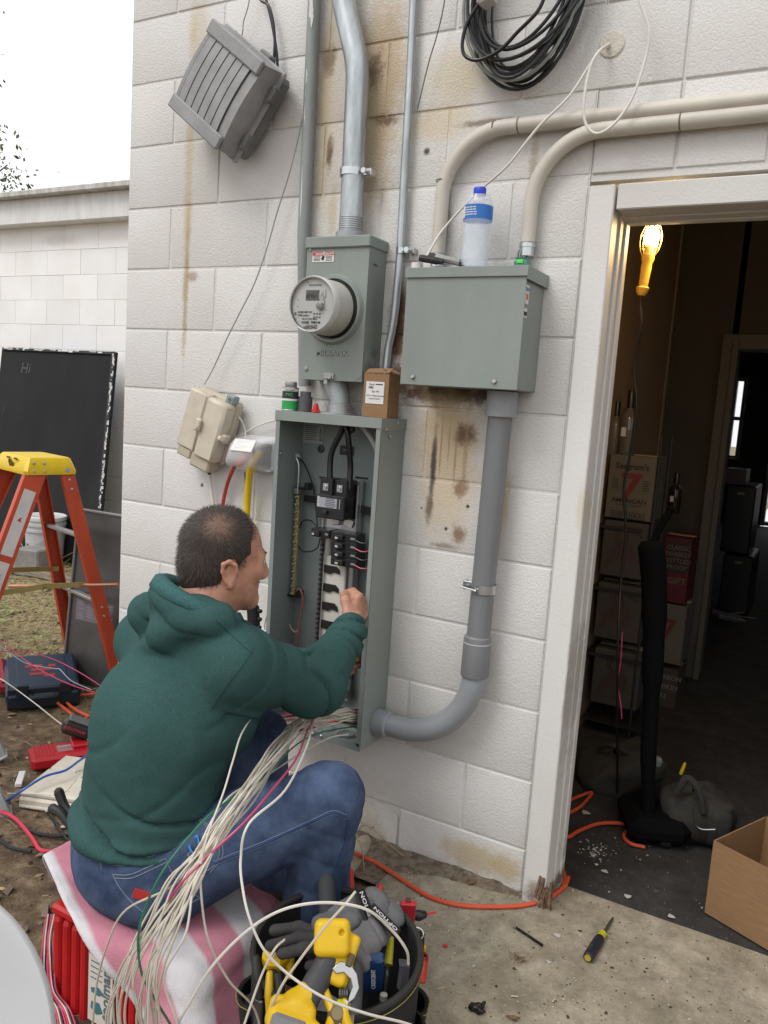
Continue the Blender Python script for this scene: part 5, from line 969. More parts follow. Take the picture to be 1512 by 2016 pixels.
for k in (-1, 0, 1): g = G(); g.lathe([(.006, 0), (.006, .012), (.004, .014)], 10, q+V3(.016, 0, k*.024), (1, -.2, 0)); part('stud', g, MATS['rubber'], tp)
# items on top of the panel --------------------------------------
pt = 1.3185
q = PY(571, 797, -.10); cn = thing('cement_can', 'small green and black labelled can of pipe cement on top of the panel', 'can', (q[0], -.10, pt)); q[1] = -.10; q[2] = pt; H = PY(571, 738, -.1)[2]-pt
TIN = mat('tin', (.45, .46, .46), .25, .9)
g = G(); r = .0245; g.lathe([(r, 0), (r*1.03, .002), (r, .004)], 22, q, caps=True); g.lathe([(r*1.03, .066), (r*1.03, .069), (r*.8, .071), (r*.72, .0715)], 22, q); part('tin', g, TIN, cn)
g = G(); g.lathe([(r, .004), (r, .030)], 24, q, caps=False, mi=0); g.lathe([(r, .030), (r, .036)], 24, q, caps=False, mi=1); g.lathe([(r, .036), (r, .058)], 24, q, caps=False, mi=2); g.lathe([(r, .058), (r, .066)], 24, q, caps=False, mi=1); part('label', g, [GRN, WLB, PRT], cn)
g = G(); g.lathe([(r*.72, .071), (r*.74, .072), (r*.74, .084), (r*.70, .086), (0, .086)], 22, q); part('cap', g, mat('can_cap', (.30, .30, .29), .4, .5), cn)
lx = unit(_rt*V3(1, 1, 0)); ln = V3(lx[1], -lx[0], 0)
lettering('RAIN-R-SHINE', q+ln*(r+.0008)-lx*.016+V3(0, 0, .0595), lx, Z_, .0055, PRT, cn, bold=True, sx=.9); lettering('PVC', q+ln*(r+.0012)-lx*.012+V3(0, 0, .044), lx, Z_, .012, mat('lime2', (.05, .4, .12), .4), cn, bold=True)
g = G(); q = PY(601, 795, -.085); q = V3(q[0], -.085, pt); g.lathe([(.021, 0), (.021, .045), (.0165, .046), (.0165, .06)], 18, q); single('pvc_fitting', g, mat('pvc_dark', (.085, .085, .09), .5), 'dark grey plastic pipe fitting beside the can on the panel', 'pipe fitting')
g = G(); q = PY(622, 798, -.115); q = V3(q[0], -.115, pt); g.lathe([(.006, 0), (.010, .002), (.009, .018), (.005, .028), (0, .028)], 10, q); g.box(q+V3(0, 0, .006), (.03, .006, .010), b=.002); single('wire_nut', g, RED, 'small red winged wire nut on top of the panel', 'wire nut')
q = PY(743, 808, -.085); W_ = .078; D_ = .085; a0 = V3(PY(713, 806, -.125)[0], -.125, pt); wq = PY(772, 808, -.125)[0]-a0[0]; hq = PY(745, 735, -.125)[2]-pt
ct = thing('small_carton', 'small brown cardboard screw box with a white label standing on the panel', 'carton', (a0[0]+wq/2, -.09, pt)); hx = unit(V3(1, .10, 0)); hy = V3(-hx[1], hx[0], 0); wq *= .80
g = G(); g.box(a0+hx*wq/2+hy*.04+V3(0, 0, hq/2), (wq, .08, hq), frame_of((0, 0, 1), hx)); part('body', g, KR, ct, 0, bevel=.0015)
g = G(); fl1 = a0+hx*wq/2+V3(0, 0, hq); g.box(fl1+V3(0, .012, .008), (wq*.98, .03, .0015), frame_of((0, -.5, 1), hx)); g.box(a0+hx*(wq-.002)+hy*.04+V3(-.006, 0, hq+.008), (.025, .07, .0015), frame_of((.5, 0, 1), (1, 0, -.5))); part('flap', g, KR, ct, 0)
lc_ = a0+hx*wq*.47+V3(0, 0, hq*.56)-hy*.0006; decal(lc_, hx, Z_, wq*.72, hq*.5, WLB, ct, 'label')
lettering('Cat #', lc_-hx*wq*.25+V3(0, 0, hq*.17)-hy*.001, hx, Z_, .007, PRT, ct); lettering('PSBS', lc_-hx*wq*.25+V3(0, 0, hq*.10)-hy*.001, hx, Z_, .007, PRT, ct, bold=True); lettering('Qty: 100', lc_-hx*wq*.12+V3(0, 0, hq*.015)-hy*.001, hx, Z_, .006, PRT, ct); lettering('1/4 X 1-1/4 Bolt Hex Head', lc_-hx*wq*.33+V3(0, 0, -hq*.08)-hy*.001, hx, Z_, .0049, PRT, ct); lettering('Concrete Screws', lc_-hx*wq*.22+V3(0, 0, -hq*.145)-hy*.001, hx, Z_, .0049, PRT, ct)
g = G(); g.box(lc_+hx*wq*.16+V3(0, 0, hq*.19)-hy*.001, (wq*.28, .0005, .003), frame_of((0, 0, 1), hx)); part('print_line', g, PRT, ct, 0)
# old pipe through the wall foot, little wires there
g = G(); P0, P1 = PY(728, 1652, .03), PZ(600, 1800, -.01); P1 = PY(640, 1752, -.33); dd = P1-P0; g.tube([P0, P0+dd*.5, P0+dd*1.25], .030, 18); single('old_pipe', g, mat('old_pipe_tan', (.34, .29, .22), .75, var=.25, vscale=18, bump=.25), 'old tan pipe slanting out of a broken hole at the wall foot', 'pipe')
cable('thin_wire', [(690, 1612, -.03), (700, 1640, -.10), (712, 1672, -.14), (716, 1710, -.15), (713, 1745, -.16)], .002, mat('wire_tan', (.30, .24, .15), .5), 'thin tan wire bent over the old pipe', 'wire')
cable('thin_wire', [(700, 1612, -.03), (730, 1630, -.04), (770, 1665, -.04), (812, 1700, -.02)], .0018, MATS['wire_tan'], 'thin stiff wire poking right across the broken hole', 'wire')
# ---------------------------------------------------------------- the open breaker panel
px0, px1, pz0, pz1, pd = .792, 1.150, .352, 1.318, .146; pcx = (px0+px1)/2
pn = thing('breaker_panel', 'tall open grey breaker panel the man is wiring', 'breaker panel', (pcx, -.07, pz0)); T = .0025
g = G(); g.box((pcx, -.0035, (pz0+pz1)/2), (px1-px0-.001, .003, pz1-pz0-.001)); part('back_wall', g, ENI, pn, 0)
for nm, x, lip in (('side_wall', px0, 1), ('side_wall', px1, -1)):
    g = G(); g.box((x+lip*T/2, -pd/2-.002, (pz0+pz1)/2), (T, pd-.002, pz1-pz0)); g.box((x+lip*(.007), -pd-.0005, (pz0+pz1)/2), (.014, T, pz1-pz0-.03)); part(nm, g, ENA if lip < 0 else ENI, pn, 0)
g = G(); g.box((pcx, -pd/2-.002, pz1+.0004-T/2), (px1-px0+.006, pd, T)); g.box((pcx, -pd-.0032, pz1-.014), (px1-px0+.006, T, .029)); g.box((px1+.0018, -pd/2-.003, pz1-.017), (T, pd, .034)); g.box((px0-.0018, -pd/2-.003, pz1-.014), (T, pd, .028)); part('top_cap', g, ENA, pn, 0, bevel=.0006)
g = G(); g.box((pcx, -pd/2-.002, pz0+T/2), (px1-px0-.006, pd-.004, T)); g.box((pcx, -pd-.0005, pz0+.010), (px1-px0-.006, T, .022)); part('bottom_plate', g, ENI, pn, 0)
g = G()
for x, r in ((.86, .022), (.92, .018), (.985, .028), (1.06, .03), (1.115, .016)):
    for q in (r, r*.7): g.tube([(x+q*math.cos(t), -.07+q*math.sin(t), pz0+T+.001) for t in np.linspace(0, 6.283, 20, endpoint=False)], .0011, 4, closed=True)
part('knockout_ring', g, mat('knock_dark', (.10, .11, .105), .5), pn, kind='stuff')
g = G(); S_ = lambda x, y, z, n: screw(g, (x, y, z), n, .005, .004)
for x in (.985, 1.015): S_(x, -pd-.0018, pz0+.012, (0, -1, 0))
S_(px1+.003, -.10, pz1-.05, (1, 0, 0)); S_(px1+.003, -.125, pz1-.03, (1, 0, 0)); S_(px1+.003, -.06, pz1-.012, (1, 0, 0)); S_(px0+.004, -.125, 1.19, (1, 0, 0)); part('screw', g, SCR, pn, kind='stuff')
yb = -.0065; I = lambda px, py, y=yb: PY(px, py, y)
q = I(616, 853); decal(q, X_, Z_, .075, .062, mat('label_greyish', (.30, .32, .32), .5), pn, 'wiring_label')
g = G()
for r in range(8): g.box(q+V3(-.006, -.0013, .022-r*.006), (.05*RNG.uniform(.7, 1), .0004, .0018))
part('print', g, PRT, pn, 0, kind='stuff'); lettering('EATON', q+V3(.034, -.0006, -.022), Z_, -X_, .011, PRT, pn, bold=True)
q = I(683, 887); decal(q, X_, Z_, .05, .028, PRT, pn, 'maker_plate'); lettering('CSA', q+V3(-.015, -.001, -.002), X_, Z_, .010, MATS['label_greyish'], pn)
g = G()
for px, py in ((691, 845), (632, 884), (585, 900)): g.lathe([(.013, 0), (.011, .004), (.006, .005), (.004, .002)], 14, I(px, py), (0, -1, 0))
part('mounting_dimple', g, mat('dimple', (.05, .05, .05), .4), pn)
# interior pan with bus
b0, b1 = I(640, 938, -.03), I(716, 940, -.03); bz = PY(650, 1372, -.03)[2]; bxl, bxr, btz = .888, 1.030, b0[2]
ALU = mat('aluminium_pan', (.52, .53, .53), .32, .8, var=.15, stretch=(1, 1, .2), vscale=20); IVO = mat('ivory_insulator', (.58, .56, .50), .5, var=.05)
g = G(); g.box(((bxl+bxr)/2+.008, -.02, (btz+bz)/2), (bxr-bxl-.016, .02, btz-bz), b=.003); g.box((bxr-.004, -.028, (btz+bz)/2), (.006, .034, btz-bz-.02), b=.002); g.box((bxl+.018, -.028, (btz+bz)/2), (.005, .03, btz-bz-.02), b=.002); part('bus_pan', g, ALU, pn)
g = G(); zc0, zc1 = PY(655, 1095, -.04)[2], bz+.05; g.box((.957, -.037, (zc0+zc1)/2), (.088, .012, zc0-zc1), b=.003); part('insulator', g, IVO, pn)
hs0, hs1 = I(634, 1063, -.055), I(622, 1265, -.055); g = G(); n = 22
for k in range(n):
    t = k/(n-1); p = hs0+(hs1-hs0)*t; g.box(p, (.008, .004, .0105))
    g.box(p+V3(.0065, 0, -.007), (.004, .004, .022))
part('perforated_rail', g, mat('rail_dark', (.045, .045, .045), .4, .5), pn, kind='stuff')
g = G(); 
for k in range(6):
    z = PY(670, 1128+k*37, -.05)[2]; x = .957
    P = [(-.028, .018), (.016, .022), (.024, .012), (.004, .002), (.024, -.004), (.022, -.012), (-.006, -.010), (-.030, -.016), (-.030, .0)]
    P = [(-.030, .016), (.012, .016), (.024, .006), (.026, -.006), (.004, -.002), (-.008, -.010), (-.030, -.008)]
    g = G(); g.prism(P, V3(x, -.0485, z), X_, Z_, V3(0, .006, 0)); part('bus_stab', g, mat('stab_black', (.016, .015, .014), .3), pn, 0)
# main breaker
m0 = PY(623, 972, -.105); m1 = PY(675, 1026, -.105); mw, mh = m1[0]-m0[0], m0[2]-m1[2]; mcx_, mcz = (m0[0]+m1[0])/2, (m0[2]+m1[2])/2
mb = 'main_breaker'; g = G(); g.box((mcx_, -.068, mcz), (mw, .074, mh), b=.003); 
mbo = part(mb, g, BLKP, pn)
g = G(); g.box((mcx_, -.062, mcz+mh/2+.022), (mw*.96, .06, .05), b=.002); g.box((mcx_, -.08, mcz+mh/2+.022), (.008, .05, .056), b=.002); part('terminal_block', g, BLKP, mbo)
for sx in (-1, 1):
    g = G(); q = V3(mcx_+sx*mw*.25, -.093, mcz+mh/2+.022); g.box(q, (.019, .006, .022), b=.001); g.lathe([(.007, 0), (.006, .003), (.003, .003), (.003, .001)], 12, q-V3(0, .003, 0), (0, -1, 0)); part('lug', g, ZNC, mbo)
q = V3(mcx_-.004, -.1051, mcz+mh*.18); decal(q, X_, Z_, mw*.82, mh*.42, mat('label_silver', (.30, .31, .34), .35), mbo, 'label')
g = G()
for r in range(6): g.box(q+V3(.006, -.0012, .013-r*.005), (mw*.4*RNG.uniform(.6, 1), .0004, .0016))
g.box(q+V3(mw*.34, -.0012, 0), (.008, .0004, .03)); part('print', g, PRT, mbo, 0, kind='stuff'); lettering('EATON', q+V3(-mw*.34, -.0006, -.013), Z_, -X_, .009, WLB, mbo, bold=True)
g = G(); g.box((mcx_-.012, -.109, mcz-mh*.22), (.016, .014, .012), b=.002); part('toggle', g, BLKP, mbo)
g = G(); g.box((mcx_-.01, -.04, mcz-mh/2-.014), (.022, .02, .02), b=.002); g.box((mcx_+.035, -.045, mcz-mh/2-.012), (.03, .012, .022), frame_of((.3, 0, 1))); part('bus_strap', g, ALU, mbo)
y = -.024; part('black_bracket', G().box(((px0+bxl)/2+.02, y, mcz+.005), (bxl-px0-.02, .004, .02), b=.001), BLKP, pn); g = G(); g.box(((px1+bxr)/2-.01, y, mcz-.006), (px1-bxr-.01, .004, .024), b=.001); part('black_bracket', g, BLKP, pn)
# branch breakers
def breaker(px, py, w, nm):
    p = PY(px, py, -.085); g = G(); g.box((p[0], -.060, p[2]), (w, .05, .0245), b=.0015); b = part('breaker', g, BLKP, pn); g = G(); g.box((p[0]-.012, -.090, p[2]-.001), (.030, .013, .015), b=.002); part('toggle', g, BLKP, b)
    lettering(nm, V3(p[0]-.022, -.0968, p[2]-.0055), X_, Z_, .009, WLB, b, bold=True); g = G(); g.box((p[0]+w*.36, -.0855, p[2]), (w*.16, .002, .006)); part('tag', g, mat('tag_grey', (.22, .22, .23), .4), b); return p
bw = PY(700, 1058, -.085)[0]-PY(648, 1058, -.085)[0]; bp4 = [breaker(676, 1058+k*16.5, bw, 'BR') for k in range(4)]; breaker(630, 1050, bw*.72, '20')
for k, p in enumerate(bp4):
    g = G(); m = [BLKR, mat('wire_pink', (.48, .05, .13), .4)][k % 2]; e = V3(1.118, -.05, p[2]+.035); g.tube(spline([p+V3(bw*.42, .0, -.002), p+V3(bw*.75, -.0, -.008), p+V3(bw*1.05, .02, .004), e, e+V3(.004, 0, .10), V3(1.128, -.04, 1.19+.01*k), V3(1.125, -.035, 1.25)], 6), .0021, 6); part('branch_wire', g, m, pn)
for k in range(3):
    g = G(); g.tube(spline([V3(1.12+.004*k, -.05, .45), V3(1.125, -.06+.01*k, .7), V3(1.118, -.05, .95), V3(1.128, -.05+.006*k, 1.1), V3(1.126, -.04, 1.24)], 7), .002, 6); part('branch_wire', g, [MATS['wire_pink'], BLKR, WHT][k], pn)
# feeders
for (pts) in (((684, 818, -.07), (672, 850, -.07), (655, 885, -.07), (650, 915, -.07), (650, 962, -.075)), ((676, 818, -.075), (684, 850, -.08), (688, 890, -.075), (690, 920, -.07), (688, 962, -.075))):
    g = G(); g.tube(spline([PY(*p) for p in pts], 7), .0088, 12); part('feeder_cable', g, BLKR, pn)
g = G(); g.tube(spline([PY(696, 822, -.075), PY(712, 838, -.07), PY(728, 858, -.065), PY(740, 880, -.06), PY(748, 900, -.05)], 6), .0085, 12); part('sheathed_cable', g, mat('sheath_grey', (.42, .42, .41), .5), pn)
for px in (640, 712): g = G(); q = PY(px, 941, -.045); g.box(q, (.04, .008, .006), b=.001); part('bracket_tab', g, BLKP, pn)
# ground bar
a0, a1 = PY(588, 974, -.045), PY(578, 1171, -.045); gbn = part('ground_bar', G().box((a0+a1)/2, (.011, .012, np.linalg.norm(a1-a0)), frame_of(a0-a1), b=.001), mat('brass', (.48, .40, .20), .35, .8, var=.2), pn)
gg = G(); gg.lathe([(.0045, 0), (.0045, .005), (.002, .005), (.002, .003)], 8, (0, 0, 0), (0, -1, 0)); sm = gg.mesh('bar_screw', mats=[mat('brass_light', (.6, .54, .36), .3, .8)]); gh = G(); gh.box((0, 0, 0), (.0125, .003, .003)); hm = gh.mesh('bar_hole', ang=0, mats=[PRT])
for k in range(27):
    t = (k+.5)/27; p = a0+(a1-a0)*t; o = bpy.data.objects.new('bar_screw', sm); COL.objects.link(o); o.parent = gbn; o.location = p+V3(.002*(1 if k % 2 else -1), -.006, 0)-world_off(gbn)
g = G(); g.box(PY(585, 966, -.045), (.018, .02, .02), b=.002); part('bar_lug', g, ZNC, pn)
for py in (961, 1172): g = G(); q = PY(596 if py < 1000 else 580, py, -.035); g.box(q, (.046, .03, .005), b=.001); g.box(q+V3(.02, .0, .008), (.012, .03, .022), b=.002); part('bar_standoff', g, BLKP, pn)
g = G(); g.lathe([(.013, 0), (.013, .012), (.008, .014)], 14, PY(584, 900, -.03), (.6, -1, 0)); part('cable_clamp', g, mat('connector_grey', (.22, .27, .27), .3), pn)
for pts, r, m in ((((584, 902, -.05), (588, 915, -.05), (588, 940, -.05), (586, 966, -.05)), .0028, mat('wire_alu', (.5, .5, .5), .35, .7)), (((586, 900, -.045), (600, 915, -.03), (614, 950, -.02), (620, 985, -.02), (626, 1050, -.03)), .0022, BLKR),
    (((627, 1040, -.05), (612, 1025, -.04), (596, 1026, -.03), (590, 1040, -.03)), .002, BLKR), (((630, 1060, -.05), (625, 1078, -.04), (610, 1086, -.03), (594, 1084, -.03), (588, 1075, -.04)), .002, BLKR),
    (((582, 1165, -.05), (590, 1160, -.055), (596, 1176, -.055), (594, 1205, -.055), (588, 1240, -.06), (584, 1270, -.06), (580, 1300, -.06)), .0032, mat('wire_brown', (.20, .07, .055), .4)), (((592, 1236, -.055), (582, 1244, -.06), (574, 1238, -.065), (570, 1228, -.065)), .0022, mat('wire_rose', (.42, .24, .22), .4)),
    (((716, 1220, -.09), (714, 1270, -.09), (712, 1330, -.08), (709, 1390, -.07)), .002, mat('wire_offwhite', (.5, .48, .44), .4))):
    g = G(); g.tube(spline([PY(*p) for p in pts], 6), r, 7); part('inner_wire', g, m, pn)
g = G()
q = PY(675, 1345, -.04); g.box(q, (.05, .01, .03), b=.002); part('lower_bracket', g, ALU, pn)
# ---------------------------------------------------------------- the man: distance fields turned into continuous surfaces
import openvdb as vdb
from mathutils.bvhtree import BVHTree
class Field:
    def __init__(s, lo, hi, h):
        s.lo = np.asarray(lo, float); s.h = h; s.n = np.ceil((np.asarray(hi)-s.lo)/h).astype(int)+1; s.a = np.full(s.n, .05, np.float32); s.rs = 1.
        s.ax = [(s.lo[i]+np.arange(s.n[i])*h).astype(np.float32) for i in range(3)]
    def sl(s, lo, hi):
        a = np.clip(np.floor((np.asarray(lo)-s.lo)/s.h).astype(int), 0, s.n); b = np.clip(np.ceil((np.asarray(hi)-s.lo)/s.h).astype(int)+1, 0, s.n); return tuple(slice(a[i], b[i]) for i in range(3))
    def op(s, fn, lo, hi, k=.02, mode='u', m=.05):
        q = s.sl(np.asarray(lo)-m, np.asarray(hi)+m); X = s.ax[0][q[0]][:, None, None]; Y = s.ax[1][q[1]][None, :, None]; Zz = s.ax[2][q[2]][None, None, :]
        if 0 in (X.size, Y.size, Zz.size): return s
        d = fn(X, Y, Zz).astype(np.float32); a = s.a[q]
        if mode == 'u': hh = np.maximum(k-abs(a-d), 0)/k; s.a[q] = np.minimum(a, d)-hh*hh*k*.25
        elif mode == 's': d = -d; hh = np.maximum(k-abs(a-d), 0)/k; s.a[q] = np.maximum(a, d)+hh*hh*k*.25
        return s
    def cone(s, a, b, r0, r1, k=.02, mode='u', sq=None):
        a = np.asarray(a, float); b = np.asarray(b, float); r0 *= s.rs; r1 *= s.rs; ba = b-a; L = ba@ba; R = max(r0, r1)
        def fn(X, Y, Zz):
            x, y, z = X-a[0], Y-a[1], Zz-a[2]; t = np.clip((x*ba[0]+y*ba[1]+z*ba[2])/L, 0, 1); return np.sqrt((x-t*ba[0])**2+(y-t*ba[1])**2+(z-t*ba[2])**2)-(r0+(r1-r0)*t)
        return s.op(fn, np.minimum(a, b)-R, np.maximum(a, b)+R, k, mode)
    def chain(s, pts, rs, k=.02, mode='u'):
        for i in range(len(pts)-1): s.cone(pts[i], pts[i+1], rs[i], rs[i+1], k, mode)
        return s
    def ell(s, c, r, R=None, k=.02, mode='u'):
        c = np.asarray(c, float); r = np.asarray(r, float)*s.rs; R = np.eye(3) if R is None else np.asarray(R)
        def fn(X, Y, Zz):
            x, y, z = X-c[0], Y-c[1], Zz-c[2]; p = [(x*R[0, i]+y*R[1, i]+z*R[2, i])/r[i] for i in range(3)]
            k0 = np.sqrt(p[0]**2+p[1]**2+p[2]**2)+1e-9; k1 = np.sqrt((p[0]/r[0])**2+(p[1]/r[1])**2+(p[2]/r[2])**2)+1e-9; return k0*(k0-1)/k1
        e = np.abs(R)@r; return s.op(fn, c-e, c+e, k, mode)
    def rbox(s, c, h, R, r=.01, k=.01):
        c = np.asarray(c, float); h = np.asarray(h, float)-r; R = np.asarray(R)
        def fn(X, Y, Zz):
            x, y, z = X-c[0], Y-c[1], Zz-c[2]; q = [np.abs(x*R[0, i]+y*R[1, i]+z*R[2, i])-h[i] for i in range(3)]
            return np.sqrt(sum(np.maximum(a, 0)**2 for a in q))+np.minimum(np.maximum(np.maximum(q[0], q[1]), q[2]), 0)-r
        e = np.abs(R)@(h+r); return s.op(fn, c-e, c+e, k)
    def half(s, p, n, k=.01):
        """keep the side the normal points away from"""
        p = np.asarray(p, float); n = unit(n); X, Y, Zz = s.ax[0][:, None, None], s.ax[1][None, :, None], s.ax[2][None, None, :]; d = ((X-p[0])*n[0]+(Y-p[1])*n[1]+(Zz-p[2])*n[2]).astype(np.float32); hh = np.maximum(k-abs(s.a-d), 0)/k; s.a = np.maximum(s.a, d)+hh*hh*k*.25; return s
    def shift(s, fn, band=.03):
        ix = np.nonzero(abs(s.a) < band); P = s.lo+np.stack(ix, 1)*s.h; s.a[ix] += fn(P).astype(np.float32); return s
    def mesh(s):
        g = vdb.FloatGrid(.05); g.copyFromArray(np.ascontiguousarray(s.a)); r = g.convertToPolygons(isovalue=0.)
        pts, quads = (r[0], r[-1]); return np.asarray(pts)*s.h+s.lo, np.asarray(quads)
def relax(V, Q, n=2, lam=.5):
    E = np.concatenate([Q[:, [0, 1]], Q[:, [1, 2]], Q[:, [2, 3]], Q[:, [3, 0]]]); E = np.concatenate([E, E[:, ::-1]]); cnt = np.bincount(E[:, 0], minlength=len(V))[:, None]
    for _ in range(n):
        S = np.stack([np.bincount(E[:, 0], V[E[:, 1], i], minlength=len(V)) for i in range(3)], 1); V = V*(1-lam)+lam*S/np.maximum(cnt, 1)
    return V
def field_part(name, F, m, parent, smooth=2, label=None):
    V, Q = F.mesh(); V = relax(V, Q, smooth) if smooth else V
    me = bpy.data.meshes.new(name); me.vertices.add(len(V)); me.vertices.foreach_set('co', (V-world_off(parent)).ravel()); me.loops.add(Q.size); me.loops.foreach_set('vertex_index', Q[:, ::1].ravel()); me.polygons.add(len(Q)); me.polygons.foreach_set('loop_start', np.arange(len(Q))*4)
    me.polygons.foreach_set('use_smooth', [True]*len(Q)); me.update(calc_edges=True); me.validate(); me.materials.append(m)
    # outward faces
    a, b, c = V[Q[:, 0]], V[Q[:, 1]], V[Q[:, 2]]; vol = np.einsum('ij,ij->', a, np.cross(b, c))
    if vol < 0: me.flip_normals()
    o = bpy.data.objects.new(name, me); COL.objects.link(o); o.parent = parent
    if label: o['label'] = label
    return o, BVHTree.FromPolygons(V.tolist(), Q.tolist())
def wav(P, f, seed=0):
    """smooth pseudo noise in [-1,1] from warped waves"""
    q = P*f; a = seed*1.7; x, y, z = q[:, 0], q[:, 1], q[:, 2]
    w1 = np.sin(x*1.3+1.9*np.sin(y*.9+a)+a)+np.sin(y*1.7+1.6*np.sin(z*1.1+a*2)+a*3); w2 = np.sin(z*1.5+1.8*np.sin(x*.8+a*.7)+a*5)
    return (w1+w2)/3
def on(bvh, px, py, lift=0.):
    """where the sight line through a picture point meets a surface of the figure"""
    d = _ray(px, py); d = d/np.linalg.norm(d); h = bvh.ray_cast(Vector(CAM), Vector(d)); return None if h[0] is None else np.array(h[0])-d*lift
# landmarks
HD = PY(443, 1096, -.69); NB_ = PY(398, 1205, -.735); SR = PY(474, 1302, -.745); SL = PY(292, 1262, -.645); PC = V3(.985, -.825, .302)
hfw = unit((.44, .885, -.10)); hrt = unit(np.cross(hfw, Z_)); hup = np.cross(hrt, hfw); RH = np.stack([hrt, hfw, hup], 1); HS = .93; Hh = lambda x, y, z: HD+RH@V3(x, y, z)*HS
ER = PY(618, 1348, -.475); WR = PY(692, 1238, -.235); ELb = PY(575, 1335, -.42); WL = PY(640, 1314, -.22)
prt = unit((.96, -.28, 0)); pfw = unit((.28, .96, 0)); HR = PC+prt*.095; HL_ = PC-prt*.095; KR_ = PY(648, 1568, -.68); KL = PY(512, 1452, -.43); AR = V3(1.33, -.645, .075); AL = V3(1.035, -.40, .06)
SKIN = mat('skin', (.35, .165, .108), .48, var=.13, vscale=28, col2=(.48, .25, .17), bump=.12, bscale=260, bdist=.002); _b = SKIN.node_tree.nodes['Principled BSDF']; _b.inputs['Subsurface Weight'].default_value = .12; _b.inputs['Subsurface Radius'].default_value = (.012, .005, .003); _b.inputs['Subsurface Scale'].default_value = .6
F = Field((.70, -1.0, -.03), (1.46, -.02, 1.19), .0042)
# torso and limbs (inside the clothes)
F.ell(PC+V3(0, .0, .05), (.135, .10, .12), k=.04); F.cone(PC+V3(0, 0, .1), (SR+SL)/2-V3(0, 0, .10), .115, .125, .05); F.cone(SR, SL, .05, .05, .04)
F.chain([NB_-V3(0, 0, .05), NB_+V3(.005, .008, .03), Hh(0, -.025, -.06)], [.068, .060, .056], .03)
F.chain([SR, ER, WR], [.050, .040, .029], .02); F.chain([SL, ELb, WL], [.050, .040, .029], .02)
F.chain([HR, KR_, AR], [.075, .055, .04], .03); F.chain([HL_, KL, AL], [.075, .055, .04], .03)
for A_, kn in ((AR, KR_), (AL, KL)): F.cone(A_, A_+V3(.03, .17, -.03), .04, .03, .02)
# head
F.rs = HS; F.ell(Hh(0, -.014, .032), (.076, .099, .088), RH, .02); F.ell(Hh(0, .028, -.032), (.062, .068, .086), RH, .03)
for sx in (-1, 1):
    F.cone(Hh(sx*.054, -.0, -.058), Hh(sx*.018, .072, -.104), .021, .018, .035); F.ell(Hh(sx*.046, .058, -.022), (.022, .024, .020), RH, .022); F.cone(Hh(sx*.012, .092, .015), Hh(sx*.045, .074, .012), .009, .009, .016)
    F.ell(Hh(sx*.033, .098, -.004), (.019, .014, .012), RH, .012, 's'); F.ell(Hh(sx*.032, .080, -.004), (.0135, .012, .011), RH, .006); F.ell(Hh(sx*.0125, .100, -.042), (.009, .011, .008), RH, .010)
    # ear: bowl, rim, lobe, hollow
    e0 = Hh(sx*.0755, -.014, -.028); er_ = unit(RH@V3(sx*.95, -.42, 0)); ef = unit(np.cross(hup, er_))*(-sx if sx < 0 else 1); ef = unit(hfw-er_*(hfw@er_)); eu_ = unit(hup-ef*.18-er_*(hup@er_)*0); RE = np.stack([er_, ef, eu_], 1); E_ = lambda a, b_, c: e0+RE@V3(a, b_, c)*HS
    F.ell(E_(.004, 0, 0), (.008, .017, .030), RE, .010); F.chain([E_(.008, .014, .004), E_(.012, .012, .024), E_(.014, -.002, .033), E_(.015, -.016, .024), E_(.014, -.019, .006), E_(.011, -.013, -.016), E_(.008, -.002, -.029)], [.004, .0045, .005, .005, .0048, .0046, .0065], .006); F.ell(E_(.016, .001, .002), (.009, .009, .017), RE, .006, 's')
F.cone(Hh(0, .094, .008), Hh(0, .113, -.034), .0085, .0125, .014); F.cone(Hh(0, .108, -.038), Hh(0, .094, -.046), .009, .006, .01)
F.cone(Hh(-.022, .080, -.064), Hh(.022, .080, -.064), .0075, .0075, .010); F.cone(Hh(-.018, .080, -.075), Hh(.018, .080, -.075), .008, .008, .008); F.cone(Hh(-.024, .092, -.0695), Hh(.024, .092, -.0695), .003, .003, .004, 's'); F.ell(Hh(0, .078, -.104), (.020, .018, .016), RH, .02)
F.rs = 1.
# hands: palm, four fingers closed round a wire, thumb across
def hand(F, wr, f, u, side, grip=1.):
    f = unit(f); u = unit(u-f*(u@f)); n = unit(np.cross(f, u))*side       # n: back of the hand
    P = lambda a, b_, c: wr+f*a+u*b_+n*c
    F.cone(wr-f*.03, wr+f*.02, .027, .026, .02); F.ell(P(.055, 0, -.004), (.042, .035, .016), np.stack([f, u, n], 1), .014)
    for i, (b_, L, r) in enumerate(((.030, 1.0, .0102), (.0105, 1.08, .0104), (-.0095, 1.02, .0098), (-.028, .84, .0088))):
        k0 = P(.092-.006*abs(i-1), b_, .004); k1 = k0+(f*.66-n*.62*grip+u*.04*(1.5-i))*.040*L; k2 = k1+(-n*.95-f*.32*grip)*.026*L; k3 = k2+(-f*.92+n*.25)*.021*L
        F.cone(P(.05, b_*.8, -.002), k0, .0115, .0105, .008); F.ell(k0+n*.002, (.0118, .0118, .0118), None, .004); F.chain([k0, k1, k2, k3], [.0112, r*.96, r*.92, r*.86], .004)
    t0, t1, t2, t3 = P(.022, .026, -.012), P(.055, .046, -.022), P(.082, .042, -.036), P(.104, .026, -.044); F.chain([t0, t1, t2, t3], [.015, .0135, .0115, .0095], .010)
    F.cone(P(.085, -.022, -.022), P(.085, .026, -.022), .014, .014, .01); return P(.085, 0, -.034), u, n, f
HC = PY(704, 1196, -.175); hr_ = hand(F, WR+(HC-WR)*.18, HC-WR+V3(.0, .02, .0), V3(-.25, -.25, 1), 1)
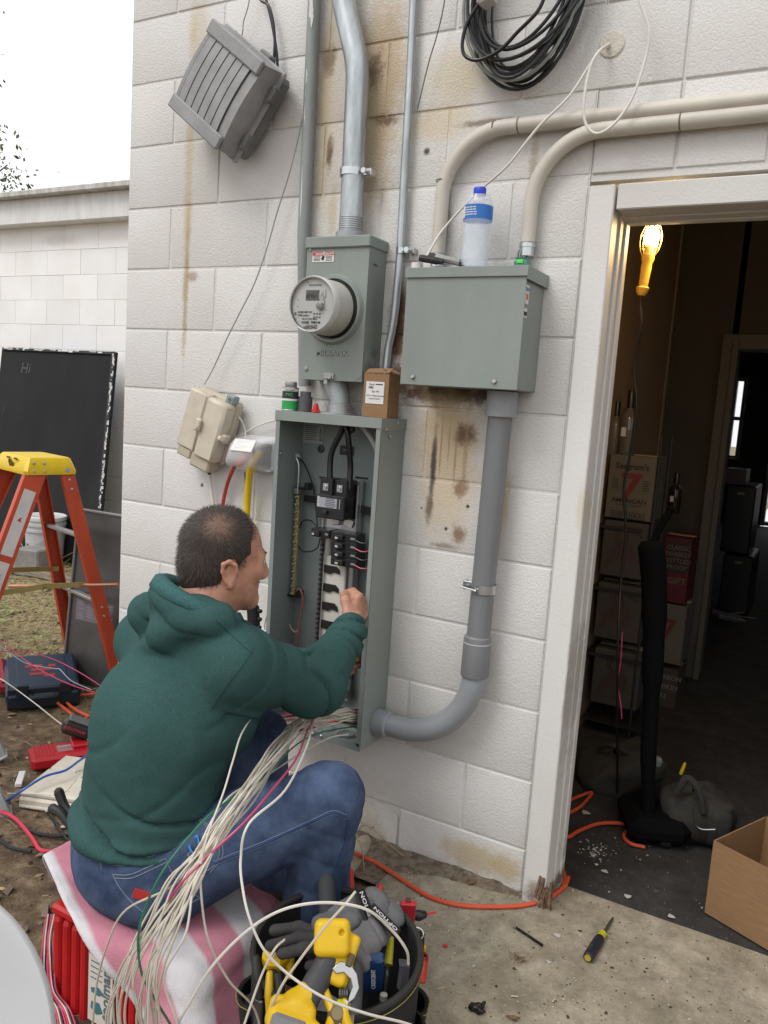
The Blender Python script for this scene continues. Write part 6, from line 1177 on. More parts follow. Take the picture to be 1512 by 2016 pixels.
HC2 = PY(668, 1302, -.13); hl_ = hand(F, WL+(HC2-WL)*.1, V3(.02, .7, .02), V3(.1, .1, 1), -1)
F.shift(lambda P: .0006*wav(P, 140, 1))
person = thing('person', 'man in a green hooded sweatshirt and blue jeans seated wiring the panel', 'person', (PC[0], PC[1], 0))
# one continuous body is the person itself: the empty's place is taken by the mesh
COL.objects.unlink(person); bpy.data.objects.remove(person)
tmp = bpy.data.objects.new('person_root', None); tmp.location = (PC[0], PC[1], 0)
person, BODY = field_part('person', F, SKIN, tmp, 1); person.parent = None; person.location = tmp.location; bpy.data.objects.remove(tmp)
person['label'] = 'man in a green hooded sweatshirt and blue jeans seated wiring the panel'; person['category'] = 'person'
crown_ = Hh(.008, -.05, .1225)
# hair ------------------------------------------------------------
HAIR = mat('hair_brown', (.026, .016, .011), .6, var=.4, vscale=45, col2=(.048, .032, .023), bump=.5, bscale=420, bdist=.003, stretch=(1, 1, .5))
F = Field(HD-.15, HD+.15, .0035); F.rs = HS
F.ell(Hh(0, -.014, .032), (.0785, .102, .0915), RH, .01); F.ell(Hh(0, -.035, -.02), (.073, .075, .075), RH, .02); F.chain([Hh(0, -.05, -.03), Hh(0, -.058, -.072)], [.052, .040], .03)
F.half(Hh(0, .046, .10), RH@V3(0, .80, .42), .025)            # hairline over the forehead
F.half(Hh(0, -.06, -.083), RH@V3(0, .16, -1), .012)           # nape
for sx in (-1, 1):
    F.ell(Hh(sx*.068, .088, .050), (.040, .052, .046), RH, .012, 's'); F.cone(Hh(sx*.088, .014, -.075), Hh(sx*.088, .066, -.03), .036, .046, .012, 's'); F.cone(Hh(sx*.09, -.014, -.105), Hh(sx*.092, -.014, -.012), .030, .024, .008, 's')
hair, HB = field_part('hair', F, HAIR, person, 1)
cs = on(HB, 432, 1034)
if cs is not None:      # thin hair at the crown lets the scalp through
    crown_ = cs; hn = HAIR.node_tree; bs = hn.nodes['Principled BSDF']; lk = bs.inputs['Base Color'].links[0].from_socket; ge = _n(hn, 'ShaderNodeNewGeometry'); vd = _n(hn, 'ShaderNodeVectorMath', operation='DISTANCE'); vd.inputs[1].default_value = tuple(cs); hn.links.new(ge.outputs['Position'], vd.inputs[0]); nn_ = _n(hn, 'ShaderNodeTexNoise'); nn_.inputs['Scale'].default_value = 160; nn_.inputs['Detail'].default_value = 4; hn.links.new(ge.outputs['Position'], nn_.inputs['Vector'])
    ma = _n(hn, 'ShaderNodeMath', operation='MULTIPLY_ADD'); hn.links.new(nn_.outputs['Fac'], ma.inputs[0]); ma.inputs[1].default_value = .022; hn.links.new(vd.outputs['Value'], ma.inputs[2]); mr = _n(hn, 'ShaderNodeMapRange', interpolation_type='SMOOTHSTEP'); mr.inputs[1].default_value = .062; mr.inputs[2].default_value = .018; mr.inputs[3].default_value = 0; mr.inputs[4].default_value = .65; hn.links.new(ma.outputs[0], mr.inputs[0]); mx = _n(hn, 'ShaderNodeMix', data_type='RGBA'); hn.links.new(mr.outputs[0], mx.inputs[0]); hn.links.new(lk, mx.inputs[6]); mx.inputs[7].default_value = (.20, .115, .075, 1); hn.links.new(mx.outputs[2], bs.inputs['Base Color'])
V, Q = F.mesh(); g = G(); cnt = 0; cen = V[Q].mean(1); nr = np.cross(V[Q[:, 1]]-V[Q[:, 0]], V[Q[:, 2]]-V[Q[:, 0]]); nr /= np.linalg.norm(nr, axis=1, keepdims=True)+1e-9
if ((cen-HD)*nr).sum() < 0: nr = -nr
crown = crown_
for i in RNG.permutation(len(cen))[:9000]:
    c = cen[i]; 
    if (c-Hh(0, -.014, .02))@nr[i] < .035 or (abs((c-HD)@hrt) > .045 and (c-HD)@hfw > .018 and (c-HD)@hup < .05) or abs(np.linalg.norm((c-Hh(0, -.014, .032))*1.)-.088) > .03: continue
    dcr = np.linalg.norm(c-crown)
    if dcr < .055 and RNG.uniform() < .9*(1-dcr/.065): continue
    flow = unit(c-crown); d = unit(flow*.95+nr[i]*.22+RNG.normal(size=3)*.16+hfw*.12); L = RNG.uniform(.009, .016); s = unit(np.cross(d, nr[i]))*.0006
    g.add([c-s-d*.001, c+s-d*.001, c+d*L-nr[i]*L*.12], [(0, 1, 2)], int(RNG.uniform() < .16))
so_ = part('hair_strands', g, [mat('strand_dark', (.022, .013, .009), .5, var=.3), mat('strand_light', (.06, .042, .032), .5, var=.3)], hair, 0, kind='stuff')
F = Field(HD-.16, HD+.16, .0035); F.rs = HS; F.ell(Hh(0, .082, -.107), (.025, .020, .020), RH, .01); F.cone(Hh(-.026, .070, -.092), Hh(.026, .070, -.092), .014, .014, .02); F.cone(Hh(-.022, .0905, -.057), Hh(.022, .0905, -.057), .004, .004, .006); F.cone(Hh(0, .078, -.113), Hh(0, .082, -.122), .012, .006, .02)
field_part('beard', F, mat('beard_brown', (.06, .026, .014), .7, var=.4, vscale=150, bump=.6, bscale=400, bdist=.003), person, 1)
for sx in (-1, 1):
    g = G(); g.tube(spline([Hh(sx*.014, .0985, .017), Hh(sx*.032, .093, .021), Hh(sx*.050, .0745, .015)], 5), [.0012, .002, .0024, .0025, .0025, .0024, .0022, .002, .0018, .0015, .001], 6); part('eyebrow', g, HAIR, person)
    g = G(); g.ball(Hh(sx*.032, .0835, -.004), (.010, .010, .0097), 10); e = part('eye', g, mat('eye_white', (.6, .57, .53), .15), person); g = G(); g.ball(Hh(sx*.032, .0915, -.006), (.0045, .0045, .0045), 8); part('iris', g, mat('iris_dark', (.04, .025, .015), .1), e)
# sweatshirt -------------------------------------------------------
def fabric(name, c1, c2, bscale=900, sheen=.3):
    m = mat(name, c1, .92, col2=c2, vscale=260, bump=.55, bscale=bscale, bdist=.002, vdetail=9, spec=.12, sheen=sheen); return m
HOOD = fabric('sweatshirt_green', (.031, .074, .070), (.044, .102, .096), sheen=.0); LIN = fabric('hood_lining', (.03, .085, .085), (.06, .14, .14), 500, sheen=.0)
F = Field((.62, -1.16, .18), (1.42, -.13, 1.06), .0052)
mid = (SR+SL)/2; trt = unit((SR-SL)*V3(1, 1, 0)); tfw = V3(-trt[1], trt[0], 0)
def tor(c, a, b_, h, tilt=0.): R = np.stack([trt, unit(tfw+Z_*tilt), np.cross(trt, unit(tfw+Z_*tilt))], 1); return c, (a, b_, h), R
for c, r, R in (tor(PC+V3(.0, .0, .075), .170, .142, .095), tor(PC+V3(.014, .005, .20), .163, .140, .15), tor(PC+V3(.022, .015, .32), .166, .142, .16), tor(mid-V3(0, -.0, .12), .192, .138, .15), tor(mid-V3(0, 0, .03), .17, .10, .085)): F.ell(c, r, R, .06)
F.cone(SR-V3(.02, 0, .0), SL+V3(.02, 0, 0), .068, .072, .06); F.cone(NB_-V3(0, 0, .035), NB_+V3(0, .005, .0), .085, .068, .06)
F.chain([SR+V3(-.01, 0, -.008), ER, WR+(ER-WR)*.12], [.074, .067, .050], .045); F.cone(WR+(ER-WR)*.16, WR+(ER-WR)*.02, .047, .043, .012)
F.chain([SL, ELb, WL+(ELb-WL)*.1], [.080, .066, .046], .04)
F.chain([PC+Z_*(.080-.006*math.sin(t))+trt*.160*math.cos(t)+tfw*.142*math.sin(t) for t in np.linspace(0, 2*math.pi, 33)], [.016]*33, .018)      # ribbed hem under the blousing
# hood: roll round the neck and the bag lying on the back
nk = NB_+V3(0, .0, .0); nb2 = unit(trt*1.); 
ring = [nk+trt*.084*math.cos(t)+tfw*(.080*math.sin(t)-.012)+Z_*(.004-.034*math.sin(t)-.018*math.cos(t)) for t in np.linspace(-1.25*math.pi, .25*math.pi, 15)]
F.chain(ring, [.020]*3+[.026]*9+[.020]*3, .018)
hb0 = PY(318, 1222, -.822); bag = np.stack([unit(trt*.85-Z_*.28), unit(tfw*-1-Z_*-.28), Z_], 1); rz = unit(np.cross(bag[:, 0], bag[:, 1])); bag[:, 1] = np.cross(rz, bag[:, 0]); bag[:, 2] = rz
F.chain([PY(448, 1222, -.775), PY(415, 1220, -.80), PY(370, 1226, -.82), PY(322, 1246, -.83), PY(280, 1286, -.815)], [.012, .016, .021, .030, .018], .03); F.chain([PY(440, 1205, -.765), PY(390, 1203, -.79), PY(320, 1210, -.80)], [.018, .024, .030], .03); F.ell(PY(296, 1206, -.765), (.052, .050, .050), None, .03)
# creases in the hood and under it


F.ell(NB_+V3(.0, .02, .055), (.062, .060, .06), None, .012, 's')
def seg(P, a, b_): ba = b_-a; t = ((P-a)@ba)/(ba@ba); tc = np.clip(t, 0, 1); return t, np.linalg.norm(P-a-tc[:, None]*ba, axis=1)
F.half(V3(0, 0, PC[2]+.066), -Z_, .012)
def crease(ph, p=3.): return (1-np.abs(np.sin(ph)))**p
def folds(P):
    d = .0030*wav(P, 13, 2)+.0022*wav(P*V3(1, 1, .6), 34, 5)+.0007*wav(P, 80, 3)
    tu, du = seg(P, SR, ER); tf, df = seg(P, ER, WR); arm = (np.minimum(du, df) < .112)
    fo = (df < du) & arm; s = tf*np.linalg.norm(WR-ER); wv = wav(P, 15, 7)
    d += np.where(fo, (.013*np.exp(-((tf-.85)/.30)**2)+.006)*crease(s*52+3.2*wv+(P@Z_)*16)-.004, 0)
    up = (du <= df) & arm & (tu > .1); s2 = tu*np.linalg.norm(ER-SR); d += np.where(up, (.021*np.exp(-((tu-1.0)/.38)**2)+.001)*crease(s2*30+2.6*wav(P, 11, 4)+((P-SR)@Z_)*20, 4)-.004, 0)
    t3, d3 = seg(P, SR-Z_*.08, PC+V3(.10, .1, .14)); d += np.where(~arm, .010*np.exp(-(d3/.09)**2)*crease((P@unit((.35, -.2, .9)))*30+2.4*wav(P, 9, 9), 5), 0)
    zl = P[:, 2]-PC[2]; lo_ = np.exp(-((zl-.10)/.075)**2)
    d += np.where(~arm, .021*lo_*crease(zl*38+2.6*wav(P, 8, 12)+(P@trt)*9, 4)-.006*lo_+.004*np.exp(-((zl-.32)/.18)**2)*np.sin((P@trt)*46+zl*9+1.8*wav(P, 6, 21)), 0)
    d += np.where(~arm, .006*np.exp(-((zl-.24)/.10)**2)*crease((P@unit(trt*.55-Z_*.85))*24+2.2*wav(P, 6, 6), 7), 0)
    hp = np.exp(-(np.linalg.norm((P-hb0)*V3(.8, .8, 1.4), axis=1)/.10)**2); d += .008*hp*crease((P@unit(trt*.45+Z_))*40+1.6*wav(P, 8, 14), 5)
    return d
F.shift(folds)
shirt, SH = field_part('sweatshirt', F, HOOD, person, 1)
g = G()
A = []
for t in np.linspace(-1.2*math.pi, .2*math.pi, 19):
    cc_ = nk+trt*.078*math.cos(t)+tfw*(.072*math.sin(t)-.010)+Z_*(.012-.034*math.sin(t)-.018*math.cos(t)); od = unit(trt*math.cos(t)+tfw*math.sin(t)); A.append([cc_-od*.022-Z_*.02, cc_-od*.016+Z_*.016, cc_+od*.004+Z_*.034, cc_+od*.022+Z_*.032, cc_+od*.034+Z_*.012])
g.grid(np.array(A)); part('hood_lining', g, LIN, shirt, 80, solid=.004)
g = G(); g.chain_ = None
P_ = [PY(325, 1162, -.715), PY(342, 1150, -.705), PY(355, 1146, -.70)]; g.tube(spline([NB_+trt*.05-tfw*.045+Z_*.028, NB_-tfw*.058+Z_*.036, NB_-trt*.05-tfw*.040+Z_*.034], 6), .012, 8); part('collar', g, mat('collar_blue', (.015, .02, .14), .8), person)
def stitch(bvh, pts, r, m, parent, name, lift=.001, n=5):
    P = [on(bvh, x, y, lift) for x, y in pts]; P = [p for p in P if p is not None]
    if len(P) < 2: return
    g = G(); g.tube(spline(P, n), r, 5); return part(name, g, m, parent)
SEAM = mat('seam_green', (.012, .045, .041), .95); 
def dense(pts, n=6): return [(float(a), float(b_)) for a, b_ in spline(np.array([(x, y, 0) for x, y in pts], float), n)[:, :2]]
stitch(SH, dense([(425, 1222), (450, 1245), (475, 1268), (495, 1285)]), .0012, SEAM, shirt, 'seam', 0, 2); stitch(SH, dense([(500, 1275), (485, 1300), (455, 1340), (430, 1375), (415, 1400)]), .0012, SEAM, shirt, 'seam', 0, 2)
# jeans ------------------------------------------------------------
def denim():
    m = mat('denim', (.030, .048, .098), .9, col2=(.080, .115, .195), vscale=16, bump=.4, bscale=700, bdist=.002, vdetail=10, spec=.15); return m
DEN = denim(); DST = mat('denim_stitch', (.15, .18, .23), .8, var=.2); DSE = mat('denim_seam', (.02, .045, .12), .9)
F = Field((.70, -1.14, -.03), (1.52, -.20, .60), .0052)
F.ell(PC+V3(0, -.015, .0), (.166, .142, .118), np.stack([prt, pfw, Z_], 1), .04); F.ell(PC+V3(.0, -.02, .06), (.148, .118, .05), np.stack([prt, pfw, Z_], 1), .03)
F.chain([HR+V3(0, -.01, -.005), HR*.45+KR_*.55, KR_], [.106, .088, .071], .05); F.chain([KR_, KR_*.4+AR*.6, AR+V3(0, 0, -.02)], [.074, .070, .066], .03)
F.chain([HL_, HL_*.45+KL*.55, KL], [.108, .092, .072], .05); F.chain([KL, AL], [.072, .066], .03)
def jf(P):
    d = .0025*wav(P, 18, 3)+.0016*wav(P, 42, 8); t, dd = seg(P, KR_, AR)
    d += .006*np.exp(-(dd/.12)**2)*np.exp(-((t-.15)/.35)**2)*crease(P@unit((.3, .5, 1))*42+2.4*wav(P, 10, 2))
    d += .008*np.exp(-(np.linalg.norm(P-HR-V3(.05, -.03, .05), axis=1)/.13)**2)*crease(P@unit((.9, -.1, -.4))*38+2.2*wav(P, 9, 1))
    t2, d2 = seg(P, HR, KR_); d += .004*np.exp(-((t2-.85)/.25)**2)*crease(P@unit((1, .4, .3))*34+2*wav(P, 9, 5), 4); return d
F.shift(jf); jeans, JB = field_part('jeans', F, DEN, person, 2)
outer = [(420, 1700), (470, 1680), (520, 1660), (570, 1638), (620, 1615), (655, 1600), (682, 1608)]
stitch(JB, dense(outer), .0040, DSE, jeans, 'side_seam', -.001, 2); stitch(JB, dense([(x, y-4) for x, y in outer]), .0009, DST, jeans, 'stitching', .0005, 2); stitch(JB, dense([(x+1, y+4) for x, y in outer]), .0009, DST, jeans, 'stitching', .0005, 2)
stitch(JB, dense([(684, 1612), (680, 1650), (668, 1690), (655, 1720)]), .003, DSE, jeans, 'side_seam', -.001, 2)
for dy in (0, 11): stitch(JB, dense([(166, 1652+dy), (195, 1676+dy), (225, 1692+dy), (262, 1690+dy), (295, 1676+dy), (340, 1656+dy)]), .0013, DST, jeans, 'waistband_stitch', .0006, 2)
for pts in ([(222, 1722), (255, 1722), (290, 1708), (326, 1690)], [(226, 1729), (258, 1729), (292, 1715), (328, 1698)], [(326, 1690), (340, 1720), (362, 1748), (394, 1768)], [(222, 1722), (236, 1748), (258, 1775), (282, 1796)], [(394, 1768), (350, 1790), (300, 1800)], [(192, 1640), (196, 1680), (200, 1712)], [(388, 1612), (420, 1640), (432, 1680), (412, 1712), (378, 1714)], [(394, 1612), (427, 1640), (439, 1682), (414, 1718)]): stitch(JB, dense(pts), .0013, DST, jeans, 'pocket_stitch', .0006, 2)
q = on(JB, 278, 1762, .001)
if q is not None: g = G(); g.box(q, (.034, .004, .020), frame_of((.1, .3, 1), _rt), b=.001); part('red_tab', g, mat('tab_red', (.35, .02, .02), .7), jeans)
BOOT = mat('boot_brown', (.05, .032, .02), .7, var=.25)
for A_, dv in ((AR, V3(.12, .26, 0)), (AL, V3(.05, .28, 0))):
    F = Field(A_+V3(-.12, -.14, -.12), A_+V3(.30, .34, .08), .006); zf = .012 if A_ is AR else -.02; b0 = V3(A_[0], A_[1]-.02, zf+.045); F.chain([b0, b0+dv*.5, b0+dv*.85+V3(0, 0, -.012)], [.045, .043, .034], .03); F.cone(A_, b0, .048, .05, .02); F.half(V3(0, 0, zf), -Z_, .004); field_part('boot', F, BOOT, person, 1)
# what hangs on him
kr = on(JB, 388, 1668, .01)
if kr is not None:
    cbn = thing('carabiner', 'blue carabiner clipped to the right side of his jeans', 'carabiner', kr); L_ = lambda px, py: (lambda p: p if p is not None else kr)(on(JB, px, py, .008))
    g = G(); g.tube(spline([L_(372, 1664), L_(378, 1678), L_(388, 1680), L_(392, 1664), L_(388, 1646), L_(384, 1650)], 5), .0028, 7); part('ring', g, mat('anod_blue', (.05, .25, .55), .3, .6), cbn)
    g = G(); g.tube(spline([L_(376, 1690), L_(370, 1682), L_(380, 1678), L_(385, 1690), L_(378, 1696)], 4), .0015, 6); part('key_ring', g, SCR, cbn)
    kq = L_(386, 1722); g = G(); g.box(kq, (.019, .003, .034), frame_of((-.15, .2, 1), _rt), b=.001); g.box(kq-V3(0, 0, .024), (.010, .0025, .02), frame_of((-.15, .2, 1), _rt), b=.001); g.box(kq+V3(.004, 0, .024), (.008, .003, .02), frame_of((-.15, .2, 1), _rt), b=.001); part('key', g, mat('key_brass', (.30, .22, .07), .4, .7), cbn)
bp2 = on(JB, 175, 1665, 0.); 
plr = thing('pliers', 'black handled pliers sticking out of his back pocket', 'pliers', PY(158, 1640, -.92)); yq = -.90
for pts in (((172, 1650), (158, 1628), (142, 1606), (126, 1585), (116, 1560)), ((168, 1655), (150, 1640), (132, 1618), (118, 1600), (104, 1592))):
    k_ = 1 if pts[0][0] == 172 else 0; P = [PY(x, y, yq-.01+.02*k_) for x, y in pts]; g = G(); sp = spline(P, 5); g.tube(sp, np.linspace(.007, .0115, len(sp)), 10); g.ball(sp[-1], .0115, 10); part('handle', g, MATS['grip_black'], plr)
g = G(); g.box(PY(176, 1656, yq), (.05, .03, .08), frame_of((-.4, 0, 1), _rt), b=.006); part('jaws', g, MATS['tool_steel'], plr)
# the wire in his fist
g = G(); c_, u_, n_, f_ = hr_; g.tube(spline([c_+u_*.05+n_*.0, c_, c_-u_*.06, PY(716, 1300, -.10), PY(712, 1350, -.10), PY(708, 1400, -.09)], 7), .0019, 6); single('held_wire', g, WHT, 'white wire held upright in his right fist', 'wire')
# ---------------------------------------------------------------- stepladder, tools and wires in the yard
FIB = mat('fibreglass_orange', (.47, .062, .022), .42, var=.1, vscale=20, stretch=(1, 1, .2)); YEP = mat('ladder_yellow', (.66, .46, .012), .4, var=.06); ALS = mat('step_aluminium', (.46, .46, .45), .38, .7, var=.12, vscale=30, stretch=(.2, 4, 4)); STK = mat('sticker_white', (.58, .56, .55), .5, var=.08, vscale=12); YZN = mat('yellow_zinc', (.42, .34, .14), .35, .75)
rh, fh = V3(.876, .481, 0), V3(-.481, .876, 0); th = math.radians(47); lw = -math.sin(th)*rh+math.cos(th)*fh; la = math.cos(th)*rh+math.sin(th)*fh
cr = CAM+3.55*_ray(144, 932); cf = cr-.20*la; lz = cr[2]; GL = -.045
ld = thing('stepladder', 'orange fibreglass stepladder with a yellow top standing in the yard', 'stepladder', (cr[0]-.2, cr[1]+.1, GL))
def rail(p0, p1, face, wd, dp, name='rail', m=FIB):
    """channel rail: web outward along face, flanges inward"""
    ax = unit(p1-p0); f = unit(face-ax*(face@ax)); s = np.cross(f, ax); c = (p0+p1)/2; L = np.linalg.norm(p1-p0); R = np.stack([s, f, ax], 1); g = G()
    g.box(c, (wd, .005, L), R, b=.0012)
    for k in (-1, 1): g.box(c+s*k*(wd/2-.0025)-f*dp/2, (.005, dp-.006, L), R, b=.0012)
    return part(name, g, m, ld), R
W0, W1 = .30, .50
def rp(base, t, side, spread, sgn):     # point on a rail: t 0 top, 1 foot
    wd = W0+(W1-W0)*t; return V3(base[0], base[1], lz+.02-(lz+.02-GL)*t)+la*sgn*spread*t+lw*(.15+side*wd/2)
FN0, FN1 = rp(cf, 0, -1, .42, -1)+la*.045, rp(cf, 1, -1, .42, -1)+la*.045; FF0, FF1 = rp(cf, 0, 1, .42, -1)+la*.045, rp(cf, 1, 1, .42, -1)+la*.045
RN0, RN1 = rp(cr, 0, -1, .24, 1)-la*.03, rp(cr, 1, -1, .24, 1)-la*.03; RF0, RF1 = rp(cr, 0, 1, .24, 1)-la*.03, rp(cr, 1, 1, .24, 1)-la*.03
_, RFN = rail(FN0, FN1, -lw, .086, .03); rail(FF0, FF1, lw, .086, .03); rail(RN0, RN1, -lw, .058, .026); rail(RF0, RF1, lw, .058, .026)
# yellow top cap
tc = (cr+cf)/2+lw*.15; g = G(); Rt = np.stack([la, lw, Z_], 1); A = []
for z, e in ((lz-.003, 0), (lz+.012, .002), (lz+.062, -.016), (lz+.068, -.022)):
    A.append([V3(*(tc[:2]), z)+la*x*(.112+e)+lw*y*(.162+e) for x, y in ((-.9, -1), (.9, -1), (1, -.9), (1, .9), (.9, 1), (-.9, 1), (-1, .9), (-1, -.9), (-.9, -1))])
g.grid(np.array(A)); g.add(A[-1][:-1], [tuple(range(8))]); g.add(A[0][:-1], [tuple(range(8))[::-1]]); part('top_cap', g, YEP, ld, 30)
g = G()
for x in (-.075, -.03): 
    for z in (.012, .046): screw(g, V3(*tc[:2], lz+z)+la*x-lw*(.158-.1*z+.004), -lw, .0065, .004)
screw(g, V3(*tc[:2], lz+.016)+la*.068-lw*.160, -lw, .012, .005)
for t in (.045, .085): screw(g, RN0+(RN1-RN0)*t-lw*.003, -lw, .0065, .004)
for t in (.6, .64): screw(g, RN0+(RN1-RN0)*t-lw*.003, -lw, .006, .004)
screw(g, FN0+(FN1-FN0)*.66-lw*.003, -lw, .006, .004); part('rivet', g, SCR, ld, kind='stuff')
g = G(); q = V3(*tc[:2], lz+.034)-la*.112; nf = unit(-la-Z_*.25); g.lathe([(.021, 0), (.021, .003), (.018, .003), (.018, .0015), (0, .0015)], 18, q-lw*.02, nf); g.box(q-lw*.02-la*.002, (.003, .022, .005), Rt)
g.box(q+lw*.0+Z_*.022+la*.004-lw*.055, (.004, .03, .008), Rt); g.box(q+Z_*.022+la*.004+lw*.02, (.004, .03, .008), Rt); part('maker_badge', g, mat('badge_brown', (.12, .07, .02), .5), ld)
# stickers, print, steps, spreaders, feet
axn = unit(FN1-FN0); LN = np.linalg.norm(FN1-FN0)
for t0, t1 in ((.085, .34), (.365, .50), (.525, .64)): decal(FN0+axn*LN*(t0+t1)/2-lw*.0025, RFN[:, 0], -axn, .052, LN*(t1-t0), STK, ld, 'sticker')
decal(FN0+axn*LN*.80-lw*.0025, RFN[:, 0], -axn, .05, LN*.1, PRT, ld, 'warning_sticker'); decal(FN0+axn*LN*.80-lw*.0035, RFN[:, 0], -axn, .04, LN*.03, YEP, ld, 'warning_stripe')
for tt, w_ in ((.20, .02), (.42, .018), (.595, .02)): g = G(); q = FN0+axn*LN*tt-lw*.0036; g.prism([(-w_*.4, -.006), (w_*.5, -.01), (w_*.2, .002), (w_*.45, .012), (-w_*.1, .006)], q, RFN[:, 0], -axn, -lw*.0005); part('scuff', g, mat('scuff_red', (.40, .03, .02), .6), ld, 0)
for t in (.30, .55, .80):
    a, b_ = FN0+(FN1-FN0)*t, FF0+(FF1-FF0)*t; g = G(); c = (a+b_)/2; g.box(c, (np.linalg.norm(b_-a)-.008, .075, .022), np.stack([unit(b_-a), np.cross(Z_, unit(b_-a)), Z_], 1), b=.003); part('step', g, ALS, ld)
a = FN0+(FN1-FN0)*.30; b_ = FF0+(FF1-FF0)*.30; q = (a*.25+b_*.75)-la*.039; decal(q, -lw, Z_, .035, .016, STK, ld, 'size_label')
for t in (.29, .58, .86):
    a, b_ = RN0+(RN1-RN0)*t, RF0+(RF1-RF0)*t; g = G(); c = (a+b_)/2; g.box(c, (np.linalg.norm(b_-a)-.006, .03, .016), np.stack([unit(b_-a), np.cross(Z_, unit(b_-a)), Z_], 1), b=.003); part('rear_bar', g, ALS, ld)
for (f0, f1, r0, r1, o) in ((FN0, FN1, RN0, RN1, lw*.012), (FF0, FF1, RF0, RF1, -lw*.012)):
    a = f0+(f1-f0)*.49+o; b_ = r0+(r1-r0)*.50+o; m_ = (a+b_)/2+Z_*.012; g = G()
    for p, q in ((a, m_), (m_, b_)): d = unit(q-p); g.box((p+q)/2, (np.linalg.norm(q-p)+.02, .004, .024), np.stack([d, unit(np.cross(Z_, d)), np.cross(d, unit(np.cross(Z_, d)))], 1), b=.001)
    screw(g, m_-lw*.003, -lw, .006, .003); part('spreader', g, YZN, ld)
for p, d in ((RN1, 1), (RF1, 1), (FN1, -1), (FF1, -1)): g = G(); g.box(p+Z_*.035-lw*0, (.058, .036, .075), Rt, b=.006); g.box(p+Z_*.10-la*.018, (.014, .034, .10), Rt, b=.003); part('foot', g, YEP, ld)
# second ladder whose feet show at the left edge
l2 = PZ(10, 1606, -.03); l3 = PZ(2, 1490, -.03); t2 = thing('stepladder', 'second orange ladder of which only two grey shod feet show at the left edge', 'stepladder', l2)
lean = unit(V3(-.42, -.25, 1)); rs_ = unit(np.cross(unit(l3-l2), lean))
for p in (l2, l3):
    sx = unit(l3-l2); R2 = np.stack([sx, np.cross(lean, sx), lean], 1); g = G(); g.box(p+lean*.62, (.05, .006, 1.1), R2, b=.001); g.box(p+lean*.62+sx*.022, (.006, .03, 1.1), R2, b=.001); g.box(p+lean*.62-sx*.022, (.006, .03, 1.1), R2, b=.001); part('rail', g, FIB, t2)
    g = G(); g.box(p+lean*.042, (.058, .042, .08), R2, b=.003); g.box(p+lean*.004, (.07, .05, .01), R2, b=.003); part('foot', g, GALD, t2)
for h in (.35, .7, 1.0): g = G(); g.box((l2+l3)/2+lean*h, (np.linalg.norm(l3-l2)-.01, .06, .018), R2, b=.002); part('step', g, ALS, t2)
# blue tool case, lid ajar
NAVY = mat('case_navy', (.012, .030, .060), .45, var=.12, bump=.08, bscale=200, bdist=.002); NAVD = mat('case_dark', (.010, .014, .022), .5)
k0 = PZ(14, 1400, -.035); k1 = PZ(156, 1386, -.035); ke = unit((k1-k0)*V3(1, 1, 0)); kd = V3(-ke[1], ke[0], 0); kl = np.linalg.norm(k1-k0); KD = .30
tcs = thing('tool_case', 'dark blue plastic tool case lying half open beside the ladder', 'tool case', (k0+k1)/2+kd*KD/2); Rk = np.stack([ke, kd, Z_], 1); kc = (k0+k1)/2+kd*KD/2
g = G(); t_ = .006
for c, s in ((kc+Z_*.004, (kl, KD, .008)), (kc-kd*(KD/2-.004)+Z_*.045, (kl, .008, .09)), (kc+kd*(KD/2-.004)+Z_*.045, (kl, .008, .09)), (kc-ke*(kl/2-.004)+Z_*.045, (.008, KD-.017, .09)), (kc+ke*(kl/2-.004)+Z_*.045, (.008, KD-.017, .09))): g.box(c, s, Rk, b=.003)
part('base', g, NAVD, tcs)
ta = math.radians(15); lu = unit(Z_*math.cos(ta)+kd*math.sin(ta)*-1); lu = unit(Z_*math.cos(ta)-(-kd)*-math.sin(ta)); ldv = np.cross(lu, ke); Rl = np.stack([ke, ldv, lu], 1); hinge = kc+kd*KD/2+Z_*.095; lcn = hinge-ldv*(KD/2)+lu*.028+Z_*.0
if (hinge-ldv*KD)[2] < hinge[2]: ldv = ldv
g = G(); g.box(lcn, (kl+.01, KD+.01, .056), Rl, b=.014); part('lid', g, NAVY, tcs)
g = G(); g.box(lcn+lu*.026, (kl*.72, KD*.74, .010), Rl, b=.004); part('lid_panel', g, NAVY, tcs)
g = G()
for k, (x, y, w_, h_) in enumerate(((-.03, .05, .07, .022), (.0, .02, .085, .02), (-.02, -.012, .06, .018), (.03, -.03, .045, .018), (.045, .045, .03, .02))): g.box(lcn+lu*.0315+ke*x+ldv*y, (w_, h_, .001), Rl)
part('red_mark', g, mat('mark_red', (.36, .03, .03), .5), tcs, 0, kind='stuff')
for x in (-.3, .3): g = G(); g.box(kc-kd*(KD/2+.006)+ke*kl*x+Z_*.085, (.05, .014, .05), Rk, b=.004); part('latch', g, NAVD, tcs)
g = G(); g.tube(spline([kc-kd*KD/2-ke*.05+Z_*.06, kc-kd*(KD/2+.035)-ke*.045+Z_*.06, kc-kd*(KD/2+.035)+ke*.045+Z_*.06, kc-kd*KD/2+ke*.05+Z_*.06], 5), .010, 8); part('handle', g, NAVD, tcs)
q = PZ(6, 1372, -.03); g = G(); g.box(q+V3(-.04, .02, .03), (.10, .05, .05), frame_of((.2, 0, 1), (.7, .7, 0)), b=.012); g.tube([q+V3(-.03, .03, .05), q+V3(-.1, .06, .13)], .018, 8); single('small_red_tool', g, mat('dim_red', (.30, .02, .03), .45), 'small red tool peeking in at the left edge by the case', 'tool')
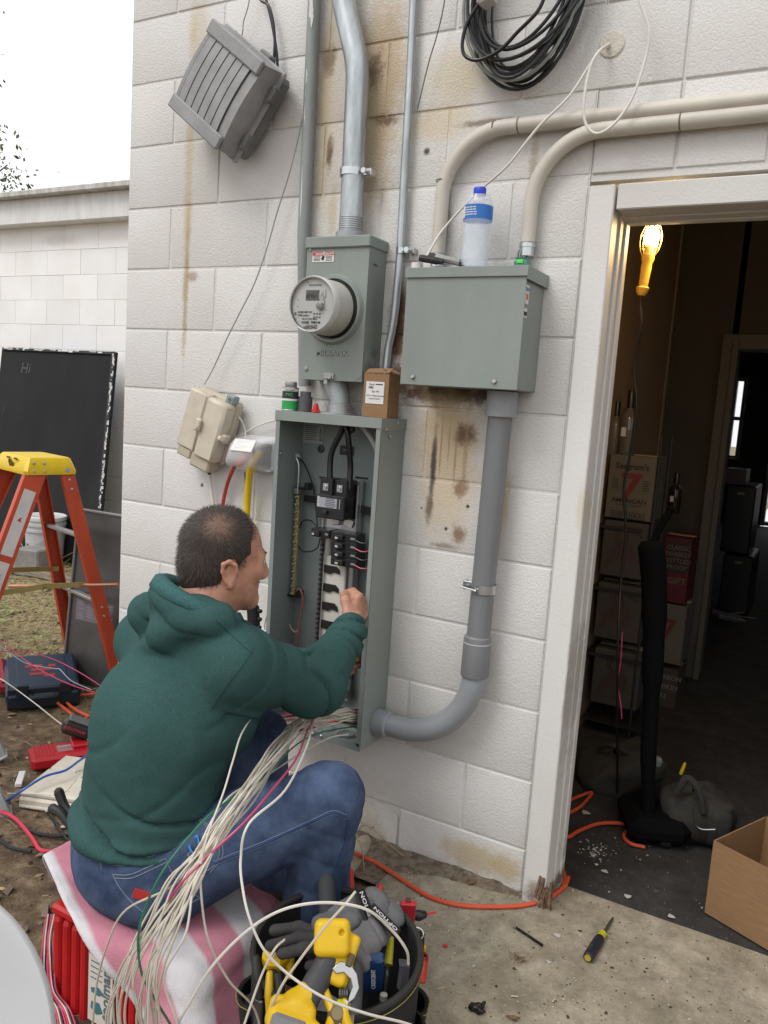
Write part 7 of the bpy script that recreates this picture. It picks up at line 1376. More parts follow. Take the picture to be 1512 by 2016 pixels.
# charger with battery
c0 = PZ(62, 1522, -.035); c1 = PZ(168, 1506, -.035); ce = unit((c1-c0)*V3(1, 1, 0)); cdv = V3(-ce[1], ce[0], 0); Rc = np.stack([ce, cdv, Z_], 1); ch = thing('battery_charger', 'red tool battery charger lying on the dirt', 'charger', c0+ce*.1+cdv*.06)
cc_ = c0+ce*.105+cdv*.06; RDC = mat('charger_red', (.42, .012, .02), .38, var=.08); g = G(); g.box(cc_+Z_*.026, (.21, .125, .05), Rc, b=.012); part('body', g, RDC, ch)
for k in range(6): g = G(); g.box(cc_+Z_*.0515-ce*(.09-.012*k), (.005, .10, .006), Rc, b=.001); part('rib', g, RDC, ch)
decal(cc_+Z_*.051+ce*.015, ce, cdv, .055, .06, mat('label_pinkgrey', (.30, .16, .16), .5), ch, 'label'); lettering('CHARGER', cc_+Z_*.0522-ce*.008+cdv*.01, ce, cdv, .012, STK, ch, bold=True)
g = G(); g.box(cc_+Z_*.056+ce*.07+cdv*.02, (.06, .09, .02), Rc, b=.004); part('battery_dock', g, RDC, ch)
bq = PZ(152, 1472, .03)+V3(.0, .03, 0); bq = cc_+ce*.075+cdv*.045+Z_*.098; btn = thing('tool_battery', 'black power tool battery with red lettering sitting on the red charger', 'battery', bq-Z_*.03); Rb = np.stack([unit(ce*.8+cdv*-.2-Z_*.35), unit(cdv), Z_], 1); Rb[:, 2] = unit(np.cross(Rb[:, 0], Rb[:, 1])); Rb[:, 1] = np.cross(Rb[:, 2], Rb[:, 0])
g = G(); g.box(bq, (.135, .08, .055), Rb, b=.014); part('case', g, BLKP, btn); g = G(); g.box(bq+Rb[:, 2]*.03, (.11, .066, .014), Rb, b=.006); part('top_pad', g, mat('grey_plastic', (.11, .11, .11), .5), btn)
lettering('REDLITHIUM', bq-Rb[:, 1]*.0405-Rb[:, 0]*.058-Rb[:, 2]*.002, Rb[:, 0], Rb[:, 2], .014, mat('red_print', (.5, .03, .03), .5), btn, bold=True); lettering('XC', bq-Rb[:, 1]*.0405+Rb[:, 0]*.035-Rb[:, 2]*.016, Rb[:, 0], Rb[:, 2], .015, WLB, btn, bold=True)
# beige telephone box lying open on the ground
n0 = PZ(42, 1592, -.03); n1 = PZ(152, 1608, -.03); ne = unit((n1-n0)*V3(1, 1, 0)); nd_ = V3(-ne[1], ne[0], 0); Rn2 = np.stack([ne, nd_, Z_], 1); nl = np.linalg.norm(n1-n0)+.02; tb2 = thing('telephone_box', 'cream telephone service box lying on the dirt behind the man', 'utility box', (n0+n1)/2+nd_*.12); CRM = mat('cream_plastic', (.56, .52, .43), .5, var=.08, vscale=15)
nc2 = (n0+n1)/2+nd_*.14; g = G(); g.box(nc2+Z_*.022, (nl, .29, .04), Rn2, b=.008); part('base', g, CRM, tb2); g = G(); g.box(nc2+Z_*.052-nd_*.055, (nl*.98, .17, .024), Rn2, b=.008); part('front_lid', g, CRM, tb2); g = G(); g.box(nc2+Z_*.052+nd_*.09, (nl*.98, .105, .022), Rn2, b=.008); part('rear_lid', g, CRM, tb2)
g = G(); g.tube([nc2-ne*nl*.45-nd_*.15+Z_*.016, nc2+ne*nl*.45-nd_*.15+Z_*.016], .006, 8); g.ball(nc2-nd_*.15+Z_*.014, .009, 8); part('hinge', g, CRM, tb2)
g = G(); g.tube(spline([nc2+ne*.0+nd_*.02+Z_*.066, nc2+ne*.02+nd_*.03+Z_*.07, nc2+ne*.045+nd_*.02+Z_*.066, nc2+ne*.04-nd_*.01+Z_*.066], 4), .0025, 6); part('latch', g, mat('latch_grey', (.36, .34, .3), .5), tb2)
q = PZ(40, 1540, -.03); g = G(); g.box(q+V3(0, 0, .012), (.022, .10, .014), frame_of((0, 0, 1), (.7, .7, 0)), b=.002); single('trim_offcut', g, WLB, 'small white plastic strip lying on dirt beside the cream box', 'plastic strip')
# loose wires over the yard
PNK = mat('wire_pink', (.48, .05, .13), .4); BLU = mat('wire_blue', (.03, .10, .42), .35); CRD2 = mat('cable_red', (.55, .03, .07), .4)
def wire(name, pts, r, m, lab, cat='wire', group=None, n=7, s=7):
    P = [(PY(p[0], p[1], p[2]) if len(p) == 3 else PZ(p[0], p[1], p[3])) for p in pts]
    for p in P:
        if p[0] < 1.24: p[2] = max(p[2], float(dirt_z(p[0], p[1]))+r*1.4+.006)
    g = G(); g.tube(spline(P, s), r, n); return single(name, g, m, lab, cat, group)
z_ = lambda x, y, h: (x, y, 0, h)
wire('loose_wire', [z_(-60, 1310, .12), z_(0, 1336, .10), z_(60, 1378, .05), z_(120, 1425, .03), z_(160, 1450, .03), z_(190, 1453, .03), z_(230, 1440, .04)], .0024, WHT, 'white wire crossing the dirt in front of the blue case')
wire('loose_wire', [z_(-60, 1235, .25), z_(0, 1262, .23), z_(50, 1300, .2), z_(100, 1330, .17), z_(150, 1352, .15), z_(205, 1368, .12), z_(250, 1375, .1)], .0022, PNK, 'pink wire crossing the blue case diagonally')
wire('loose_wire', [z_(-60, 1280, .22), z_(0, 1283, .2), z_(50, 1284, .19), z_(100, 1296, .18), z_(150, 1320, .16), z_(205, 1354, .12), z_(250, 1380, .1)], .0022, PNK, 'pink wire arching over the far edge of the blue case')
wire('loose_wire', [z_(-60, 1240, .22), z_(0, 1272, .2), z_(50, 1305, .17), z_(105, 1316, .16), z_(118, 1318, .16), z_(140, 1340, .14), z_(180, 1358, .12)], .0020, mat('wire_greyblue', (.28, .34, .40), .4), 'pale grey blue wire lying across the case lid')
wire('blue_cable', [z_(-60, 1640, -.02), z_(0, 1586, .0), z_(50, 1552, .055), z_(90, 1528, .07), z_(130, 1516, .07), z_(160, 1495, .06), z_(200, 1470, .05)], .0042, BLU, 'blue cable snaking over the cream box', 'cable')
wire('red_cable', [z_(-60, 1600, -.02), z_(0, 1608, -.02), z_(28, 1612, -.01), z_(48, 1634, -.015), z_(66, 1658, -.02), z_(78, 1678, -.02), z_(102, 1681, -.02), z_(150, 1680, -.02)], .0058, CRD2, 'red cable lying on dirt at the lower left', 'cable')
wire('black_cable', [z_(24, 1612, -.02), z_(45, 1632, -.02), z_(72, 1645, -.02), z_(118, 1648, -.02), z_(150, 1640, -.02)], .0055, BLKR, 'black cable crossing under the red cable', 'cable'); wire('black_cable', [z_(-40, 1640, -.02), z_(0, 1661, -.02), z_(25, 1675, -.02), z_(62, 1681, -.02)], .0055, BLKR, 'black cable end at the left edge below the red cable', 'cable'); wire('black_cable', [z_(95, 1600, -.02), z_(108, 1622, -.02), z_(124, 1645, -.02), z_(140, 1660, -.02)], .005, BLKR, 'short black cable between the cream box and the towel', 'cable')
wire('loose_wire', [z_(15, 1562, .0), z_(60, 1562, .06), z_(120, 1563, .07), z_(150, 1535, .07)], .0018, WHT, 'thin white wire lying over the cream box')
for pts, lab in (([z_(114, 1384, -.02), z_(140, 1405, -.02), z_(165, 1420, -.02), z_(195, 1430, -.02), z_(230, 1430, -.02)], 'orange cord starting under the blue case corner'), ([z_(132, 1384, -.02), z_(150, 1398, -.02), z_(175, 1410, -.02), z_(200, 1416, -.02), z_(230, 1418, -.02)], 'second orange cord strand running behind the man'), ([z_(215, 1404, -.02), z_(185, 1406, -.01), z_(165, 1418, -.015), z_(158, 1440, -.02), z_(165, 1458, -.02), z_(190, 1468, -.02)], 'loop of orange cord left of the man\'s back'), ([z_(150, 1370, -.02), z_(185, 1368, -.02), z_(230, 1366, -.02)], 'orange cord strand near the ladder foot')): wire('power_cable', pts, .0062, ORC, lab, 'cord')
# white plastic chair at the lower left corner
WCH = mat('chair_white', (.50, .51, .52), .35, var=.05, vscale=3); t_ = 1.0; ctr = CAM+t_*_ray(-140, 2060); cu_ = unit(_up*.96+_fw*.10); cx_ = unit(_rt-cu_*(_rt@cu_)); cn_ = np.cross(cx_, cu_); wch = thing('plastic_chair', 'white plastic chair back in the lower left corner', 'chair', (ctr[0], ctr[1], -.04))
A = []
for i in range(25):
    a = math.pi*i/24; row = []
    for k in (1.0, .985, .93, .6, .3, .02): row.append(ctr+cx_*.156*k*math.cos(a)+cu_*.193*k*math.sin(a)+cn_*(.012*(1 if k < .985 else (.3 if k > .99 else .8))-.02*(1-k*k)))
    A.append(row)
g = G(); g.grid(np.array(A)); B_ = [[ctr+cx_*.156*k-cu_*h+cn_*(.012-.02*(1-k*k)) for k in np.linspace(-1, 1, 9)] for h in (-.002, .15, .30)]; g.grid(np.array(B_)); part('backrest', g, WCH, wch, 60, solid=.006)
sc = ctr-cu_*.30; sf = unit(cn_*V3(1, 1, 0)); sx_ = unit(cx_*V3(1, 1, 0)); sz = sc[2]; q = V3(*sc[:2], sz)
fd = -1 if ((q+sf*.4-CAM)@_rt) > ((q-sf*.4-CAM)@_rt) else 1
g = G(); g.box(q-sx_*.02+sf*fd*.19, (.40, .40, .025), np.stack([sx_, sf, Z_], 1), b=.01); part('seat', g, WCH, wch)
for a in (-.2, .16):
    for b_ in (.02, .37): p = q+sx_*a+sf*fd*b_; g = G(); g.tube([p, V3(p[0], p[1], -.04)+sx_*a*.15], [.024, .017], 8); part('leg', g, WCH, wch)
# ---------------------------------------------------------------- red bench box, towel, tool bag, wires
RDB = mat('bench_red', (.44, .012, .014), .42, var=.1, vscale=6); sx0, sx1, sy0, sy1, sz0, sz1 = .848, 1.262, -.962, -.665, -.045, .200
sb_ = thing('work_bench_box', 'red ribbed portable work bench the man sits on', 'tool box', ((sx0+sx1)/2, (sy0+sy1)/2, sz0))
g = G(); g.box(((sx0+sx1)/2, (sy0+sy1)/2+.008, (sz0+sz1)/2), (sx1-sx0, sy1-sy0-.016, sz1-sz0), b=.012); part('body', g, RDB, sb_)
lx0, lx1 = PY(178, 1900, sy0)[0], PY(226, 1900, sy0)[0]
for x in [sx0+.014, sx0+.043, sx0+.072, sx0+.101]+list(np.arange(lx1+.025, sx1-.01, .03)): 
    g = G(); g.tube([(x, sy0+.006, sz0+.0), (x, sy0+.006, sz1-.035)], .0125, 10); g.ball((x, sy0+.006, sz1-.035), .0125, 8); part('rib', g, RDB, sb_)
g = G(); g.box(((sx0+sx1)/2, (sy0+sy1)/2, sz1-.012), (sx1-sx0+.012, sy1-sy0+.008, .024), b=.006); part('top', g, RDB, sb_)
g = G(); g.tube(spline([(sx0+.085, sy0-.006, sz1-.008), (sx0+.11, sy0-.008, sz1-.02), (sx0+.14, sy0-.008, sz1-.03), (sx0+.19, sy0-.008, sz1-.036)], 5), .009, 8); part('handle', g, BLKP, sb_)
lq = V3((lx0+lx1)/2, sy0-.004, .085); decal(lq, X_, Z_, lx1-lx0, .22, mat('label_cream', (.60, .56, .50), .5, var=.06, vscale=20), sb_, 'label')
TL = mat('teal_print', (.05, .16, .20), .5); fy_ = V3(0, -.0012, 0); lettering('toolmanager', V3(lx1-.008, lq[1], -.005)+fy_, Z_, -X_, .036, mat('print_slate', (.12, .15, .16), .5), sb_, bold=True); lettering('Portable', lq+V3(-.035, 0, .078)+fy_, X_, Z_, .0125, PRT, sb_, bold=True); lettering('Work Bench', lq+V3(-.035, 0, .064)+fy_, X_, Z_, .0125, PRT, sb_, bold=True)
g = G(); g.prism([(-.035, .058), (.03, .046), (.03, .042), (-.035, .05)], lq+fy_, X_, Z_, (0, -.0006, 0)); part('red_swoosh', g, mat('print_red', (.35, .03, .03), .5), sb_, 0)
for r in range(4): lettering('• bench • step • seat', lq+V3(-.033, 0, .034-.013*r)+fy_, X_, Z_, .006, PRT, sb_) if False else None
g = G()
for r in range(4): g.box(lq+V3(-.012, -.0014, .034-.013*r), (.035, .0006, .0022))
g.prism([(-.028, -.03), (-.005, -.022), (.012, -.032), (-.004, -.042), (-.026, -.04)], lq+fy_, X_, Z_, (0, -.0006, 0)); g.prism([(-.026, -.062), (-.002, -.058), (.01, -.078), (-.01, -.088), (-.028, -.078)], lq+fy_, X_, Z_, (0, -.0006, 0)); part('print', g, TL, sb_, 0, kind='stuff')
# towel: small cloth solver (positions relaxed under gravity over the box)
P1 = V3(.80, -.915, .22); ds = unit(V3(.906, -.40, 0)); dtv = V3(-ds[1], ds[0], 0); Ls, Lt, hs_ = .94, .60, .016; ns, nt_ = int(Ls/hs_), int(Lt/hs_)
S, Tt = np.meshgrid(np.arange(ns)*hs_-.22, np.arange(nt_)*hs_-.012, indexing='ij'); X = P1+S[..., None]*ds+Tt[..., None]*dtv; X[..., 2] = .224+.009*np.sin(S*23+3*np.sin(Tt*9))*np.cos(Tt*17+2*np.sin(S*7))
Vv = np.zeros_like(X); lo, hi = V3(sx0-.024, sy0-.034, -1), V3(sx1+.030, sy1+.012, sz1+.014); bc_, bh = (lo+hi)/2, (hi-lo)/2
REST = [((1, 0), 1.), ((0, 1), 1.), ((1, 1), 2**.5), ((1, -1), 2**.5), ((2, 0), 2.), ((0, 2), 2.), ((4, 0), 4.), ((0, 4), 4.)]
def project(X, di, dj, L, k):
    for par in (0, 1):
        i0 = np.arange(0, ns-di); i0 = i0[((i0//max(di, 1)) % 2) == par] if di else np.arange(ns)
        if di:
            A = X[i0]; B_ = X[i0+di]
            if dj > 0: A, B_ = A[:, :nt_-dj], B_[:, dj:]
            elif dj < 0: A, B_ = A[:, -dj:], B_[:, :nt_+dj]
        else:
            j0 = np.arange(0, nt_-dj); j0 = j0[((j0//dj) % 2) == par]; A = X[:, j0]; B_ = X[:, j0+dj]
        d = B_-A; l = np.linalg.norm(d, axis=-1, keepdims=True); c = .5*k*(l-L)/np.maximum(l, 1e-9)*d; A = A+c; B_ = B_-c
        if di:
            if dj > 0: X[i0[:, None], np.arange(nt_-dj)[None]] = A; X[(i0+di)[:, None], np.arange(dj, nt_)[None]] = B_
            elif dj < 0: X[i0[:, None], np.arange(-dj, nt_)[None]] = A; X[(i0+di)[:, None], np.arange(nt_+dj)[None]] = B_
            else: X[i0] = A; X[i0+di] = B_
        else: X[:, j0] = A; X[:, j0+dj] = B_
LB = (V3(.79, -.815, .178), V3(.105, .13, .042))
def collide(X, old, bc_=bc_, bh=bh):
    q = X-bc_; a = bh-np.abs(q); ins = (a > 0).all(-1)
    if ins.any():
        ax = np.argmin(np.where(ins[..., None], a*V3(1, 1, .8), 9), -1)
        for k in range(3):
            m = ins & (ax == k)
            if m.any():
                X[..., k][m] = bc_[k]+np.sign(q[..., k][m])*bh[k]
                for j in range(3):
                    if j != k: X[..., j][m] = X[..., j][m]*.25+old[..., j][m]*.75
    gz = np.where(X[..., 0] > 1.25, .004, -.03); m = X[..., 2] < gz
    if m.any(): X[..., 2][m] = gz[m]; X[..., 0][m] = old[..., 0][m]; X[..., 1][m] = old[..., 1][m]
dt_ = .011
PIN = ((X[..., 0]-.99)/.17)**2+((X[..., 1]+.83)/.13)**2 < 1; XP = X[PIN].copy(); XP[:, 2] = sz1+.014
for it in range(230):
    old = X.copy(); Vv[..., 2] -= 9.8*dt_; Vv *= .965; X = X+Vv*dt_
    for q_ in range(7):
        for (ij, L) in REST: project(X, ij[0], ij[1], L*hs_, 1. if L < 1.5 else (.30 if L < 3 else .12))
    X[PIN] = XP; collide(X, old); collide(X, old, LB[0], LB[1]); X[PIN] = XP; Vv = (X-old)/dt_
def towel_mat():
    m = bpy.data.materials.new('terry_towel'); m.use_nodes = True; nt = m.node_tree; L = nt.links; b = nt.nodes['Principled BSDF']; at_ = _n(nt, 'ShaderNodeAttribute'); at_.attribute_name = 'stripe'; rp = _n(nt, 'ShaderNodeValToRGB'); L.new(at_.outputs['Fac'], rp.inputs[0]); e = rp.color_ramp.elements; rp.color_ramp.interpolation = 'LINEAR'; W_c, P_c = c4((.62, .60, .62)), c4((.56, .235, .30)); st = [(0, W_c)]
    for k, x in enumerate((.04, .20, .32, .47, .60, .76)): st += [(x-.008, st[-1][1]), (x+.008, P_c if k % 2 == 0 else W_c)]
    while len(e) < len(st): e.new(.5)
    for i, (p, c) in enumerate(st): e[i].position = p; e[i].color = c
    tc = _n(nt, 'ShaderNodeTexCoord'); n1 = _n(nt, 'ShaderNodeTexNoise'); n1.inputs['Scale'].default_value = 14; n1.inputs['Detail'].default_value = 6; L.new(tc.outputs['Object'], n1.inputs['Vector']); mr = _n(nt, 'ShaderNodeMapRange'); mr.inputs[1].default_value = .3; mr.inputs[2].default_value = .7; mr.inputs[3].default_value = .80; mr.inputs[4].default_value = 1.08; L.new(n1.outputs['Fac'], mr.inputs[0]); mx = _n(nt, 'ShaderNodeMix', data_type='RGBA', blend_type='MULTIPLY'); mx.inputs[0].default_value = 1; L.new(rp.outputs[0], mx.inputs[6]); L.new(mr.outputs[0], mx.inputs[7]); L.new(mx.outputs[2], b.inputs['Base Color']); b.inputs['Roughness'].default_value = 1; b.inputs['Specular IOR Level'].default_value = .05
    n2 = _n(nt, 'ShaderNodeTexNoise'); n2.inputs['Scale'].default_value = 420; n2.inputs['Detail'].default_value = 3; L.new(tc.outputs['Object'], n2.inputs['Vector']); bp = _n(nt, 'ShaderNodeBump'); bp.inputs['Strength'].default_value = .7; bp.inputs['Distance'].default_value = .004; L.new(n2.outputs['Fac'], bp.inputs['Height']); L.new(bp.outputs[0], b.inputs['Normal']); return m
g = G(); g.grid(X); tw = single('towel', g, towel_mat(), 'pink and white striped bath towel draped over the red box under the man', 'towel', ang=80, solid=.011)
at_ = tw.data.attributes.new('stripe', 'FLOAT', 'POINT'); at_.data.foreach_set('value', np.repeat(np.linspace(0, 1, nt_)[None], ns, 0).ravel().astype(np.float32))
sbm = tw.modifiers.new('sub', 'SUBSURF'); sbm.levels = 1; sbm.render_levels = 1
TV = X.reshape(-1, 3); TF = [(i*nt_+j, i*nt_+j+1, (i+1)*nt_+j+1, (i+1)*nt_+j) for i in range(ns-1) for j in range(nt_-1)]; TWB = BVHTree.FromPolygons(TV.tolist(), TF)
# tool bag ----------------------------------------------------------
bc3 = V3(1.505, -.815, 0); br, bzr = .168, .275; CANV = mat('canvas_black', (.016, .016, .016), .9, var=.3, vscale=60, bump=.4, bscale=500, bdist=.002); INB = mat('canvas_inside', (.010, .010, .011), .95); YST = mat('yellow_thread', (.30, .27, .05), .7)
bgt = thing('tool_bag', 'round open black canvas tool bag full of tools on the slab', 'tool bag', (bc3[0], bc3[1], .002)); n = 40; an = np.linspace(0, 2*np.pi, n, endpoint=False)
def brim(a): return bzr+.018*np.cos(a-1.9)
def bag_p(a, r, z): return bc3+V3(math.cos(a)*r, math.sin(a)*r*.98, z)
A = [[bag_p(a, br*k, z if z is not None else brim(a)) for k, z in ((.90, .004), (.97, .05), (1.0, .15), (1.01, None), (.985, None), (.96, .15), (.92, .03), (.05, .028))] for a in an]
g = G(); g.grid(np.array(A), closed_u=True, flip=True); part('body', g, CANV, bgt, 50)
g = G(); g.tube([bag_p(a, br, brim(a)) for a in an], .007, 8, closed=True); part('binding', g, mat('binding', (.022, .021, .019), .7, bump=.3, bscale=300), bgt)
for k, (a0, a1, h0) in enumerate(((-.35, .35, .17), (-1.0, -.40, .15), (-1.65, -1.05, .16), (-2.35, -1.7, .15), (-3.0, -2.4, .16), (.42, .95, .15))):
    aa = np.linspace(a0, a1, 9); A = [[bag_p(a, br*(.93+.09*math.sin(math.pi*i/8)**.6)+.004, .01), bag_p(a, br*(1.0+.10*math.sin(math.pi*i/8)**.6)+.002, h0*.55), bag_p(a, br*(1.0+.17*math.sin(math.pi*i/8)**.6)+.001, h0), bag_p(a, br*(1.0+.15*math.sin(math.pi*i/8)**.6)-.003, h0-.002)] for i, a in enumerate(aa)]
    g = G(); g.grid(np.array(A), flip=True); pk = part('pocket', g, CANV, bgt, 60, solid=.003); g = G(); g.tube([r[2]-(bc3-r[2])*V3(.02, .02, 0)-V3(0, 0, .006) for r in A], .0010, 5); part('yellow_stitching', g, YST, pk)
g = G(); g.tube([bag_p(a, br+.0065, brim(a)-.012) for a in np.linspace(-1.9, .7, 30)], .0009, 5); part('yellow_stitching', g, YST, bgt)
def zt(px, py, z): return PZ(px, py, z)
def tool(name, lab, cat, px, py, z, group='tools in the black bag'): return thing(name, lab, cat, zt(px, py, z), group)
YL = mat('tool_yellow', (.66, .42, .008), .38, var=.06); GRY = mat('tool_grey', (.045, .046, .05), .5, var=.15); CHR = mat('chrome', (.48, .48, .47), .22, .95, var=.1)
# cordless drill: head up, grip down to the left, battery end low
dl = tool('power_drill', 'yellow and grey cordless drill standing head up in the tool bag', 'drill', 655, 1850, .30); d0, d1, d2 = zt(652, 1840, .375), zt(636, 1890, .34), zt(588, 1965, .30)
def fld(name, build, lo, hi, m, parent, h=.003, sm=1): F = Field(lo, hi, h); build(F); return field_part(name, F, m, parent, sm)[0]
def head_(F):
    a, b_, c, d = zt(654, 1846, .375), zt(668, 1872, .36), zt(683, 1905, .335), zt(688, 1935, .315); z_a = unit(CAM-a); R = np.stack([unit(_rt-z_a*(_rt@z_a)), np.cross(z_a, unit(_rt-z_a*(_rt@z_a))), z_a], 1)
    F.rbox(a, (.033, .032, .036), R, .013, .006); Rr = R@np.array([[.9, -.43, 0], [.43, .9, 0], [0, 0, 1]]).T; F.rbox(zt(676, 1888, .345), (.019, .045, .024), Rr.T@np.eye(3) if False else R@np.array([[.93, .36, 0], [-.36, .93, 0], [0, 0, 1]]), .010, .006); F.rbox(d, (.010, .026, .014), R, .006, .006)
    F.cone(zt(660, 1836, .40)+_rt*.012, zt(660, 1836, .40)+_rt*.0122, .0055, .0055, .002, 's')
fld('head', head_, d0-.11, d0+.11, YL, dl)
fld('grip', lambda F: F.chain([zt(648, 1885, .35), zt(625, 1930, .325), zt(600, 1972, .30)], [.022, .021, .024], .01), d2-.15, d1+.12, GRY, dl)
fld('lower_body', lambda F: (F.cone(zt(603, 1958, .31), zt(590, 1975, .30), .022, .030, .008), F.rbox(zt(572, 2000, .285), (.042, .026, .030), frame_of(unit(CAM-zt(572, 2000, .285)), _rt+_up*-.35), .013, .008), F.rbox(zt(574, 2042, .265), (.046, .034, .034), frame_of(unit(CAM-zt(574, 2042, .265)), _rt+_up*-.35), .012, .008)), d2-.2, d2+.15, YL, dl)
g = G(); p = zt(556, 2008, .30); p = zt(566, 2024, .315); g.box(p, (.062, .034, .02), frame_of(unit(CAM-p), _rt+_up*-.35), b=.006); part('battery_plate', g, mat('plate_grey', (.16, .16, .165), .45), dl); g = G(); g.box(zt(676, 1890, .352)+_rt*.012, (.012, .022, .035), frame_of(unit(CAM-d0)), b=.002); part('side_label', g, mat('brown_label', (.08, .06, .02), .4), dl)
g = G(); 
for k in range(5): p = zt(672+k*2.5, 1856+k*7, .372-.005*k); g.tube([p, p+_rt*.014-_up*.006], .0013, 5)
part('vent', g, mat('vent_dark', (.12, .07, .004), .6), dl)
# gloves
GLV = mat('glove_grey', (.13, .13, .135), .85, var=.12, vscale=40, bump=.3, bscale=300, bdist=.002); GLD_ = mat('glove_dark', (.045, .042, .044), .85, var=.2, vscale=40, bump=.4, bscale=300, bdist=.002)
for k, (pl, fin, cuff, lab, tx) in enumerate(((((690, 1800), (640, 1840)), (((632, 1838), (590, 1826), (540, 1832)), ((630, 1850), (590, 1846), (532, 1862)), ((640, 1862), (600, 1866), (556, 1878))), ((716, 1790), (742, 1778)), 'grey work glove lying on the bag rim, fingers pointing at the man', ((700, 1795), (712, 1810))), (((735, 1842), (700, 1880)), (((690, 1885), (650, 1880), (612, 1880)), ((690, 1895), (660, 1900), (610, 1900))), ((752, 1815), (768, 1795)), 'second grey work glove with a black cuff band inside the bag', ((728, 1840), (750, 1855))))):
    zz = .335-.02*k; gv = tool('work_glove', lab, 'glove', pl[0][0], pl[0][1], zz, 'work gloves'); q0, q1 = zt(*pl[0], zz), zt(*pl[1], zz)
    ga = unit(q0-q1); gn = unit(CAM-q0); gn = unit(gn-ga*(gn@ga)); GR = np.stack([ga, np.cross(gn, ga), gn], 1); qc = zt(*cuff[0], zz)
    fld('palm', lambda F: (F.ell((q0+q1)/2, (.046, .034, .015), GR, .02), F.ell((q0+qc)/2, (.040, .034, .015), GR, .02), F.ell(zt(*cuff[1], zz-.01), (.030, .036, .018), GR, .015), F.cone(q1+GR[:, 1]*.02, q1-GR[:, 1]*.02, .017, .017, .015), F.shift(lambda P: .003*wav(P, 55, 3+k)+.004*crease((P@ga)*70+2*wav(P, 30, 5), 4))), q0-.16, q0+.16, GLV, gv, .003)
    for f in fin: fld('finger', lambda F: F.chain([zt(*f[0], zz), zt(*f[1], zz), zt(*f[2], zz-.008)], [.0135, .012, .0105], .006).shift(lambda P: .0012*wav(P, 90, 2)), q1-.14, q1+.14, GLD_, gv, .003)
    bpx = [cuff[0], cuff[1]]; cx1, cx2 = zt(*cuff[0], zz), zt(*cuff[1], zz-.01); ax_ = unit(cx2-cx1); tc_ = unit(CAM-cx1); tc_ = unit(tc_-ax_*(tc_@ax_)); sd = np.cross(ax_, tc_); bn = G()
    mid_ = (q0+cx1)/2+tc_*.023; bn.box(mid_, (.034, .075, .006), np.stack([ax_, sd, tc_], 1), b=.002); bb = part('wrist_band', bn, mat('band_black', (.014, .014, .015), .6), gv); wd_ = -sd if (-sd)@_up > 0 else sd
    lettering('OPTION', mid_+tc_*.0036-wd_*.031+ax_*.005*(1 if np.cross(wd_, -ax_)@tc_ > 0 else -1), wd_, -ax_ if np.cross(wd_, -ax_)@tc_ > 0 else ax_, .0165, WLB, bb, bold=True)
# handles, pliers and small tools standing in the bag
def rod(name, lab, cat, pts, rs, m, z, zs=None, n=12, group='tools in the black bag', extra=None, ball=True):
    P = [zt(p[0], p[1], p[2]) for p in pts]; t = thing(name, lab, cat, P[-1], group); sp = spline(P, 5); g = G(); rr_ = np.interp(np.linspace(0, 1, len(sp)), np.linspace(0, 1, len(rs)), rs); g.tube(sp, rr_, n)
    if ball: g.ball(sp[0], rs[0], 12)
    part('handle', g, m, t)
    if extra: extra(t, P)
    return t
rod('hammer', 'dark grey rubber hammer grip standing up beside his shin', 'hammer', [(640, 1688, .36), (642, 1740, .33), (646, 1800, .29), (650, 1850, .25)], [.017, .0185, .019, .018], mat('rubber_grey', (.045, .048, .05), .75, var=.15, bump=.2), 0, extra=lambda t, P: part('head', G().box(P[-1]+V3(0, 0, -.03), (.10, .03, .03), b=.006), CHR, t))
rod('screwdriver', 'upright red handled tool at the far side of the bag', 'screwdriver', [(690, 1716, .27), (691, 1745, .25), (692, 1775, .23)], [.0075, .0075, .007], RED, 0, extra=lambda t, P: part('shaft', G().tube([P[-1], P[-1]-V3(0, 0, .1)], .004, 8), CHR, t))
rod('screwdriver', 'short red knob sticking up behind the black bag rim', 'screwdriver', [(748, 1748, .29), (748, 1760, .28), (748, 1775, .27)], [.008, .008, .006], RED, 0, extra=lambda t, P: part('shaft', G().tube([P[-1], P[-1]-V3(0, 0, .1)], .004, 8), CHR, t))
rod('hammer', 'black tool handle lying across the far inside of the bag', 'hammer', [(752, 1768, .27), (735, 1780, .26), (715, 1790, .25)], [.014, .013, .012], BLKP, 0, extra=lambda t, P: part('head', G().box(P[-1]+V3(0, 0, -.02), (.03, .06, .03), b=.004), GRY, t))
rod('screwdriver', 'dark grey fat screwdriver handle right of the drill', 'screwdriver', [(698, 1908, .33), (696, 1950, .31), (694, 1995, .28)], [.0165, .017, .0165], GRY, 0, extra=lambda t, P: part('shaft', G().tube([P[-1], P[-1]-V3(0, 0, .15)], .004, 8), CHR, t))
rod('screwdriver', 'black and yellow screwdriver in the shadow at the right of the bag', 'screwdriver', [(770, 1838, .28), (768, 1862, .27), (764, 1900, .25)], [.006, .0075, .009], mat('yellow_clear', (.42, .40, .03), .25), 0, extra=lambda t, P: (part('collar', G().lathe([(.010, -.006), (.012, 0), (.010, .012)], 10, P[0]), BLKP, t), part('shaft', G().tube([P[-1], P[-1]-V3(0, 0, .1)], .004, 8), CHR, t)))
rod('pliers', 'black plier handles at the left rim of the bag', 'pliers', [(504, 1888, .29), (507, 1925, .27), (512, 1965, .24)], [.0085, .0095, .009], MATS['grip_black'], 0, extra=lambda t, P: (part('handle', G().tube(spline([P[0]+_rt*.028-_up*.012, P[1]+_rt*.030, P[2]+_rt*.012], 5), .0085, 10), MATS['grip_black'], t), part('jaw', G().box(P[-1]-V3(0, 0, .05), (.02, .012, .10), b=.003), MATS['tool_steel'], t)))
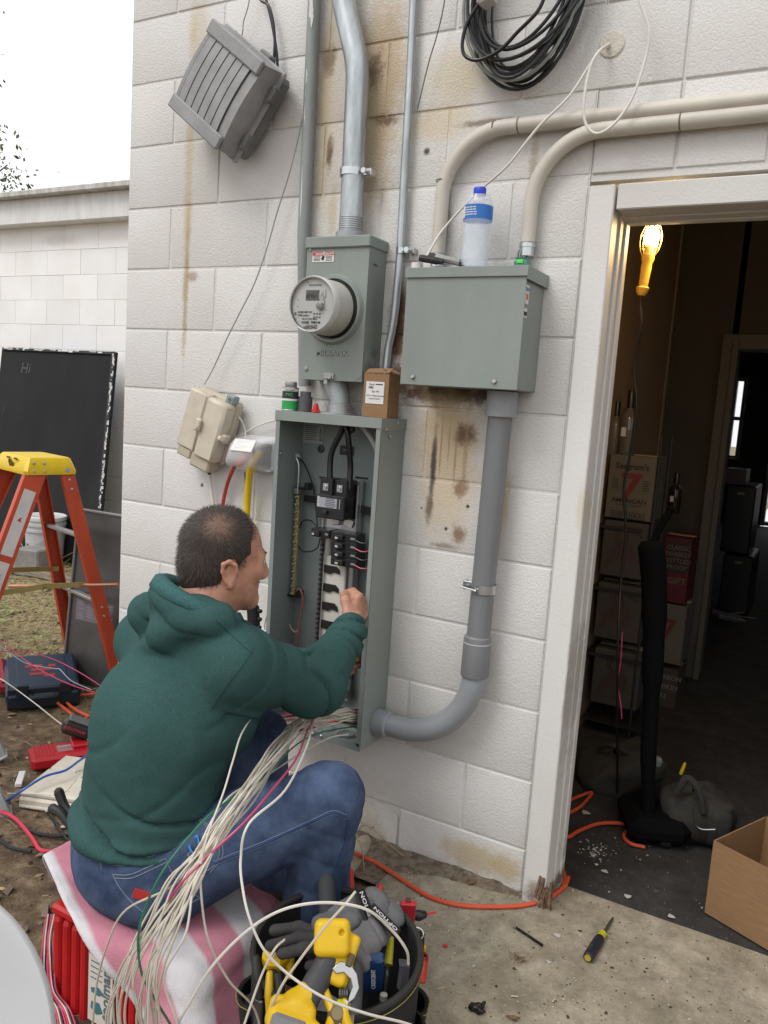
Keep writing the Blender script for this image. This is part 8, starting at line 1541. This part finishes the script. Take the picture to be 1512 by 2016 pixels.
rod('pliers', 'yellow and black plier handles in the left pocket of the bag', 'pliers', [(531, 1918, .28), (530, 1955, .26), (532, 1995, .23)], [.007, .0085, .008], YL, 0, extra=lambda t, P: (part('handle', G().tube(spline([P[0]+_rt*.016, P[1]+_rt*.020, P[2]+_rt*.012], 5), .0095, 10), MATS['grip_black'], t), part('jaw', G().box(P[-1]-V3(0, 0, .05), (.02, .012, .10), b=.003), MATS['tool_steel'], t)))
rod('utility_knife', 'yellow tool handle beside the tape measure', 'knife', [(574, 1880, .29), (571, 1900, .28), (568, 1925, .26)], [.006, .008, .008], YL, 0, extra=lambda t, P: part('blade', G().box(P[0]+V3(0, 0, .012), (.008, .003, .03), b=.001), CHR, t))
rod('pliers', 'yellow handled pliers under the adjustable wrench', 'pliers', [(636, 1930, .325), (645, 1965, .305), (655, 1995, .29), (648, 2025, .27)], [.004, .008, .009, .009], YL, 0, extra=lambda t, P: (part('handle', G().tube(spline([P[1]+_rt*.030, P[2]+_rt*.020, P[3]+_rt*.035], 5), [.006, .007, .008, .009, .009, .009, .009, .009, .009, .009, .008], 10), YL, t), part('pivot', G().lathe([(.016, 0), (.017, .004), (.010, .010), (0, .010)], 14, P[2]+_rt*.008, unit(CAM-P[2])), mat('brass_dull', (.22, .18, .10), .45, .6), t)))
wr_ = tool('adjustable_wrench', 'shiny adjustable wrench with an open jaw in the middle of the bag', 'wrench', 672, 1945, .31); rz_ = unit(CAM-zt(672, 1935, .32)); wx = unit(_rt-rz_*(_rt@rz_)); wy = np.cross(rz_, wx); o = zt(672, 1935, .325)
g = G(); g.prism([(-.018, .022), (-.004, .034), (.014, .032), (.028, .014), (.032, -.008), (.024, -.024), (.012, -.032), (.014, -.020), (.020, -.006), (.016, .006), (.004, .016), (-.010, .014)], o, wx, wy, rz_*.011); part('jaw', g, CHR, wr_, 20, bevel=.0015); g = G(); g.tube(spline([o+wx*.012-wy*.028, o-wy*.05, o-wy*.09-wx*.006], 5), .0095, 8); part('handle', g, CHR, wr_); g = G(); g.lathe([(.007, -.008), (.007, .008)], 10, o+wx*.004-wy*.016+rz_*.006, wx)
for k in (-1, 0, 1): g.lathe([(.0072, k*.004-.001), (.0082, k*.004), (.0072, k*.004+.001)], 10, o+wx*.004-wy*.016+rz_*.006, wx, caps=False)
part('thumb_wheel', g, MATS['tool_steel'], wr_)
tm = tool('tape_measure', 'yellow tape measure at the left of the bag', 'tape measure', 542, 1885, .28); o = zt(542, 1888, .29); g = G(); g.box(o, (.05, .042, .05), frame_of(unit((.2, -.3, 1)), _rt), b=.015); part('case', g, YL, tm); g = G(); g.tube(spline([zt(533, 1858, .32), zt(544, 1866, .32), zt(541, 1878, .315), zt(536, 1886, .31)], 4), .0015, 6); part('hook', g, CHR, tm)
bpk = tool('blue_packet', 'dark blue packet with white print standing in the bag', 'packet', 732, 1920, .28); o = zt(732, 1915, .275); R_ = np.stack([unit(_rt+_up*.15), unit(np.cross(unit(_up*.9-_fw*.4), unit(_rt+_up*.15))), unit(_up*.9-_fw*.4)], 1); g = G(); g.box(o, (.048, .022, .085), R_, b=.004); part('body', g, mat('packet_blue', (.012, .04, .12), .35, var=.15), bpk); lettering('CRESCENT', o+R_[:, 1]*-.0116*np.sign(R_[:, 1]@(o-CAM))+R_[:, 0]*.006-R_[:, 2]*.03, R_[:, 2], -R_[:, 0], .011, WLB, bpk, bold=True)
pkt = lambda px, py, z: zt(px, py, z)
cb2 = tool('clear_box', 'frosted clear plastic box in the right outer pocket', 'plastic box', 802, 1920, .17); o = pkt(803, 1922, .175); g = G(); g.box(o, (.040, .022, .062), frame_of(unit((.05, .05, 1)), (.8, .5, 0)), b=.006); part('case', g, mat('frosted_clear', (.42, .40, .45), .3, trans=.25, var=.05), cb2); g = G(); g.box(o+V3(0, 0, .028), (.041, .0225, .004), frame_of(unit((.05, .05, 1)), (.8, .5, 0))); part('lid_line', g, mat('frosted_edge', (.34, .33, .38), .3), cb2)
rod('marker', 'fat red marker in the right outer pocket', 'marker', [(832, 1888, .19), (831, 1905, .18), (828, 1935, .16)], [.0125, .0115, .010], RED, 0, ball=False, extra=lambda t, P: part('cap', G().lathe([(.013, 0), (.013, .012), (.008, .012), (.008, .004)], 10, P[0]-V3(0, 0, .004)), mat('red_dark', (.30, .012, .012), .4), t))
rod('marker', 'orange yellow marker behind the red one in the right pocket', 'marker', [(826, 1866, .20), (825, 1880, .19), (824, 1905, .17)], [.010, .010, .009], mat('orange_yellow', (.66, .33, .01), .4), 0, ball=False, extra=lambda t, P: part('cap', G().box(P[0]+V3(.004, 0, .004), (.022, .010, .012), b=.002), mat('orange_yellow', (.66, .33, .01), .4), t))
rod('screwdriver', 'black screwdriver with red tip poking out right of the bag', 'screwdriver', [(812, 1802, .23), (826, 1802, .23), (838, 1800, .23)], [.010, .012, .008], BLKP, 0, extra=lambda t, P: (part('shaft', G().tube([P[-1], zt(858, 1796, .23)], .0025, 8), RED, t)))
lv = tool('torpedo_level', 'small red level standing at the right rim of the bag', 'level', 800, 1800, .25); o = zt(802, 1800, .255); g = G(); g.box(o, (.034, .014, .065), frame_of(unit((.1, -.15, 1)), (.8, .45, 0)), b=.002); part('body', g, mat('level_red', (.38, .02, .03), .4, var=.15, vscale=60), lv); g = G(); g.box(o+V3(0, 0, .033), (.012, .012, .006), frame_of((0, 0, 1), (.8, .45, 0)), b=.001); part('vial', g, mat('vial_dark', (.10, .02, .02), .3), lv)
vb_ = tool('small_bottle', 'small clear bottle with a white cap in the near pocket', 'bottle', 750, 2000, .18); o = zt(752, 2005, .16); g = G(); g.lathe([(.010, 0), (.010, .03), (.006, .036), (.006, .04)], 14, o); part('body', g, mat('purple_clear', (.30, .28, .34), .2, trans=.3, var=.05), vb_); g = G(); g.lathe([(.0075, .04), (.0075, .052), (0, .054)], 14, o); part('cap', g, WLB, vb_)
g = G(); o = zt(670, 1978, .30); g.ball(o, .010, 10); single('lime_bead', g, mat('lime_clear', (.40, .48, .02), .2, var=.1), 'lime yellow translucent knob beside the wrench in the bag', 'knob', 'tools in the black bag')
g = G(); o = zt(818, 1840, .26); g.tube([o+V3(.014*math.cos(t), .006*math.sin(t)+.006*math.cos(t), .012*math.sin(t)) for t in np.linspace(0, 6.28, 16, endpoint=False)], .0025, 6, closed=True); part('steel_ring', g, CHR, bgt)
g = G(); g.box(zt(824, 1868, .22), (.02, .03, .07), frame_of((0, 0, 1), (.8, .5, 0)), b=.005); part('strap_end', g, CANV, bgt)
# bundle of wires from the panel across his lap -----------------------
WM = [WHT, mat('wire_ivory', (.52, .47, .37), .42, var=.06), mat('wire_cream', (.56, .52, .44), .42, var=.06)]; GNW = mat('wire_green', (.02, .16, .07), .35)
def bw(pts, r, m, lab, group=None): 
    P = [PY(*p) for p in pts]; g = G(); g.tube(spline(P, 8), r, 6); return single('hanging_wire', g, m, lab, 'wire', group)
LABW = 'white wire in the bundle hanging from the panel over his lap'
for k in range(19):
    j = lambda s: RNG.normal()*s; u = k/18.
    e = 215+u*120+j(9); bulge = (u-.5)
    pts = [(722+j(5), 1420+j(9), -.06), (690+j(6), 1408+j(8), -.14), (640+j(6), 1412+j(8), -.25), (590+j(8), 1430+j(8), -.45), (545+bulge*16+j(6), 1480+j(8), -.68), (490+bulge*26+j(6), 1555+j(8), -.93), (430+bulge*40+j(6), 1645+j(8), -1.06), (368+bulge*60+j(8), 1735+j(8), -1.13), (316+bulge*78+j(8), 1830+j(6), -1.17), (280+bulge*92+j(9), 1920+j(5), -1.18), (e+bulge*14, 2010, -1.17), (e+22+j(10), 2110, -1.15)]
    bw(pts, .0021, WM[k % 3], LABW, 'white wires hanging in the bundle')
LABP = 'white wire in the tangle inside the panel bottom'
for k in range(22):
    m = [WM[1], BLKR, PNK, WM[2], CRD2, WM[0]][k % 6]; y0 = 1395+RNG.uniform(0, 45); y1 = 1400+RNG.uniform(0, 38); cn_ = ['white', 'black', 'pink', 'cream', 'red', 'white'][k % 6]
    bw([(708+RNG.uniform(-4, 6), y0, -.05), (670, (y0+y1)/2-8+RNG.uniform(-6, 6), -.12), (610, y1+RNG.uniform(-6, 6), -.17), (540, y1+12, -.28), (480, y1+25, -.42)], .0021, m, f'{cn_} wire in the tangle at the panel bottom', f'{cn_} wires in the tangle at the panel bottom')
for pts, m, r, lab in (
    ([(700, 1430, -.10), (640, 1440, -.3), (585, 1465, -.5), (520, 1530, -.85), (430, 1590, -1.02), (370, 1650, -1.10), (318, 1720, -1.15), (285, 1790, -1.17), (272, 1850, -1.18), (280, 1920, -1.18), (310, 1975, -1.17), (350, 2040, -1.15)], GNW, .0021, 'green wire running along the left side of the hanging bundle'),
    ([(690, 1400, -.10), (640, 1405, -.2), (612, 1425, -.42), (585, 1490, -.75), (540, 1550, -.95), (480, 1620, -1.05), (415, 1680, -1.10), (360, 1735, -1.14), (330, 1775, -1.15)], PNK, .0023, 'pink wire crossing his lap inside the bundle'),
    ([(686, 1446, -.22), (650, 1452, -.30), (600, 1478, -.45), (520, 1530, -.75), (450, 1570, -.98), (400, 1650, -1.06), (396, 1690, -1.08), (396, 1760, -1.10), (410, 1850, -1.12), (450, 1930, -1.08), (500, 1985, -1.02), (520, 2060, -1.0)], WM[0], .0021, 'single white wire curving down past the carabiner to the bag'),
    ([(640, 1396, -.2), (618, 1420, -.42), (604, 1470, -.74), (562, 1555, -.97), (490, 1622, -1.08), (474, 1690, -1.10), (478, 1750, -1.12), (492, 1810, -1.14), (520, 1870, -1.14), (570, 1920, -1.12), (640, 1965, -1.10), (720, 1995, -1.06), (800, 2015, -1.0), (860, 2040, -.95)], WM[0], .0023, 'white wire looping down from his knee and across the bag'),
    ([(600, 2060, -1.0), (535, 2010, -1.05), (550, 1950, -1.05), (590, 1890, -1.02), (640, 1825, -.98), (680, 1780, -.95), (700, 1755, -.93)], WM[1], .0024, 'stiff white wire standing diagonally over the bag'),
    ([(330, 2050, -1.17), (370, 1980, -1.16), (420, 1900, -1.14), (490, 1830, -1.10), (560, 1790, -1.06), (640, 1777, -1.02), (720, 1790, -.98), (770, 1830, -.94), (800, 1870, -.92), (804, 1898, -.90)], WM[0], .0026, 'white wire arching high from the towel over the bag'),
    ([(470, 2050, -1.1), (490, 1990, -1.08), (515, 1920, -1.05), (540, 1870, -1.03), (560, 1850, -1.0)], WM[2], .0021, 'cream wire rising between towel and bag'),
    ([(560, 1370, -.40), (510, 1400, -.55), (478, 1440, -.85), (458, 1500, -.99), (440, 1560, -1.04), (410, 1640, -1.1), (395, 1700, -1.12)], WM[2], .0018, 'thin white wire hanging alone before his sweatshirt hem'),
    ([(560, 1440, -.5), (470, 1560, -.98), (395, 1660, -1.08), (345, 1740, -1.13), (250, 1790, -1.14), (215, 1850, -1.15), (190, 1940, -1.15), (180, 2050, -1.15)], WM[1], .0021, 'white wire straying left in front of the box label'),
    ([(680, 1330, -.15), (640, 1372, -.25), (575, 1452, -.62), (480, 1560, -1.0), (400, 1680, -1.1), (345, 1790, -1.15), (300, 1900, -1.18), (290, 2050, -1.18)], WM[0], .0024, 'thicker white wire on top of the bundle')):
    bw(pts, r, m, lab)
for k in range(8):
    m = [PNK, WM[1], BLKR, PNK, CRD2, WM[2], BLKR, PNK][k]; cn_ = ['pink', 'white', 'black', 'pink', 'red', 'white', 'black', 'pink'][k]; x = 84+k*3
    P = [PZ(x+8, 1800, .12), PZ(x+RNG.uniform(-3, 3), 1850, .09), PZ(x+RNG.uniform(-3, 3), 1900, .05), PZ(x+6, 1950, .01), PZ(x+24+k, 1985, -.02), PZ(x+34+2*k, 2030, -.025)]; g = G(); g.tube(spline(P, 6), .0021, 6); single('loose_wire', g, m, f'{cn_} wire hanging behind the left end of the red box', 'wire', f'{cn_} wires behind the left end of the red box')
# small things on the slab -------------------------------------------
s0, s1 = zt(1157, 1886, .014), zt(1207, 1806, .005); ax_ = unit(s1-s0); sd = thing('screwdriver', 'black and yellow screwdriver lying on the concrete slab', 'screwdriver', (s0+s1)/2); L = np.linalg.norm(s1-s0)
g = G(); g.lathe([(.0105, 0), (.0125, .002), (.0135, .008), (.0135, L*.40), (.012, L*.46)], 14, s0, ax_); part('handle', g, mat('grip_navy', (.014, .017, .022), .5, bump=.1), sd); g = G(); g.lathe([(.0085, -.0006), (.0085, .0004), (0, .0004)], 14, s0-ax_*.0004, ax_); part('end_cap', g, mat('cap_ochre', (.40, .28, .03), .45), sd); g = G(); g.lathe([(.0105, L*.46), (.0115, L*.50), (.009, L*.53), (.011, L*.57), (.006, L*.60)], 12, s0, ax_); part('collar', g, mat('lime_plastic', (.45, .42, .02), .25), sd); g = G(); g.tube([s0+ax_*L*.58, s0+ax_*L*.96, s1], [.0032, .0032, .0018], 8); part('shaft', g, mat('dull_iron', (.14, .12, .11), .45, .7), sd)
lettering('KLEIN', s0+ax_*L*.10+V3(0, 0, .0136), ax_, np.cross(Z_, ax_), .008, mat('grip_print', (.06, .065, .07), .6), sd)
b0, b1 = zt(1016, 1826, .004), zt(1068, 1861, .004); bx_ = unit(b1-b0); db = thing('drill_bit', 'dark drill bit lying on the concrete slab', 'drill bit', (b0+b1)/2); Lb = np.linalg.norm(b1-b0); F_ = frame_of(bx_); g = G(); g.tube([b0+bx_*Lb*.5, b1], .0036, 8); part('shank', g, mat('bit_black', (.02, .018, .017), .4, .5), db)
g = G()
for ph in (0, math.pi): g.tube([b0+bx_*Lb*.52*t+.0018*(F_[:, 0]*math.cos(ph+t*22)+F_[:, 1]*math.sin(ph+t*22)) for t in np.linspace(0, 1, 40)], .0022, 6)
part('flute', g, MATS['bit_black'], db)
F = Field(zt(938, 1985, 0)-.04, zt(938, 1985, 0)+.05, .002); o = zt(938, 1985, .006); F.ell(o, (.017, .012, .010), None, .01); F.cone(o, o+V3(.012, .016, .008), .006, .004, .006); F.cone(o, o-V3(.016, .01, .0), .006, .003, .006); F.cone(o+V3(.01, -.008, 0), o+V3(.02, -.002, .004), .005, .003, .005); F.shift(lambda P: .003*wav(P, 260, 3)); tpb = bpy.data.objects.new('tmp', None); q, _ = field_part('tape_scrap', F, mat('tape_black', (.010, .010, .010), .3), None, 1); q['label'] = 'crumpled black tape scrap on the slab near the bag'; q['category'] = 'tape scrap'; bpy.data.objects.remove(tpb)
g = G(); o = zt(877, 1862, .004); g.lathe([(.004, -.005), (.0045, 0), (.003, .005)], 8, o, (1, .3, .2)); single('red_scrap', g, RED, 'tiny red plastic scrap on the slab beside the bag', 'scrap')
for k, (px, py, a, L_, lab) in enumerate(((868, 1946, .9, .018, 'pale wood splinter on the slab right of the bag'), (883, 1833, 1.9, .014, 'pale splinter above the red scrap'), (1013, 1962, .5, .018, 'pale splinter below the middle of the slab'), (1090, 1970, 1.4, .013, 'short pale splinter at the slab bottom right'), (925, 1765, .3, .012, 'pale splinter near the orange cord'))): o = zt(px, py, .002); g = G(); g.box(o+V3(0, 0, .001), (L_, .003, .0025), frame_of((0, .05, 1), (math.cos(a), math.sin(a), 0)), b=.0005); single('wood_splinter', g, mat('splinter', (.50, .43, .30), .8), lab, 'splinter', 'wood splinters on the slab', 0)
g = G(); o = zt(1018, 1885, .002)
for k in range(26): a = RNG.uniform(0, 6.28); q = o+V3(RNG.normal()*.012, RNG.normal()*.010, .001); g.tube([q, q+V3(math.cos(a), math.sin(a), RNG.uniform(.05, .5))*RNG.uniform(.006, .022)], .0009, 4, mi=int(k % 2))
structure('dry_weeds', g, [MATS['straw_tan'], MATS['straw_brown']], 0, kind='stuff')
for k, (px, py, s, lab) in enumerate(((1010, 2006, .016, 'brown curled leaf at the bottom edge of the slab'), (930, 1738, .022, 'dark flat piece of bark at the wall foot'), (1180, 1852, .010, 'small brown leaf scrap right of the screwdriver'))): o = zt(px, py, .003); a = k+.4; g = G(); A = np.array([[o+V3(math.cos(a)*u*s-math.sin(a)*v*s*.4*(1-u*u), math.sin(a)*u*s+math.cos(a)*v*s*.4*(1-u*u), .004*abs(v)+.003*u*u) for v in (-1, 0, 1)] for u in np.linspace(-1, 1, 7)]); g.grid(A); single('dead_leaf', g, MATS['leaf_brown'], lab, 'leaf', 'dead leaves on the slab', 60)
